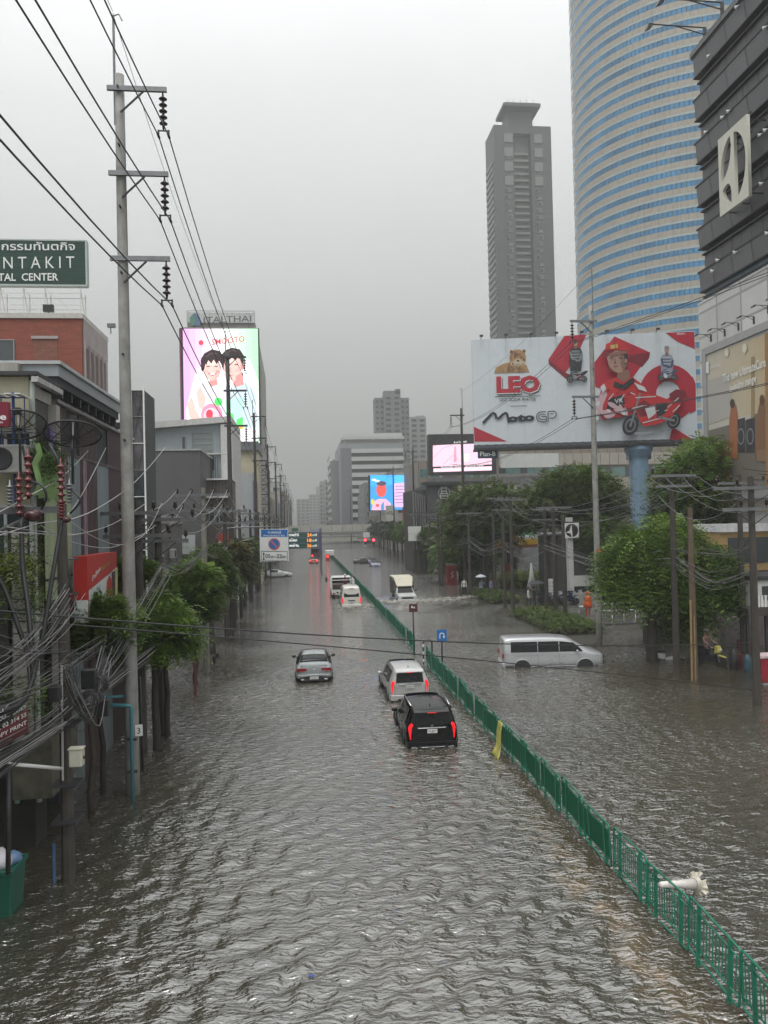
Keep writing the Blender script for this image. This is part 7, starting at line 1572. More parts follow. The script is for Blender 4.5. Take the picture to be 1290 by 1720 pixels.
def suv(label,loc,pm,sink,dark,rz=0,bars=CHROME,lowlamp=False):
 e=E('parked_car' if False else 'suv',loc,label,'car',None,rz);z=-sink
 W_=.905
 def s(y,w,zl,zb,wt,zt,rake=0):return dict(y=y,w=w,zl=zl+z,zb=zb+z,wt=wt,zt=zt+z,rake=rake)
 st=[s(.0,W_*.90,.48,1.08,.62,1.70,.16),s(.10,W_*.985,.36,1.10,.655,1.765,.10),s(.5,W_,.30,1.10,.675,1.80),s(1.25,W_,.30,1.09,.69,1.825),s(2.15,W_,.30,1.08,.69,1.82),s(2.95,W_,.30,1.07,.66,1.76),s(3.55,W_,.30,1.06,.68,1.14),s(4.3,W_*.96,.34,1.00,.62,1.04),s(4.72,W_*.82,.42,.85,.5,.88)]
 o,win,V,tf,fc=car_body(e,st,pm,(1,2,3,4),(),(5,))
 for i in(2,3,4):win('w%dr'%i,'side_window',.012,.08);win('w%dl'%i,'side_window',.012,.08)
 win('F','windscreen',.01,.06)
 yr=-.012
 def zz(h):return h+z
 def yat(h):return yr+(.16*max(0,h-1.08))+.0
 quadpatch(e,'rear_window',CG,[(-.60,yat(1.18)-.02,zz(1.17)),(.60,yat(1.18)-.02,zz(1.17)),(.555,yat(1.62)-.0,zz(1.60)),(.30,yat(1.64)-.005,zz(1.625)),(-.30,yat(1.64)-.005,zz(1.625)),(-.555,yat(1.62),zz(1.60))],.03,.012)
 m=MB();m.hexa([(-.62,yat(1.66)-.14,zz(1.64)),(.62,yat(1.66)-.14,zz(1.64)),(.60,.35,zz(1.70)),(-.60,.35,zz(1.70)),(-.60,yat(1.66)-.16,zz(1.685)),(.60,yat(1.66)-.16,zz(1.685)),(.60,.35,zz(1.775)),(-.60,.35,zz(1.775))]);m.build('roof_spoiler',pm if not dark else BLACK,e,bevel=.015)
 B(-.16,.16,yat(1.66)-.168,yat(1.66)-.15,zz(1.655),zz(1.672)).build('brake_lamp',REDL,e)
 for s_ in(-1,1):
  P=[(s_*.65,yr-.02,zz(1.22)),(s_*.70,yr-.012,zz(1.28)),(s_*.78,yr+.035,zz(1.20)),(s_*.82,yr+.05,zz(1.06)),(s_*.785,yr+.02,zz(.86)),(s_*.755,yr-.00,zz(.66)),(s_*.735,yr-.018,zz(.66)),(s_*.725,yr-.024,zz(.86)),(s_*.70,yr-.028,zz(1.06))]
  if s_<0:P=P[::-1]
  quadpatch(e,'tail_lamp',REDL,P,.07,.012)
  MB().tube([(s_*.66,.45,zz(1.845)),(s_*.69,1.2,zz(1.885)),(s_*.68,2.5,zz(1.855)),(s_*.66,2.75,zz(1.81))],.022,6).build('roof_rail',CHROME if dark else GREYM,e,smooth=True)
  mirror_(e,s_*.90,3.0,zz(1.14),pm if not dark else pm,s_)
  B(s_*.30-.02,s_*.30+.02,-.02,.0,zz(.02),zz(.03)) if False else None
  quadpatch(e,'reflector',REDL if lowlamp else REDD,[(s_*.48,yr-.05,zz(.40)),(s_*.72,yr-.03,zz(.41)),(s_*.72,yr-.03,zz(.47)),(s_*.48,yr-.05,zz(.46))][::s_],.05,.006)
  for yy in(.62+.30,3.95):wheel(e,s_*.80,yy,zz(.37),.38,.25,s_)
  m=MB()
  for yy in(.92,3.95):
   a=[(s_*(.915),yy+.47*math.cos(t*math.pi/10),zz(.40)+.47*math.sin(t*math.pi/10)) for t in range(11)];m=MB();m.tube(a,.035,6);m.build('wheel_arch',BLACK if dark else mat('grey_cladding',(.12,.12,.12),.5),e,smooth=True)
 quadpatch(e,'chrome_strip',CHROME,[(-.46,yr-.045,zz(1.075)),(.46,yr-.045,zz(1.075)),(.50,yr-.035,zz(1.105)),(.46,yr-.045,zz(1.12)),(-.46,yr-.045,zz(1.12)),(-.50,yr-.035,zz(1.105))],.05,.006)
 plate(e,yr-.03,zz(.97))
 m=MB()
 for a in(90,210,330):
  c,s2=math.cos(R(a)),math.sin(R(a));u=(-s2,c);r_=.045;pts=[(0,0),(c*r_*.55+u[0]*r_*.3,s2*r_*.55+u[1]*r_*.3),(c*r_,s2*r_),(c*r_*.55-u[0]*r_*.3,s2*r_*.55-u[1]*r_*.3)]
  m.add([(x,yat(1.16)-.045,zz(1.175)+zq) for x,zq in pts],[(0,1,2,3)])
 m.build('emblem',CHROME,e)
 m=MB();m.hexa([(-.84,yr-.06,zz(.34)),(.84,yr-.06,zz(.34)),(.90,.35,zz(.34)),(-.90,.35,zz(.34)),(-.83,yr-.075,zz(.60)),(.83,yr-.075,zz(.60)),(.90,.33,zz(.62)),(-.90,.33,zz(.62))]);m.build('bumper',pm,e,bevel=.03)
 quadpatch(e,'diffuser',BLACK,[(-.58,yr-.085,zz(.335)),(.58,yr-.085,zz(.335)),(.50,yr-.09,zz(.43)),(-.50,yr-.09,zz(.43))],.05,.006)
 quadpatch(e,'skid_plate',CHROME if dark else GREYM,[(-.44,yr-.10,zz(.375)),(.44,yr-.10,zz(.375)),(.40,yr-.105,zz(.405)),(-.40,yr-.105,zz(.405))],.04,.004)
 if dark:
  for s_ in(-1,1):quadpatch(e,'bumper_trim',CHROME,[(s_*.50,yr-.10,zz(.36)),(s_*.74,yr-.08,zz(.36)),(s_*.72,yr-.085,zz(.42)),(s_*.54,yr-.10,zz(.40))][::s_],.04,.004)
 m=MB();m.hexa([(-.03,.52,zz(1.80)),(.03,.52,zz(1.80)),(.015,.66,zz(1.80)),(-.015,.66,zz(1.80)),(-.008,.50,zz(1.87)),(.008,.50,zz(1.87)),(.006,.54,zz(1.87)),(-.006,.54,zz(1.87))]);m.build('aerial_fin',BLACK,e)
 MB().tube([(0.0,yat(1.2)-.05,zz(1.22)),(.28,yat(1.25)-.05,zz(1.25))],.012,5).build('rear_wiper',BLACK,e)
 for(a,b_) in(((-.66,1.04),(-.66,.64)),((.66,1.04),(.66,.64)),((-.66,.64),(.66,.64))):MB().tube([(a[0],yr-.028+.0,zz(a[1])),(b_[0],yr-.028,zz(b_[1]))],.006,4).build('panel_gap',EK,e)
 for yy in(1.45,2.4,3.3):
  for s_ in(-1,1):MB().tube([(s_*(W_+.003),yy,zz(.45)),(s_*(W_*.978+.004),yy,zz(1.06))],.006,4).build('panel_gap',EK,e)
 for yy in(1.6,2.55):
  for s_ in(-1,1):MB().tube([(s_*(W_+.015),yy,zz(.98)),(s_*(W_+.015),yy+.2,zz(.98))],.018,5).build('door_handle',CHROME,e)
 e.scale=(VS,VS*.86,VS*.90);return e
PBLK=mat('black_car_paint',(.004,.004,.005),.16,.06,1.5,spec=.35);PSIL=paint('champagne_silver_paint',(.48,.48,.47),.35,.32);PGRY=paint('grey_silver_paint',(.30,.32,.33),.4,.3)
yb_=22.9;suv('black SUV with glowing red tail lamps driving away, nearest car',(atG(728,1258).x,yb_,0),PBLK,.34,True,rz=R(-1.0))
suv('silver SUV with red tail lamps just ahead of the black one',(atG(691,1180).x,29.0,0),PSIL,.30,False,rz=R(.5),lowlamp=True)
def sedan(label,loc,pm,sink,rz=0,coupe=True,lamps=REDD,side_only=False):
 e=E('saloon_car',loc,label,'car',None,rz);z=-sink;W_=.91
 def s(y,w,zl,zb,wt,zt,rake=0):return dict(y=y,w=w,zl=zl+z,zb=zb+z,wt=wt,zt=zt+z,rake=rake)
 st=[s(0,W_*.86,.42,.86,.62,1.0,.1),s(.12,W_*.97,.30,.96,.70,1.04),s(.62,W_,.24,.98,.70,1.09),s(1.25,W_,.22,.98,.60,1.36),s(1.75,W_,.22,.97,.60,1.43),s(2.5,W_,.22,.95,.60,1.44),s(3.05,W_,.22,.93,.58,1.32),s(3.65,W_,.22,.92,.66,.98),s(4.4,W_*.95,.26,.80,.60,.84),s(4.75,W_*.8,.34,.64,.5,.68)]
 o,win,*_=car_body(e,st,pm,(2,3,4,5),(2,),(6,))
 for i in(2,3,4,5):
  for q in 'rl':win('w%d%s'%(i,q),'side_window',.012,.12)
 win('R','rear_window',.006,.05);win('F','windscreen',.006,.05)
 zz=lambda h:h+z;yr=-.02
 for s_ in(-1,1):
  quadpatch(e,'tail_lamp',lamps,[(s_*.34,yr-.05,zz(.92)),(s_*.68,yr-.03,zz(.93)),(s_*.84,yr+.04,zz(.92)),(s_*.83,yr+.04,zz(.78)),(s_*.68,yr-.03,zz(.77)),(s_*.36,yr-.05,zz(.82))][::s_],.05,.01)
  mirror_(e,s_*.90,3.15,zz(1.0),BLACK,s_)
  for yy in(.95,3.85):wheel(e,s_*.81,yy,zz(.34),.345,.24,s_)
  MB().tube([(s_*.60,1.2,zz(1.375)),(s_*.605,1.8,zz(1.445)),(s_*.60,2.6,zz(1.45))],.012,5).build('roof_trim',BLACK,e,smooth=True)
  quadpatch(e,'exhaust',CHROME,[(s_*.48,yr-.06,zz(.37)),(s_*.64,yr-.05,zz(.37)),(s_*.64,yr-.05,zz(.43)),(s_*.48,yr-.06,zz(.43))][::s_],.06,.01)
 quadpatch(e,'lower_valance',BLACK,[(-.62,yr-.045,zz(.30)),(.62,yr-.045,zz(.30)),(.76,yr-.02,zz(.50)),(.3,yr-.05,zz(.56)),(-.3,yr-.05,zz(.56)),(-.76,yr-.02,zz(.50))],.06,.02)
 m=MB();m.hexa([(-.80,yr-.03,zz(.50)),(.80,yr-.03,zz(.50)),(.90,.3,zz(.48)),(-.90,.3,zz(.48)),(-.80,yr-.035,zz(.64)),(.80,yr-.035,zz(.64)),(.90,.3,zz(.66)),(-.90,.3,zz(.66))]);m.build('bumper',pm,e,bevel=.04)
 plate(e,yr-.055,zz(.47),w_=.42,h=.13)
 MB().lathe([(.045,-.01),(.045,0)],(0,yr-.02,zz(.88)),14,'y').build('emblem',CHROME,e);m=MB();m.hexa([(-.66,.03,zz(1.0)),(.66,.03,zz(1.0)),(.66,.3,zz(1.03)),(-.66,.3,zz(1.03)),(-.62,.0,zz(1.055)),(.62,.0,zz(1.055)),(.64,.3,zz(1.065)),(-.64,.3,zz(1.065))]).build('boot_lip',pm,e,bevel=.02)
 MB().blob((0,0,0),(.02,.07,.04),8,5).build('aerial_fin',pm,e,smooth=True,loc=(0,1.62,zz(1.46)));e.scale=(VS,VS,VS);return e
sedan('grey silver saloon with dark mirrors driving away on the left lanes',(atG(528,1146).x,33.2,0),PGRY,.24,rz=R(-.5))
def side_van():
 g0=atG(841,1122);g1=atG(1010,1122);yv=34.4;e=E('van',(atY(850,1100,yv).x,yv,0),'silver people carrier standing sideways in the water on the right lanes','van')
 rot=E('van_turn',(0,0,0));bpy.data.objects.remove(rot)
 e.rotation_euler=(0,0,R(-90-7));e.location.y=yv+.95
 z=-.38;W_=.95;PV=paint('silver_van_paint',(.40,.41,.42),.35,.3)
 def s(y,w,zl,zb,wt,zt,rake=0):return dict(y=y,w=w,zl=zl+z,zb=zb+z,wt=wt,zt=zt+z,rake=rake)
 st=[s(0,W_*.93,.34,1.14,.74,1.84,.07),s(.12,W_,.28,1.15,.79,1.93),s(.6,W_,.26,1.15,.80,1.96),s(1.6,W_,.26,1.14,.81,1.97),s(2.6,W_,.26,1.13,.81,1.96),s(3.35,W_,.26,1.12,.79,1.90),s(3.62,W_,.26,1.11,.78,1.80),s(4.42,W_,.26,1.11,.80,1.25),s(4.98,W_*.97,.30,1.06,.74,1.14),s(5.2,W_*.88,.36,.92,.66,.98)]
 o,win,*_=car_body(e,st,PV,(2,3,4,5,6),(),(6,))
 zz=lambda h:h+z
 for s_ in(-1,1):
  for(y0,y1,nm) in((.40,1.78,'rear_side_window'),(1.81,2.88,'sliding_door_window'),(2.91,3.70,'front_door_window')):
   a=.03;top0,top1=1.74,(1.74 if y1<3 else 1.66)
   X=lambda h:s_*(W_*.975+.012-(h-1.14)*.20)
   P=[(X(1.19),y0,zz(1.19)),(X(1.19),y1+(.42 if y1>3 else 0),zz(1.19)),(X(1.30),y1+(.30 if y1>3 else 0),zz(1.34)),(X(top1),y1-(.06 if y1>3 else 0),zz(top1)),(X(top0),y0+.02,zz(top0))]
   q=MB();q.add(P,[tuple(range(5))]);w_=q.build(nm,CG,e);w_.modifiers.new('t','SOLIDIFY').thickness=.02
  mirror_(e,s_*.93,3.80,zz(1.22),PV,s_)
  for yy in(.98,4.22):
   wheel(e,s_*.845,yy,zz(.34),.345,.22,s_,5)
   MB().lathe([(.42,0),(.43,.012*s_)],(s_*(W_+.001),yy,zz(.36)),28,'x').build('wheel_well',EK,e)
   MB().tube([(s_*(W_+.006),yy+.45*math.cos(t*math.pi/12),zz(.36)+.45*math.sin(t*math.pi/12)) for t in range(13)],.028,6).build('wheel_arch',PV,e,smooth=True)
  MB().tube([(s_*(W_+.012),1.44,zz(.42)),(s_*(W_+.012),3.75,zz(.42))],.024,6).build('sill_strip',CHROME,e);MB().tube([(s_*(W_-.0),.15,zz(1.10)),(s_*(W_+.0),4.3,zz(1.07))],.008,4).build('belt_crease',PV,e)
  for yy in(1.80,2.90,3.95):MB().tube([(s_*(W_+.004),yy,zz(.45)),(s_*(W_*.98+.006),yy,zz(1.12))],.006,4).build('panel_gap',EK,e)
  MB().tube([(s_*(W_+.003),.62,zz(1.0)),(s_*(W_+.004),1.78,zz(1.0))],.006,4).build('slide_rail',EK,e)
  for yy in(2.62,3.02):MB().tube([(s_*(W_+.02),yy,zz(1.0)),(s_*(W_+.02),yy+.18,zz(1.0))],.02,5).build('door_handle',PV,e)
  B(s_*.80-.09,s_*.80+.09,-.035,.07,zz(.86),zz(1.12)).build('tail_lamp',REDD,e)
  m=MB();xs=sorted((s_*.55,s_*.88));m.hexa([(xs[0],5.06,zz(.80)),(xs[1],4.92,zz(.80)),(xs[1],4.8,zz(.80)),(xs[0],4.8,zz(.80)),(xs[0],5.02,zz(.96)),(xs[1],4.80,zz(.99)),(xs[1],4.7,zz(.99)),(xs[0],4.7,zz(.96))] if s_>0 else[(xs[0],4.92,zz(.80)),(xs[1],5.06,zz(.80)),(xs[1],4.8,zz(.80)),(xs[0],4.8,zz(.80)),(xs[0],4.80,zz(.99)),(xs[1],5.02,zz(.96)),(xs[1],4.7,zz(.96)),(xs[0],4.7,zz(.99))]);m.build('headlight',mat('pinkish_headlight',(.62,.40,.40),.15,.1),e,bevel=.02)
 B(-.80,.80,5.06,5.235,zz(.72),zz(.94),.02).build('grille',BLACK,e);B(-.78,.78,5.10,5.262,zz(.46),zz(.66),.02).build('lower_grille',BLACK,e)
 m=MB();m.hexa([(-.86,4.9,zz(.34)),(.86,4.9,zz(.34)),(.72,5.24,zz(.34)),(-.72,5.24,zz(.34)),(-.9,4.9,zz(.72)),(.9,4.9,zz(.72)),(.74,5.22,zz(.70)),(-.74,5.22,zz(.70))]);m.build('bumper',PV,e,bevel=.04)
 B(-.92,.92,-.05,.12,zz(.36),zz(.62),.03).build('rear_bumper',PV,e)
 e.scale=(VS,VS,VS*.95);return e
side_van()
def van_rear(label,x,y):
 e=E('minibus',(x,y,0),label,'van');z=-.42;W_=.93;PW_=paint('white_van_paint',(.62,.61,.55),0,.35)
 def s(y,w,zl,zb,wt,zt,rake=0):return dict(y=y,w=w,zl=zl+z,zb=zb+z,wt=wt,zt=zt+z,rake=rake)
 st=[s(0,W_*.93,.34,1.2,.70,2.12,.06),s(.12,W_,.28,1.2,.76,2.24),s(.8,W_,.28,1.2,.76,2.30),s(3.2,W_,.28,1.2,.76,2.30),s(3.9,W_,.28,1.2,.72,2.1),s(4.6,W_,.28,1.15,.74,1.35),s(5.0,W_*.9,.3,.9,.6,.95)]
 o,win,*_=car_body(e,st,PW_,(1,2,3),(),(4,));zz=lambda h:h+z
 for q in 'rl':win('w2'+q,'side_window',.012,.06)
 quadpatch(e,'rear_window',CG,[(-.70,-.0,zz(1.34)),(.70,0,zz(1.34)),(.64,.05,zz(1.86)),(.5,.06,zz(1.92)),(-.5,.06,zz(1.92)),(-.64,.05,zz(1.86))],.03,.02)
 for s_ in(-1,1):B(s_*.82-.06,s_*.82+.06,-.04,.06,zz(.82),zz(1.28)).build('tail_lamp',REDL,e);mirror_(e,s_*.95,4.2,zz(1.4),BLACK,s_)
 B(-.3,.3,-.05,-.02,zz(.98),zz(1.06)).build('plate_garnish',BLACK,e);plate(e,-.04,zz(.86));B(-.9,.9,-.07,.1,zz(.44),zz(.68),.03).build('bumper',PW_,e);B(-.2,.2,-.01,.03,zz(2.08),zz(2.12)).build('brake_lamp',REDD,e)
 for s_ in(-1,1):
  for yy in(.9,4.1):wheel(e,s_*.84,yy,zz(.33),.34,.2,s_)
 e.scale=(VS,VS,VS);return e
van_rear('cream white high roofed minibus driving away beside the far barrier',atG(591,1020).x,62)
#people
def person_mesh(joints,edges,root=0,sub=2):
 me=bpy.data.meshes.new('person');me.from_pydata([j[:3] for j in joints],edges,[]);o=bpy.data.objects.new('person',me);ts=bpy.data.scenes.new('bench');ts.collection.objects.link(o)
 md=o.modifiers.new('skin','SKIN');md.use_smooth_shade=True
 for i,j in enumerate(joints):v=me.skin_vertices[0].data[i];r_=j[3];v.radius=(r_,r_ if len(j)<5 else j[4]);v.use_root=(i==root)
 s_=o.modifiers.new('sub','SUBSURF');s_.levels=sub;s_.render_levels=sub
 with bpy.context.temp_override(scene=ts,view_layer=ts.view_layers[0]):
  dg=bpy.context.evaluated_depsgraph_get();m2=bpy.data.meshes.new_from_object(o.evaluated_get(dg))
 bpy.data.objects.remove(o);bpy.data.scenes.remove(ts);return m2
def zone(me,mats,fn):
 for m_ in mats:me.materials.append(m_)
 for p in me.polygons:p.material_index=fn(p.center);p.use_smooth=True
SK=mat('warm_skin',(.36,.20,.13),.5,.1);HAIR=mat('black_hair',(.012,.010,.010),.5)
def person(x,y,z,label,top,legs,pose='stand',rz=0,head=None,legs_in=.0,arms='down',s=1.0,held=None,hat=None):
 h=.88
 J=[(0,0,.93,.145,.105),(0,0,1.12,.13,.10),(0,0,1.32,.165,.11),(0,0,1.45,.09,.08),(0,0,1.53,.055),(0,-.01,1.62,.085),(0,0,1.70,.095,.10),(0,0,1.76,.06)]
 Eg=[(0,1),(1,2),(2,3),(3,4),(4,5),(5,6),(6,7)]
 st=.10 if pose!='walk' else 0
 for s_ in(-1,1):
  b_=len(J);fy=(-.20*s_ if pose=='walk' else .0);ky=(-.14*s_-.05 if pose=='walk' else-.02)
  if pose=='sit':J+=[(s_*.10,-.05,.86,.10),(s_*.20,-.42,.80,.075),(s_*.20,-.40,.42,.05),(s_*.20,-.38,.34,.045),(s_*.20,-.52,.32,.04)]
  else :J+=[(s_*.10,0,.84,.098),(s_*.11,ky,.50,.068),(s_*.115,fy+.02,.12,.045),(s_*.115,fy,.06,.045),(s_*.12,fy-.15,.04,.04)]
  Eg+=[(0,b_),(b_,b_+1),(b_+1,b_+2),(b_+2,b_+3),(b_+3,b_+4)]
  a=len(J)
  if arms=='up' and s_>0:J+=[(s_*.20,0,1.39,.058),(s_*.27,-.12,1.18,.044),(s_*.18,-.28,1.34,.034),(s_*.17,-.33,1.38,.03)]
  elif arms=='handle':J+=[(s_*.20,-.03,1.38,.058),(s_*.30,-.22,1.16,.044),(s_*.30,-.45,1.10,.034),(s_*.29,-.52,1.10,.03)]
  else :J+=[(s_*.20,0,1.39,.058),(s_*.26,.02,1.12,.045),(s_*.26,-.06,.88,.035),(s_*.255,-.08,.80,.032)]
  Eg+=[(2,a),(a,a+1),(a+1,a+2),(a+2,a+3)]
  f0=len(J);hx,hy,hz_=J[a+3][:3];dz=-1 if arms=='down' or s_<0 and arms=='up' else 0
  for k,(dx,ln) in enumerate(((-.022,.062),(-.008,.075),(.008,.07),(.022,.055),(.03*(-s_),.04))):
   J+=[(hx+(dx*.5),hy+(dx if dz else 0),hz_-.02*(dz!=0),.011),(hx+dx,hy-(ln if not dz else .01)+(dx if dz else 0),hz_+(dz*ln),.009)];Eg+=[(a+3,f0+k*2),(f0+k*2,f0+k*2+1)]
 me=person_mesh(J,Eg,0,1)
 me.name='person'
 topz=.86
 def zf(c):
  if c.z>1.50:return 1 if not head else 3
  if c.z<.09 and pose!='sit':return 2
  hand=abs(c.x)>.21 and c.z<.86 and pose!='sit'
  if hand:return 1
  return 0 if c.z>topz else 2
 zone(me,[top,SK,legs,head or SK],zf)
 s*=.9;e=E('person',(x,y,z),label,'person',None,rz);e.scale=(s,s,s)
 bo=bpy.data.objects.new('body',me);COL.objects.link(bo);bo.parent=e
 if not hat:MB().blob((0,.015,1.71),(.098,.108,.10),12,8).build('hair',head or HAIR,e,smooth=True)
 m=MB()
 for s_ in(-1,1):m.blob((s_*.032,-.088,1.665),(.012,.006,.007),6,4)
 m.build('eyes',BLACK,e);MB().blob((0,-.10,1.64),(.012,.018,.02),6,4).build('nose',SK,e,smooth=True);MB().blob((0,-.088,1.605),(.024,.006,.006),6,4).build('mouth',mat('lip_tone',(.22,.08,.07),.5),e)
 if hat:
  o=MB().blob((0,0,1.74),(.115,.125,.085),12,8).build('hat',hat,e,smooth=True);MB().box(-.08,.08,-.2,-.08,1.715,1.725).build('hat_brim',hat,o)
 return e
ORG=mat('orange_raincoat',(.62,.085,.012),.45,.2,4)
g=atY(988,1040,50.5)
pr=person(g.x,50.5,.12,'person in bright orange hooded raincoat and trousers standing on the pavement',ORG,ORG,'stand',R(150),head=ORG,arms='up',s=1.02)
m=MB();m.lathe([(.34,.62),(.29,.9),(.22,1.25),(.24,1.36),(.12,1.48)],n=16);o=m.build('raincoat_skirt',ORG,pr,smooth=True)
MB().blob((0,.02,1.68),(.13,.14,.16),12,8).build('hood',ORG,pr,smooth=True)
g=atG(901,1022);person(g.x,g.y+2,-.15,'person in white top and dark shorts walking near the parked motorcycles',mat('white_shirt',(.5,.5,.48),.7,.1),mat('dark_shorts',(.02,.02,.025),.7),'walk',R(60))
g=atG(912,1022);p2=person(g.x+.1,g.y+2.5,-.15,'person in dark clothes under the dark umbrella near motorcycles',mat('dark_jacket',(.03,.03,.035),.6),mat('dark_jeans',(.02,.025,.04),.7),'walk',R(100),arms='up')
um=E('umbrella',(g.x+.25,g.y+2.3,0),'dark open umbrella held over the people near the motorcycles','umbrella')
def umbrella(e,c,z,r=.62):
 n=8;V=[(0,0,z)]
 for ring_,(rr_,dz) in enumerate(((.45,-.06),(.8,-.15),(1,-.25))):
  for k in range(n*2):a=math.pi*k/n;q=rr_*r*(1 if k%2==0 else .95);V.append((q*math.cos(a),q*math.sin(a),z+dz*(1.0 if k%2==0 else .92)))
 N_=n*2;fs=[(0,1+k,1+(k+1)%N_) for k in range(N_)]+[(1+i*N_+k,1+i*N_+(k+1)%N_,1+(i+1)*N_+(k+1)%N_,1+(i+1)*N_+k) for i in range(2) for k in range(N_)]
 o=MB().add(V,fs).build('canopy',c,e,smooth=False);o.modifiers.new('t','SOLIDIFY').thickness=.008;MB().tube([(0,0,z+.07),(0,0,z-.85)],.010,5).build('shaft',DARK,e)
umbrella(um,mat('dark_umbrella_cloth',(.03,.03,.035),.6),1.95)
g=atG(800,996);
person(g.x,68,-.1,'person with pale top standing by the low pole and white umbrella',mat('pale_blue_shirt',(.30,.34,.42),.7),mat('dark_jeans',(.02,.025,.04),.7),'stand',R(20),arms='up')
um=E('umbrella',(g.x-.1,67.9,0),'small whitish umbrella among people by the right low poles','umbrella');umbrella(um,mat('white_umbrella_cloth',(.5,.52,.6),.6),1.9,.5)
person(g.x+.75,67.5,-.1,'person in purple cap and dark trousers right of the whitish umbrella',mat('lilac_top',(.24,.22,.36),.7),mat('black_trousers',(.012,.012,.014),.7),'walk',R(30))
person(g.x-1.3,69.5,-.1,'person in white shirt left of the whitish umbrella',mat('white_shirt',(.5,.5,.48),.7,.1),mat('black_trousers',(.012,.012,.014),.7),'stand',R(-20))
#flatbed truck with standing person, covered pickup, distant cars
PWH=paint('plain_white_paint',(.56,.57,.55),0,.4)
tx=atG(578,1002).x;tk=E('truck',(3.55,69.5,0),'white flatbed truck with rail cage, person standing in the back, ahead of the minibus','truck')
B(-1.0,1.05,.0,3.6,.35,.55).build('cargo_bed',DARK,tk);B(-1.0,1.05,-.05,.0,.35,.80).build('tail_board',PWH,tk)
for s_ in(-1.0,1.0):B(s_-.03,s_+.03+.02,.0,3.6,.56,.85).build('side_board',PWH,tk)
for k in range(6):
 for s_ in(-1.0,1.05):MB().tube([(s_,.05+k*.7,.85),(s_,.05+k*.7,1.65)],.025,5).build('cage_post',WHITE,tk)
for s_ in(-1.0,1.05):
 for z in(1.25,1.65):MB().tube([(s_,0,z),(s_,3.6,z)],.028,5).build('cage_rail',WHITE,tk)
MB().tube([(-1.0,0,1.65),(1.05,0,1.65)],.03,5).build('cross_rail',WHITE,tk)
B(-.95,1.0,3.75,5.3,.2,1.75,.12).build('cab',PWH,tk);B(-.8,.85,3.72,3.748,1.1,1.6).build('cab_rear_window',CG,tk);B(-.88,.93,5.302,5.33,1.0,1.6).build('windscreen',CG,tk)
for s_ in(-1.0,1.05):
 MB().tube([(s_,4.9,1.3),(s_*1.3,4.9,1.4)],.02,5).build('mirror_arm',BLACK,tk);B(s_*1.32-.09,s_*1.32+.09,4.85,4.95,1.15,1.6).build('wing_mirror',BLACK,tk)
 for yy in(.8,4.6):wheel(tk,s_*.85,yy,-.02,.4,.25,1 if s_>0 else-1)
 B(s_*.8-.1,s_*.8+.1,-.07,-.052,.38,.50).build('tail_lamp',REDD,tk)
B(-.8,.1,1.2,3.3,.56,1.15).build('cargo_load',mat('brown_cargo',(.06,.035,.028),.7,.5,5),tk);
person(tk.location.x+.25,tk.location.y+.6,.56,'person in dark red shirt and white helmet standing on the truck bed',mat('dark_red_shirt',(.09,.015,.018),.7),mat('brown_trousers',(.05,.03,.025),.7),'stand',R(180),hat=mat('white_helmet',(.7,.7,.7),.3),s=.98)
px_=atG(681,1008);cp=E('covered_pickup',(8.95,66,0),'cream topped covered pickup driving toward us, pushing a bow wave','pickup')
CRM=mat('cream_canopy',(.52,.49,.38),.5,.08,1.5,stain=.08)
m=MB();m.hexa([(-.80,.05,-.1),(.80,.05,-.1),(.84,1.6,-.1),(-.84,1.6,-.1),(-.78,.12,.42),(.78,.12,.42),(.80,1.5,.52),(-.80,1.5,.52)]).build('bonnet',PWH,cp,bevel=.05)
m=MB();m.hexa([(-.80,1.35,.45),(.80,1.35,.45),(.82,2.9,.45),(-.82,2.9,.45),(-.66,1.95,1.02),(.66,1.95,1.02),(.70,2.9,1.06),(-.70,2.9,1.06)]).build('cab',PWH,cp,bevel=.04)
quadpatch(cp,'windscreen',CG,[(-.72,1.36,.50),(.72,1.36,.50),(.61,1.88,.98),(-.61,1.88,.98)],.03,.01)
m=MB();m.hexa([(-.70,1.75,1.06),(.70,1.75,1.06),(.92,5.2,1.0),(-.92,5.2,1.0),(-.88,2.7,1.82),(.88,2.7,1.82),(.95,5.2,1.86),(-.95,5.2,1.86)]).build('canopy_roof',CRM,cp,bevel=.06)
for s_ in(-1,1):
 m=MB();m.hexa([(s_*.88-.03,2.4,.3),(s_*.88+.03,2.4,.3),(s_*.92+.03,5.2,.3),(s_*.92-.03,5.2,.3),(s_*.84-.03,2.4,1.5),(s_*.84+.03,2.4,1.5),(s_*.93+.03,5.2,1.84),(s_*.93-.03,5.2,1.84)]).build('side_cover',mat('dark_brown_cover',(.07,.06,.05),.6,.3),cp)
 B(s_*.66-.13,s_*.66+.13,.0,.06,.12,.28).build('headlight',mat('clear_headlight',(.6,.6,.58),.15),cp);mirror_(cp,s_*.84,1.5,.72,BLACK,s_);wheel(cp,s_*.75,.8,-.15,.34,.22,s_);wheel(cp,s_*.75,4.2,-.15,.34,.22,s_)
B(-.5,.5,-.005,.05,.12,.26).build('grille',BLACK,cp);B(-.80,.80,-.06,.06,-.12,.08,.02).build('bumper',PWH,cp);B(-.05,.9,5.0,5.25,1.4,1.5).build('roof_rack',DARK,cp)
FOAM=mat('muddy_foam',(.55,.53,.47),.5,.2,6)
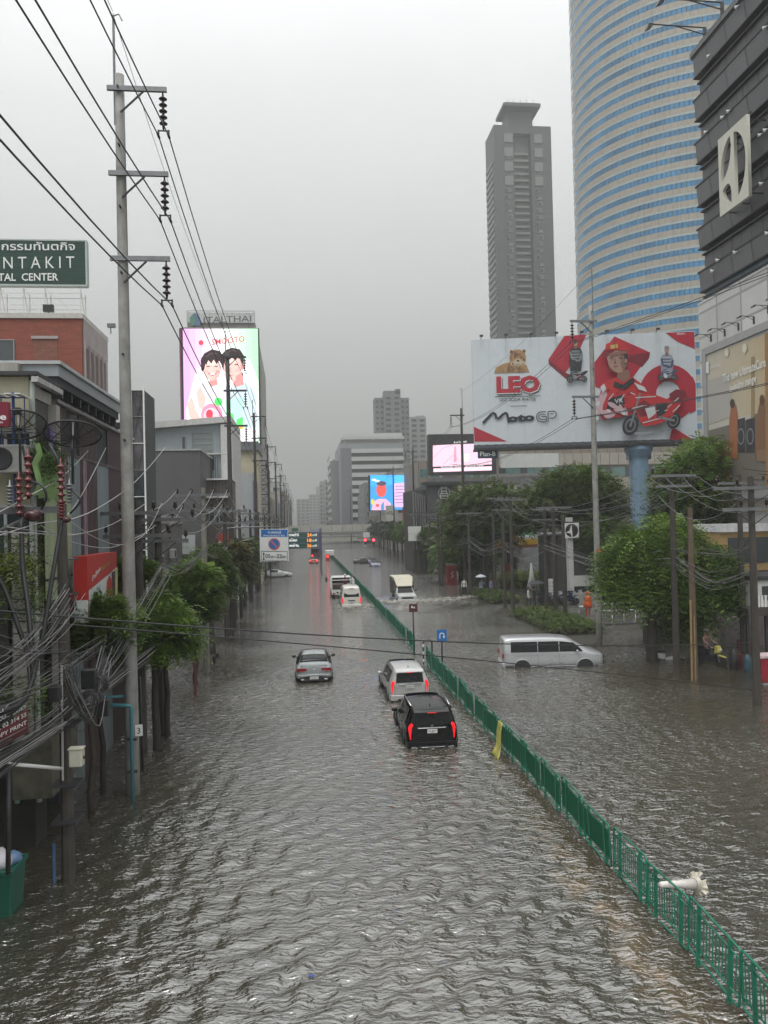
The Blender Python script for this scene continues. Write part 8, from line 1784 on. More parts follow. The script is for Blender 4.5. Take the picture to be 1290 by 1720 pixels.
def foam(lb,pts,n,seed,m_=None,szr=(.03,.10)):
 r_=np.random.RandomState(seed);m=MB()
 for i in range(n):
  t=r_.rand()*(len(pts)-1);a=int(t);f=t-a;p=Vector(pts[a]).lerp(Vector(pts[min(a+1,len(pts)-1)]),f);wd=.8
  c=p+Vector((r_.randn()*.35,r_.randn()*wd,abs(r_.randn())*.03));q=r_.uniform(*szr);m.blob(c,(q*2.0*(1+r_.rand()),q*1.2,q*.28),6,3,.25)
 return tag(m.build('foam',m_ or FOAM,smooth=True),lb,'foam',kind='stuff')
foam('pale muddy bow wave and foam spreading from the covered pickup',[(6.3,65.6,.03),(7.6,64.4,.06),(9,64.0,.08),(10.6,64.6,.06),(12.5,65.5,.03),(15.0,67,.02)],800,5,None,(.012,.05))
foam('foam trailing beside the minibus wheels',[(2.6,62.5,.02),(3.9,61.2,.03),(5.3,62.2,.02),(5.6,64,.02)],260,6,None,(.012,.05))
foam('thin foam round the silver van sill',[(8.8,35.3,.0),(10.2,35.0,.01),(12.5,34.9,.01),(13.9,34.8,.01)],60,7,None,(.008,.02))
foam('small foam flecks behind the two dark and silver cars',[(2.6,22.7,.0),(3.7,22.4,.01),(4.9,22.7,.0),(4.9,28.9,.0),(3.9,28.8,.0),(2.9,29.2,0)],60,8,None,(.008,.018))
def small_car(name,label,x,y,rz,pm,sink,lamps,cat='car',h=1.42,est=False):
 e=E(name,(x,y,0),label,cat,None,rz);z=-sink
 def s(yy,w,zl,zb,wt,zt):return dict(y=yy,w=w,zl=zl+z,zb=zb+z,wt=wt,zt=zt+z)
 st=[s(0,.8,.4,.86,.62,.95),s(.15,.86,.3,.95,.68,1.0),s(.6,.88,.26,.96,.66,1.08),s(1.15,.88,.26,.96,.6,h-.04),s(2.4,.88,.26,.94,.6,h),s(3.4,.88,.26,.92,.66,.98),s(4.2,.84,.3,.8,.6,.84),s(4.45,.72,.36,.64,.5,.66)]
 o,win,*_=car_body(e,st,pm,(2,3,4),(2,),(4,))
 for q in 'rl':
  for i in(3,):win('w%d%s'%(i,q),'side_window',.012,.08)
 win('R','rear_window',.008,.04);win('F','windscreen',.008,.04)
 for s_ in(-1,1):
  B(s_*.66-.14,s_*.66+.14,-.03,.05,.72+z,.92+z).build('tail_lamp',lamps,e);B(s_*.6-.14,s_*.6+.14,4.38,4.47,.52+z,.66+z).build('headlight',mat('clear_headlight',(.6,.6,.58),.15),e)
  for yy in(.85,3.6):wheel(e,s_*.78,yy,.3+z,.32,.2,s_,5)
  mirror_(e,s_*.87,2.95,1.0+z,BLACK,s_)
 B(-.25,.25,-.02,.02,.55+z,.68+z).build('number_plate',mat('plate_white',(.62,.62,.60),.4),e)
 e.scale=(VS,VS,VS);return e
g=atG(461,967);small_car('saloon_car','white saloon half sunk sideways by the left poles',-5.3,101,R(-90),PWH,.26,REDD)
g=atG(527,945);small_car('taxi','distant red taxi with lit lamps on the left lanes',atY(527,940,132).x,132,0,paint('red_taxi_paint',(.42,.10,.07),0,.3),.3,mat('lit_tail_lamp_far',(1,.03,.03),.3,emit=2.2))
q=E('minibus',(atY(532,935,152).x,152,0),'far dark red back of a bus ahead of the red taxi','bus');B(-1.1,1.1,0,7,-.2,2.0,.1).build('body',mat('dark_purple_bus',(.09,.04,.06),.4),q);B(-.9,.9,-.03,-.003,1.1,1.8).build('rear_window',CG,q)
for s_ in(-1,1):B(s_*.85-.12,s_*.85+.12,-.05,-.003,.3,.7).build('tail_lamp',_M['lit_tail_lamp_far'],q)
small_car('saloon_car','dark low car crossing sideways in the right distance',atY(593,940,128).x,128,R(-90),paint('charcoal_paint',(.05,.055,.06),0,.3),.3,REDD)
small_car('saloon_car','blue grey car facing us in the right distance',atY(632,950,117).x,121,R(180),paint('blue_grey_paint',(.12,.14,.22),0,.3),.4,REDD)
small_car('hatchback','dark bluish car behind the blue grey one in the right distance',atY(628,945,124).x,129,R(180),paint('dark_blue_paint',(.07,.08,.13),0,.3),.35,REDD)
tk2=E('tuk_tuk',(atY(553,935,140).x,140,0),'tiny red lit vehicle near the far end of the green barriers','vehicle');B(-.7,.9,0,2,.9,1.9,.1).build('cabin',WHITE,tk2);B(-.6,.1,-.05,.4,-.2,1.2,.05).build('body',mat('scarlet_body',(.4,.03,.04),.4),tk2);B(-.45,-.1,-.08,-.052,.6,1.0).build('tail_lamp',_M['lit_tail_lamp_far'],tk2)
#motorcycle and rider at right
def motorbike(x,y,z,rz,label,c1,c2):
 e=E('motorcycle',(x,y,z),label,'motorcycle',None,rz)
 for yy,r_ in((-.62,.29),(.62,.29)):
  t=MB().lathe([(r_*.78,-.045),(r_*.95,-.045),(r_,0),(r_*.95,.045),(r_*.78,.045)],(0,yy,.29),22,'x').build('wheel',RUBBER,e,smooth=True);m=MB()
  for k in range(5):a=k*1.256;m.tube([(0,yy,.29),(0,yy+r_*.78*math.cos(a),.29+r_*.78*math.sin(a))],.014,4)
  m.build('spokes',GREYM,t)
 m=MB();m.hexa([(-.10,.05,.42),(.10,.05,.42),(.12,.85,.66),(-.12,.85,.66),(-.13,.0,.72),(.13,.0,.72),(.11,.92,.80),(-.11,.92,.80)]).build('tail_body',c1,e,bevel=.03)
 B(-.12,.12,-.02,.75,.80,.90,.03).build('seat',BLACK,e);m=MB();m.hexa([(-.12,-.42,.25),(.12,-.42,.25),(.13,.1,.25),(-.13,.1,.25),(-.2,-.48,.62),(.2,-.48,.62),(.16,.0,.55),(-.16,.0,.55)]).build('leg_shield',c1,e,bevel=.03)
 m=MB();m.hexa([(-.14,-.62,.72),(.14,-.62,.72),(.12,-.36,.62),(-.12,-.36,.62),(-.12,-.56,1.0),(.12,-.56,1.0),(.10,-.38,1.02),(-.10,-.38,1.02)]).build('front_cowl',c2,e,bevel=.03)
 MB().blob((0,-.64,.84),(.08,.03,.06),10,6).build('headlight',mat('clear_headlight',(.6,.6,.58),.15),e,smooth=True)
 MB().tube([(-.34,-.36,1.04),(-.12,-.44,1.02),(.12,-.44,1.02),(.34,-.36,1.04)],.016,6).build('handlebar',BLACK,e,smooth=True)
 for s_ in(-1,1):MB().tube([(s_*.07,-.42,.95),(s_*.07,-.62,.29)],.022,6).build('fork',GREYM,e);o=MB().tube([(s_*.24,-.40,1.04),(s_*.30,-.42,1.2)],.008,4).blob((s_*.31,-.42,1.23),(.05,.015,.035),8,5).build('mirror',BLACK,e)
 m=MB();m.hexa([(-.06,-.9,.50),(.06,-.9,.50),(.07,-.45,.56),(-.07,-.45,.56),(-.05,-.88,.56),(.05,-.88,.56),(.06,-.5,.62),(-.06,-.5,.62)]).build('mudguard',c2,e,bevel=.02);B(-.12,.12,-.12,.28,.24,.48,.03).build('engine',DARK,e);MB().tube([(.14,.2,.32),(.16,.85,.42)],.045,8).build('exhaust',GREYM,e,smooth=True)
 return e
gm_=atG(1203,1119);DKP=mat('bike_dark_plastic',(.03,.028,.035),.35);YLP=mat('bike_yellow_plastic',(.46,.42,.10),.35)
motorbike(gm_.x,gm_.y+.6,-.12,R(22),'yellow fronted motorcycle ridden toward us through the water at right',DKP,YLP)
r_=person(gm_.x-.03,gm_.y+.82,-.06,'rider in a pink checked shirt and grey cap on the yellow motorcycle',mat('pink_checked_shirt',(.36,.20,.20),.7,.4,14),mat('dark_jeans',(.02,.025,.04),.7),'sit',R(22),arms='handle',hat=mat('grey_cap',(.25,.24,.22),.7))
g=atG(1140,1116);f1=motorbike(g.x,g.y+1.2,-.45,R(70),'motorcycle half sunk beside the leafy tree trunk',mat('white_fairing',(.45,.44,.42),.4),mat('pinkish_fairing',(.35,.22,.2),.4));f1.rotation_euler=(0,R(18),R(75))
g=atG(1185,1080)
PK_='motorcycles parked along the right pavement'
b0_=motorbike(20.0,42.4,.0,R(15),'dark blue parked motorcycle behind the rider',mat('navy_plastic',(.025,.03,.06),.35),mat('silver_plastic',(.25,.26,.3),.35));b0_['group']=PK_
for i,(x,y,rz) in enumerate(((20.9,42.8,20),(21.8,43.0,10),(18.9,58.5,30),(19.8,59,25),(20.6,58.2,35),(21.5,59.3,28))):
 copy_tree(b0_,(x,y,0 if i<2 else .05),R(rz),['second dark parked motorcycle behind the rider','third dark parked motorcycle, nearest the right edge','leftmost motorcycle parked by the umbrella holder','second motorcycle parked by the umbrella holder','third motorcycle parked by the umbrella holder','rightmost motorcycle parked by the umbrella holder'][i],PK_)
#right forecourts, petrol station, shops
WETP=mat('wet_paving',(.13,.125,.12),.22,.3,1.2,tiles=(1.2,1.2))
def slab(nm,x0,x1,y0,y1,z):return tag(B(x0,x1,y0,y1,-.5,z).build(nm,WETP),kind='structure')
slab('pavement',17.6,29.4,46.5,56.8,.10);slab('pavement',18.2,26,36.2,46.2,-.02);slab('forecourt',17.8,60,64,100,.05)
KW=mat('kerb_white_paint',(.5,.5,.48),.6,.2,stain=.3);KR=mat('kerb_red_paint',(.28,.05,.04),.6,.2,stain=.3)
kb_=E('kerb',(17.5,46.5,0),'painted kerb edge of the right pavement near the orange raincoat')
kb_['kind']='structure'
for i in range(7):B(-.0,.12,i*1.5,i*1.5+1.48,-.3,.14).build('kerb_stone',KW if i%2 else KR,kb_)
a=atY(915,1003,62);
wl_=tag(B(atY(893,990,70).x,atY(965,990,70).x,70,70.3,-.2,1.0).build('low_wall',mat('grey_low_wall',(.30,.30,.285),.7,.2,stain=.4)),'low grey wall behind the parked motorcycles by the petrol station','wall')
tag(B(atY(965,990,58).x,atY(1002,990,58).x,58,58.4,-.2,.9).build('low_wall',mat('grey_low_wall',(.30,.30,.285),.7,.2)),'low pale wall left of the orange raincoat','wall')
Yk=60;x0,x1=atY(963,980,Yk).x,atY(1062,980,Yk).x;zt_=zY(980,902,Yk)
sb_=E('showroom',(x0,Yk,0),'white framed showroom with dark glass behind the orange raincoat','building');W_=x1-x0;PWL=mat('pale_wall_panel',(.50,.50,.48),.5,.1,stain=.15)
B(0,W_,.3,9,-.2,zt_).build('wall',mat('dim_shop_wall',(.06,.062,.06),.6),sb_);B(-.4,.0,-.2,.35,-.2,zt_+1.6).build('pillar',PWL,sb_);z1,z2=zY(980,969,Yk),zY(980,984,Yk)
B(.003,W_*.45,-.3,.29,z2*1.0,z1+.1).build('fascia',PWL,sb_)
for k in range(3):B(.1+k*W_*.14,.1+(k+1)*W_*.14-.05,-.15,.0,.2,z2-.08).build('shop_window',GLASS,sb_)
B(.003,W_*.45,-.35,.29,-.2,.16).build('plinth',PWL,sb_);B(W_*.45+.01,W_,.2,.29,1.0,2.6).build('shop_window',GLASS,sb_);B(W_*.46,W_,-.6,.28,2.8,3.3).build('awning',mat('amber_fascia',(.35,.21,.10),.5),sb_)
a=atY(943,904,60);c=atY(969,878,60);hs=E('hanging_sign',(a.x,59.6,a.z),'white square sign with a dark disc and three bladed emblem on a pole among wires','sign');W_,H_=c.x-a.x,c.z-a.z
B(0,W_,0,.25,0,H_).build('sign_panel',mat('sign_white',(.62,.63,.62),.4),hs);B(W_+.003,W_+.2,.02,.3,-.05,H_+.05).build('side_edge',BLACK,hs);B(-.02,W_+.2,.0,.25,H_+.003,H_+.1).build('top_edge',BLACK,hs)
tb=Board(Vector((0,-.004,0)),(1,0,0),(0,0,1));tb.h=.002;cx,cy,rr_=W_*.55,H_*.5,W_*.40;tb.poly([(cx+rr_*math.cos(t*math.pi/14),cy+rr_*math.sin(t*math.pi/14)) for t in range(28)],BLACK,px=False)
tb.poly([(cx,cy+rr_),(cx+rr_*.08,cy-.2*rr_),(cx+rr_*.10,cy-rr_),(cx-.02,cy-rr_),(cx-rr_*.18,cy-rr_*.45),(cx-rr_*.93,cy-rr_*.30),(cx-rr_*.35,cy+.0*rr_)],mat('sign_white',(.62,.63,.62),.4),px=False);tb.build('emblem',hs)
MB().tube([(-1.8,.1,.35),(0,.1,.35)],.12,6).build('bracket',GREYM,hs);MB().tube([(-.9+.02,.1,-a.z-.2),(-.9+.02,.1,.4)],.09,8).build('post',DARK,hs)
a=atY(921,995,52);c=atY(932,972,52);vb=E('menu_board',(a.x,52,a.z),'small white upright notice board between the three low poles','sign');B(0,c.x-a.x,0,.06,0,c.z-a.z).build('board',mat('sign_white',(.62,.63,.62),.4),vb)
tb=Board(Vector((0,-.004,0)),(1,0,0),(0,0,1));tb.h=.002
for k,t_ in enumerate(('รับ','ซ่อม','รถ')):tb.text(t_,None,None,0,BLACK,.01,local=(.26,.62-k*.26,.42,.62-k*.26,.12));tb.text('11',None,None,0,BLACK,.0,local=(.06,.62-k*.26,.18,.62-k*.26,.14))
tb.build('lettering',vb);MB().tube([(.2,.08,-a.z-.2),(.2,.08,.1)],.03,5).build('post',DARK,vb)
Ys=84;a=atY(815,918,Ys);c=atY(903,905,Ys);ps=E('petrol_station',(a.x,Ys,0),'petrol station canopy with yellow and red stripe behind the poles','petrol station');W_=c.x-a.x
YS=mat('station_yellow',(.58,.36,.04),.4,.1,emit=0);RS=mat('station_red_brown',(.20,.07,.04),.5);WS=mat('station_white',(.60,.60,.56),.4)
B(0,W_,0,9,c.z-.0,c.z+.30).build('white_stripe',WS,ps);B(.0,W_,-.02,9,a.z+.1,c.z-.003).build('canopy_fascia',YS,ps);B(0,W_,.0,9,a.z-.25,a.z+.097).build('lower_stripe',RS,ps)
for x in(1.2,W_*.5,W_-1.2):B(x-.2,x+.2,3,3.4,-.2,a.z-.25).build('column',WS,ps)
for k,x in enumerate((1.8,W_*.5,W_-1.6)):B(x-.35,x+.35,1.6,2.2,0,1.7,.03).build('fuel_pump',[WS,mat('pump_red',(.35,.05,.04),.4),WS][k],ps)
B(-2,W_+4,8.5,12,-.2,3.4).build('kiosk',mat('kiosk_grey',(.30,.31,.31),.5),ps);B(0,W_,8.4,8.49,.6,2.6).build('kiosk_window',GLASS,ps)
GLT=mat('green_led_letters',(.04,.30,.10),.4,emit=.35);tb=Board(Vector((.3,.0,c.z+.3)),(1,0,0),(0,0,1));tb.h=.1;tb.text('EVO MART',None,None,0,GLT,.03,local=(.0,.1,1.9,.1,.5));tb.text('CAFE OPEN',None,None,0,GLT,.03,local=(W_*.55,.1,W_*.9,.1,.4));tb.build('green_lettering',ps)
a=atY(849,918,80);c=atY(872,890,80);ss=E('station_sign',(a.x,80,a.z),'white petrol station sign with an orange scallop shell emblem','sign');W_,H_=c.x-a.x,c.z-a.z
m=MB();m.hexa([(0,0,0),(W_,0,.25),(W_,.3,.25),(0,.3,0),(.0,0,H_-.1),(W_,0,H_+.1),(W_,.3,H_+.1),(0,.3,H_-.1)]).build('sign_panel',WS,ss)
tb=Board(Vector((0,-.004,0)),(1,0,0),(0,0,1));tb.h=.002;cx,cy,r1=W_*.5,H_*.56,W_*.36;ORS=flat('shell_orange',(.70,.16,.02),.4,emit=.3);YLS=flat('shell_yellow',(.75,.42,.05),.4,emit=.3)
for rr_,m_ in((1.0,ORS),(.82,YLS),(.74,ORS)):tb.poly([(cx+r1*rr_*math.cos(R(a_))*(1+.04*math.cos(R(a_*9))),cy+r1*rr_*math.sin(R(a_))*(1+.04*math.cos(R(a_*9)))-.0) for a_ in range(-40,221,10)]+[(cx-r1*.35*rr_,cy-r1*rr_*.95),(cx+r1*.35*rr_,cy-r1*rr_*.95)],m_,px=False)
for k in range(5):a_=R(50+k*20);tb.poly([(cx-.02,cy-r1*.7),(cx+.02,cy-r1*.7),(cx+r1*.75*math.cos(a_)+.02,cy+r1*.75*math.sin(a_)),(cx+r1*.75*math.cos(a_)-.02,cy+r1*.75*math.sin(a_))],YLS,px=False)
tb.build('emblem',ss);MB().tube([(W_*.5,.15,-a.z-.2),(W_*.5,.15,.1)],.12,8).build('post',GREYM,ss)
a=atY(847,930,79);c=atY(856,908,79);vp=E('vertical_sign',(a.x,79,a.z),'narrow dark vertical sign with white letters below the shell sign','sign');B(0,c.x-a.x,0,.2,0,c.z-a.z).build('panel',BLACK,vp);tb=Board(Vector((0,-.004,0)),(0,0,1),(-1,0,0));tb.o=Vector((c.x-a.x-.1,-.004,.05));tb.n=Vector((0,-1,0));tb.h=.002;tb.text('V-POWER',None,None,0,LET,.02,local=(0,0,c.z-a.z-.1,0,.34));tb.build('lettering',vp)
for(p0,p1,t0,b0,Y,lb) in((686,707,884,909,100,'blank white square board hanging above the right kerb trees'),(729,741,933,961,96,'tall white board standing by the twin low poles')):
 a=atY(p0,b0,Y);c=atY(p1,t0,Y);e=E('blank_board',(a.x,Y,a.z),lb,'board');B(0,c.x-a.x,0,.12,0,c.z-a.z,.01).build('panel',mat('blank_white_panel',(.58,.59,.57),.5,.06,stain=.1),e);MB().tube([((c.x-a.x)/2,.2,-a.z-.2),((c.x-a.x)/2,.2,.5)],.06,6).build('post',DARK,e);B(0.02,c.x-a.x-.02,-.012,-.002,-.02+(c.z-a.z)/2,(c.z-a.z)/2).build('seam',GREYM,e)
PB_=E('phone_box',(atG(763,983).x,80.5,0),'red phone box standing in the water by the right trees','phone box');RP=mat('phone_red',(.36,.02,.03),.4,.1)
B(-.5,.5,0,.9,-.3,2.0).build('cabin',RP,PB_);B(-.55,.55,-.05,.95,2.003,2.2).build('roof',mat('phone_grey_roof',(.25,.22,.22),.5),PB_);B(-.36,.36,-.03,-.003,.2,1.75).build('door_panel',mat('phone_dark_red',(.22,.02,.03),.3),PB_)
m=MB();m.tube([(-.12,-.05,.7),(.12,-.05,.9),(-.10,-.05,1.15),(.12,-.05,1.35)],.035,5).build('emblem',LET,PB_)
a=atY(752,900,92);tag(B(a.x,a.x+.6,92,92.1,a.z-1.0,a.z+2.2).build('street_banner',mat('green_yellow_banner',(.35,.33,.08),.5,.6,2)),'small green and yellow street banner beside the black shop','banner')
LMP=mat('warm_lamp',(1,.75,.45),.3,emit=9);LMW=mat('white_lamp',(.9,.95,1),.3,emit=3)
e=E('street_lamp',(atY(794,896,82).x,82,0),'small glowing warm street lamp above the station entrance','street lamp');z=zY(794,896,82);MB().tube([(-.9,0,-.2),(-.9,0,z+.1),(-.3,0,z+.2),(0,0,z+.1)],.05,6).build('post',DARK,e,smooth=True);MB().blob((0,0,z),(.22,.2,.11),10,6).build('lamp_head',LMP,e,smooth=True)
e=E('street_lamp',(atY(806,896,84).x,84,0),'bright white tube lamp next to the warm street lamp','street lamp');MB().box(-.5,.5,-.05,.05,zY(806,896,84),zY(806,896,84)+.1).build('lamp_head',LMW,e);MB().tube([(.5,0,-.2),(.5,0,zY(806,897,84))],.05,5).build('post',DARK,e)
for i,(px,Y,s_) in enumerate(((744,97,-1),(752,99,1))):
 x=atY(px,900,Y).x;z=zY(px,884,Y);e=E('street_lamp',(x,Y,0),'grey street lamp with curved arm, %s of the two by the black shop'%['left','right'][i],'street lamp');MB().tube([(0,0,-.2),(0,0,z-1.0),(s_*.3,0,z-.3),(s_*1.0,0,z),(s_*2.2,0,z+.05)],.06,6).build('post',GREYM,e,smooth=True);B(s_*2.2-.3,s_*2.2+.3,-.12,.12,z-.02,z+.1,.03).build('lamp_head',GREYM,e)
o=tag(B(atY(770,960,88).x,atY(850,960,88).x,88,88.2,-.2,2.3).build('site_fence',mat('pale_fence_panel',(.42,.41,.39),.6,.2,1,stain=.3)),'pale boundary fence behind the people at the petrol station','fence')
for i,(px,py,Y,r0,h0) in enumerate(((893,962,71,.5,2.0),(985,1025,52,.3,.5))):
 x=atY(px,980,Y).x
 if i==0:tag(MB().lathe([(.5,.2),(.22,1.3),(.05,2.6)],(x,Y,0),12).build('garden_parasol',WHITE,smooth=True),'small closed white parasol near the clipped hedge','parasol')
 else :tag(MB().lathe([(.22,.1),(.34,.55),(.36,.6),(.25,.6),(.2,.5)],(x-.25,Y,0),14).build('plant_pot',mat('white_pot',(.5,.5,.48),.5),smooth=True),'pale plant pot beside the person in orange','plant pot')
rl_=E('hand_rail',(atG(1012,1040,.1).x,49,.1),'white handrail on the pavement right of the orange raincoat','railing')
for k in range(4):MB().tube([(k*.8,0,0),(k*.8,0,.95)],.03,6).build('post',WHITE,rl_)
for z in(.5,.95):MB().tube([(0,0,z),(2.4,0,z)],.028,6).build('rail',WHITE,rl_)
Yy=46;x0=atY(1206,930,Yy).x;yb2=E('shop_building',(x0,Yy,0),'ochre shop front with dark upper windows behind the big right trees','building')
OCH=mat('ochre_render',(.36,.24,.10),.6,.15,stain=.2);B(0,6,0,9,-.2,3.2).build('lower_wall',mat('dim_stall_wall',(.07,.065,.055),.7,.4),yb2);B(0,6,-.3,9,3.2+.003,zY(1240,893,Yy)).build('wall',OCH,yb2)
for k in range(3):B(.5+k*1.8,1.9+k*1.8,-.36,-.303,3.7,5.3).build('window',GLASS,yb2)
B(-.1,6.2,-.5,9,zY(1240,893,Yy)+.003,zY(1240,880,Yy)).build('lit_fascia',mat('pale_fascia',(.6,.6,.62),.5,emit=0),yb2)  # plain white fascia in its own colour, no glow
Yz=33;x0=atY(1266,1000,Yz).x;bz=E('white_booth',(x0,Yz,0),'raised white booth with sloping handrail at the right photo edge','booth')
B(0,2.6,0,2.5,zY(1270,1020,Yz),zY(1270,975,Yz)).build('booth_wall',PWL,bz);B(-.4,2.8,-.2,2.6,zY(1270,1034,Yz),zY(1270,1021,Yz)).build('platform',mat('dark_platform',(.06,.05,.045),.7),bz);B(-.1,2.7,-.1,2.6,zY(1270,975,Yz)+.003,zY(1270,968,Yz)).build('booth_roof',DARK,bz)
for x in(-.3,.6,1.6):B(x-.06,x+.06,0,.12,-.3,zY(1270,1034,Yz)).build('leg',DARK,bz)
B(.4,1.2,-.03,-.003,zY(1270,1008,Yz),zY(1270,985,Yz)).build('hatch',GLASS,bz)
for k in range(4):B(.15+k*.17,.25+k*.17,-.06,-.004,zY(1270,1020,Yz)-.0,zY(1270,1000,Yz)).build('baluster',WHITE,bz)
hr_=E('stair',(atY(1225,1040,38).x,38,0),'dark steel stair with sloping rails behind the motorcyclist','stair');q0,q1=atY(1222,1040,38),atY(1262,1022,38);o_=Vector((hr_.location.x,38,0))
for dz in(0,.5):MB().tube([q0-o_+Vector((0,0,dz)),q1-o_+Vector((0,0,dz))],.04,5).build('rail',BLACK,hr_)
for k in range(5):p=q0.lerp(q1,k/4)-o_;MB().tube([p+Vector((0,0,.5)),(p.x,p.y,-.2)],.035,5).build('post',BLACK,hr_);B(p.x-.2,p.x+.2,p.y-.1,p.y+1.0,p.z-.5,p.z-.44).build('step',DARK,hr_)
slw=tag(B(atY(1210,1090,37.4).x,atY(1285,1090,37.4).x,37.4,37.7,-.2,1.5).build('low_wall',mat('mauve_grey_wall',(.16,.14,.14),.7,.3,stain=.4)),'low grey wall with a red poster behind the motorcyclist','wall')
a=atY(1240,1098,37.3);tag(B(a.x,a.x+.8,37.3,37.36,a.z,a.z+.7).build('poster',mat('faded_red_poster',(.20,.04,.04),.6,.3)),'faded red poster on the low grey wall','poster')
for i,(px,py,h,c,lb) in enumerate(((1233,1124,.85,(.02,.02,.02),'black sack standing on the kerb right of the motorcycle'),(1245,1122,.6,(.08,.02,.02),'dark red crate right of the black sack'),(1256,1128,.7,(.03,.07,.09),'teal barrel by the right edge pole'))):
 g=atG(px,py);m=MB();r0=.19;m.lathe([(r0*.9,-.2),(r0,h*.3),(r0*.95,h*.7),(r0*.5,h),(r0*.3,h*1.05)] if i!=1 else[(r0,-.2),(r0,h),(r0*.8,h)],(g.x,g.y,0),12 if i!=1 else 4).build(['sack','crate','barrel'][i],mat(['black_sack','red_crate','teal_barrel'][i],c,.5,.3),smooth=i!=1);tag(bpy.data.objects[['sack','crate','barrel'][i]],lb,['sack','crate','barrel'][i])
g=atG(1283,1152);st_=E('vendor_cart',(g.x+.3,g.y,0),'pink topped red vendor cart cut by the right photo edge','cart');B(-.42,.5,0,.6,1.05,1.2,.03).build('top',mat('pale_pink_top',(.62,.48,.50),.5),st_);B(-.34,.5,.05,.55,.1,1.04,.03).build('body',mat('crimson_cloth',(.28,.012,.03),.7,.4,5),st_);B(-.25,.3,.1,.4,-.3,.095).build('base',mat('pale_base',(.4,.38,.37),.6),st_)
tag(B(44,70,96,97,-.3,9).build('rear_wall',mat('dim_rear_wall',(.10,.10,.095),.7,.3)),'dim wall far behind the petrol station trees','wall')
g=atG(523,1641);tag(MB().blob((g.x,g.y,.02),(.05,.03,.015),8,4,.3).build('floating_scrap',mat('blue_scrap',(.05,.08,.3),.4)),'tiny blue scrap floating in the near water','litter')
g=atG(193,1332);tag(MB().blob((g.x,g.y,.02),(.05,.03,.05),8,4,.3).build('floating_stick',BLACK),'small black scrap floating left of the tall pole foot','litter')
#shopfront clutter
AWC=[mat('awning_'+n_,c_,.6,.3,2,stain=.3) for n_,c_ in(('faded_green',(.07,.12,.08)),('dirty_orange',(.26,.12,.05)),('grey_stripe',(.20,.20,.19)),('dull_blue',(.06,.09,.16)))]
def sloped_awning(x,y,z,L_,dp,m_,lb,s_=1):
 e=E('awning',(x,y,z),lb,'awning');MB().hexa([(0,-L_/2,-.04),(s_*dp,-L_/2,-.34),(s_*dp,L_/2,-.34),(0,L_/2,-.04),(0,-L_/2,0),(s_*dp,-L_/2,-.30),(s_*dp,L_/2,-.30),(0,L_/2,0)]).build('canvas',m_,e)
 for k in range(4):
  yy=-L_/2+.06+(L_-.12)*k/3;MB().tube([(0,yy,-.5),(s_*dp*.95,yy,-.33)],.018,4).build('strut',DARK,e)
 return e
for i,(x,y,z,L_,dp,k,lb) in enumerate(((-7.35,28.8,3.0,5,.9,0,'faded green awning low on the dark shophouse past the brown cladding'),(-7.95,34,3.2,3.6,1.0,1,'dirty orange awning behind the second left tree'),(-8.45,47,3.3,4.5,1.1,2,'grey striped awning on the low grey shops'),(-8.45,52.5,3.3,4.5,1.1,3,'dull blue awning on the low grey shops, farther one'))):sloped_awning(x,y,z,L_,dp,AWC[k],lb)
for i,(x,y,z,lb) in enumerate(((-7.15,27.2,4.6,'stained air conditioner on the dark shophouse, lower left one'),(-7.15,30.6,5.6,'stained air conditioner high on the dark shophouse'),(-7.75,33.2,4.4,'air conditioner on the grey shophouse by the second tree'),(-7.75,35.2,6.2,'upper air conditioner on the grey shophouse by the second tree'),(-8.25,46,4.6,'air conditioner above the grey striped awning'),(-8.25,50.5,4.8,'air conditioner between the two farther awnings'))):
 o=aircon(x,y,z,lb,.85);o.rotation_euler=(0,0,R(90))
SGN=[('hanging_sign',(.40,.06,.05),'red','ร้านยา'),('hanging_sign',(.05,.12,.30),'blue','BANK'),('hanging_sign',(.45,.40,.10),'yellow','โฟโต้'),('hanging_sign',(.06,.22,.12),'green','CLINIC'),('hanging_sign',(.50,.50,.47),'white','HOTEL')]
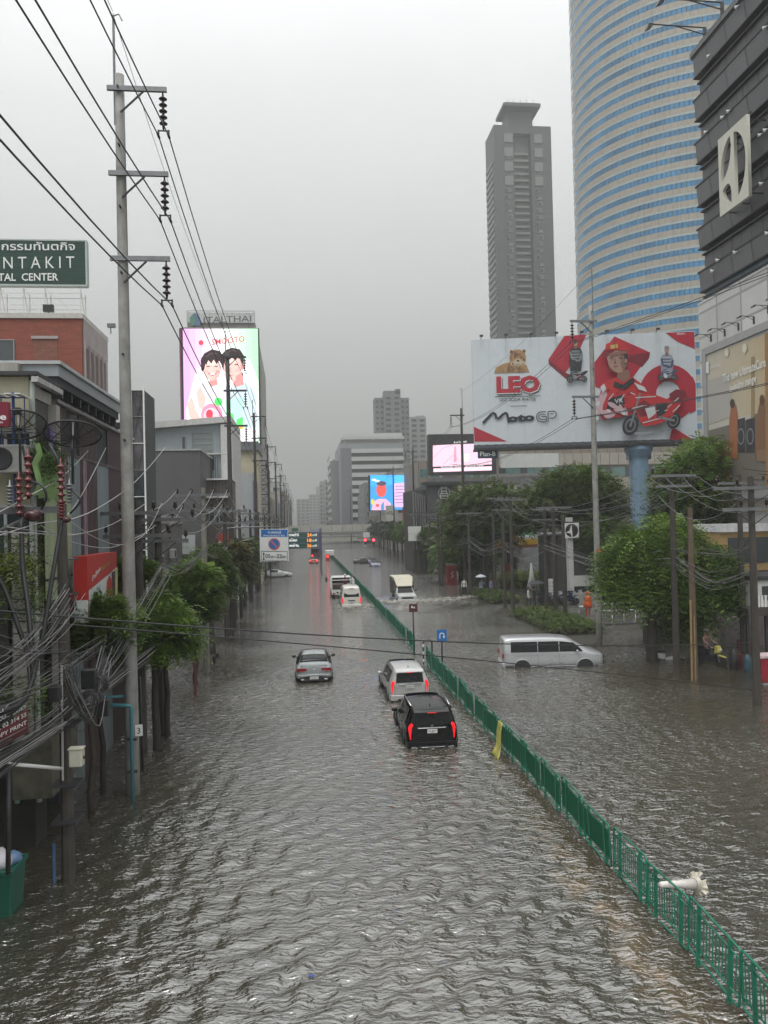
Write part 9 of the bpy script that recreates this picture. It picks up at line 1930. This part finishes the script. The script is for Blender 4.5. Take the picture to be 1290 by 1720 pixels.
def blade_sign(x,y,z,h,w_,c,nm,t_,lb,s_):
 e=E('hanging_sign',(x,y,z),lb,'sign');B(min(0,s_*w_),max(0,s_*w_),-.08,.08,0,h,.01).build('panel',mat('blade_'+nm,c,.4,.15,stain=.15),e)
 for zz_ in(.2,h-.2):MB().tube([(-s_*.5,0,zz_),(0,0,zz_)],.025,4).build('bracket',DARK,e)
 tb=Board(Vector((min(0,s_*w_),-.083,0)),(1,0,0),(0,0,1));tb.h=.002;tb.text(t_,None,None,0,LET if nm not in('white','yellow') else BLACK,.02,local=(w_*.1,h*.40,w_*.9,h*.40,h*.22));tb.build('lettering',e);return e
for i,(x,y,z,h,w_,k,s_,lb) in enumerate(((-6.7,62,4.6,1.6,1.1,0,1,'small red projecting shop sign on the left side past the white box wall'),(-7.0,98,5.0,2.2,1.4,1,1,'blue projecting sign on the left shophouse row'),(-6.9,118,5.4,2.6,1.4,2,1,'yellow projecting sign in the hazy left row'),(-6.9,138,5.5,2.4,1.6,4,1,'white projecting sign in the hazy left row'),(20.6,124,5.5,2.4,1.6,3,-1,'green projecting sign above the right row of trees'),(20.4,143,6.5,3.0,1.6,0,-1,'red projecting sign above the right row of trees'),(20.2,168,7.0,3.4,1.8,4,-1,'white projecting sign near the blue screen foot'))):
 q=SGN[k];blade_sign(x,y,z,h,w_,q[1],q[2],q[3],lb,s_)
for i,(x,y,z) in enumerate(((-10,46,7.5),(-9.6,29,8.0),(-11,95,12.5),(-10.5,104,13))):
 e=E('water_tank',(x,y,z-.4),['steel water tank on the low grey shops','steel water tank on the dark shophouse roof','hazy rooftop tank, nearer one of the left row','hazy rooftop tank, farther one of the left row'][i],'water tank');MB().lathe([(.6,.5),(.62,1.9),(.45,2.1),(.1,2.2)],n=16).build('tank',mat('stainless_tank',(.42,.42,.42),.3,.15,metal=.8),e,smooth=True)
 for k in range(4):a_=k*math.pi/2+.78;MB().tube([(.5*math.cos(a_),.5*math.sin(a_),0),(.5*math.cos(a_),.5*math.sin(a_),.55)],.04,4).build('leg',DARK,e)
haze()
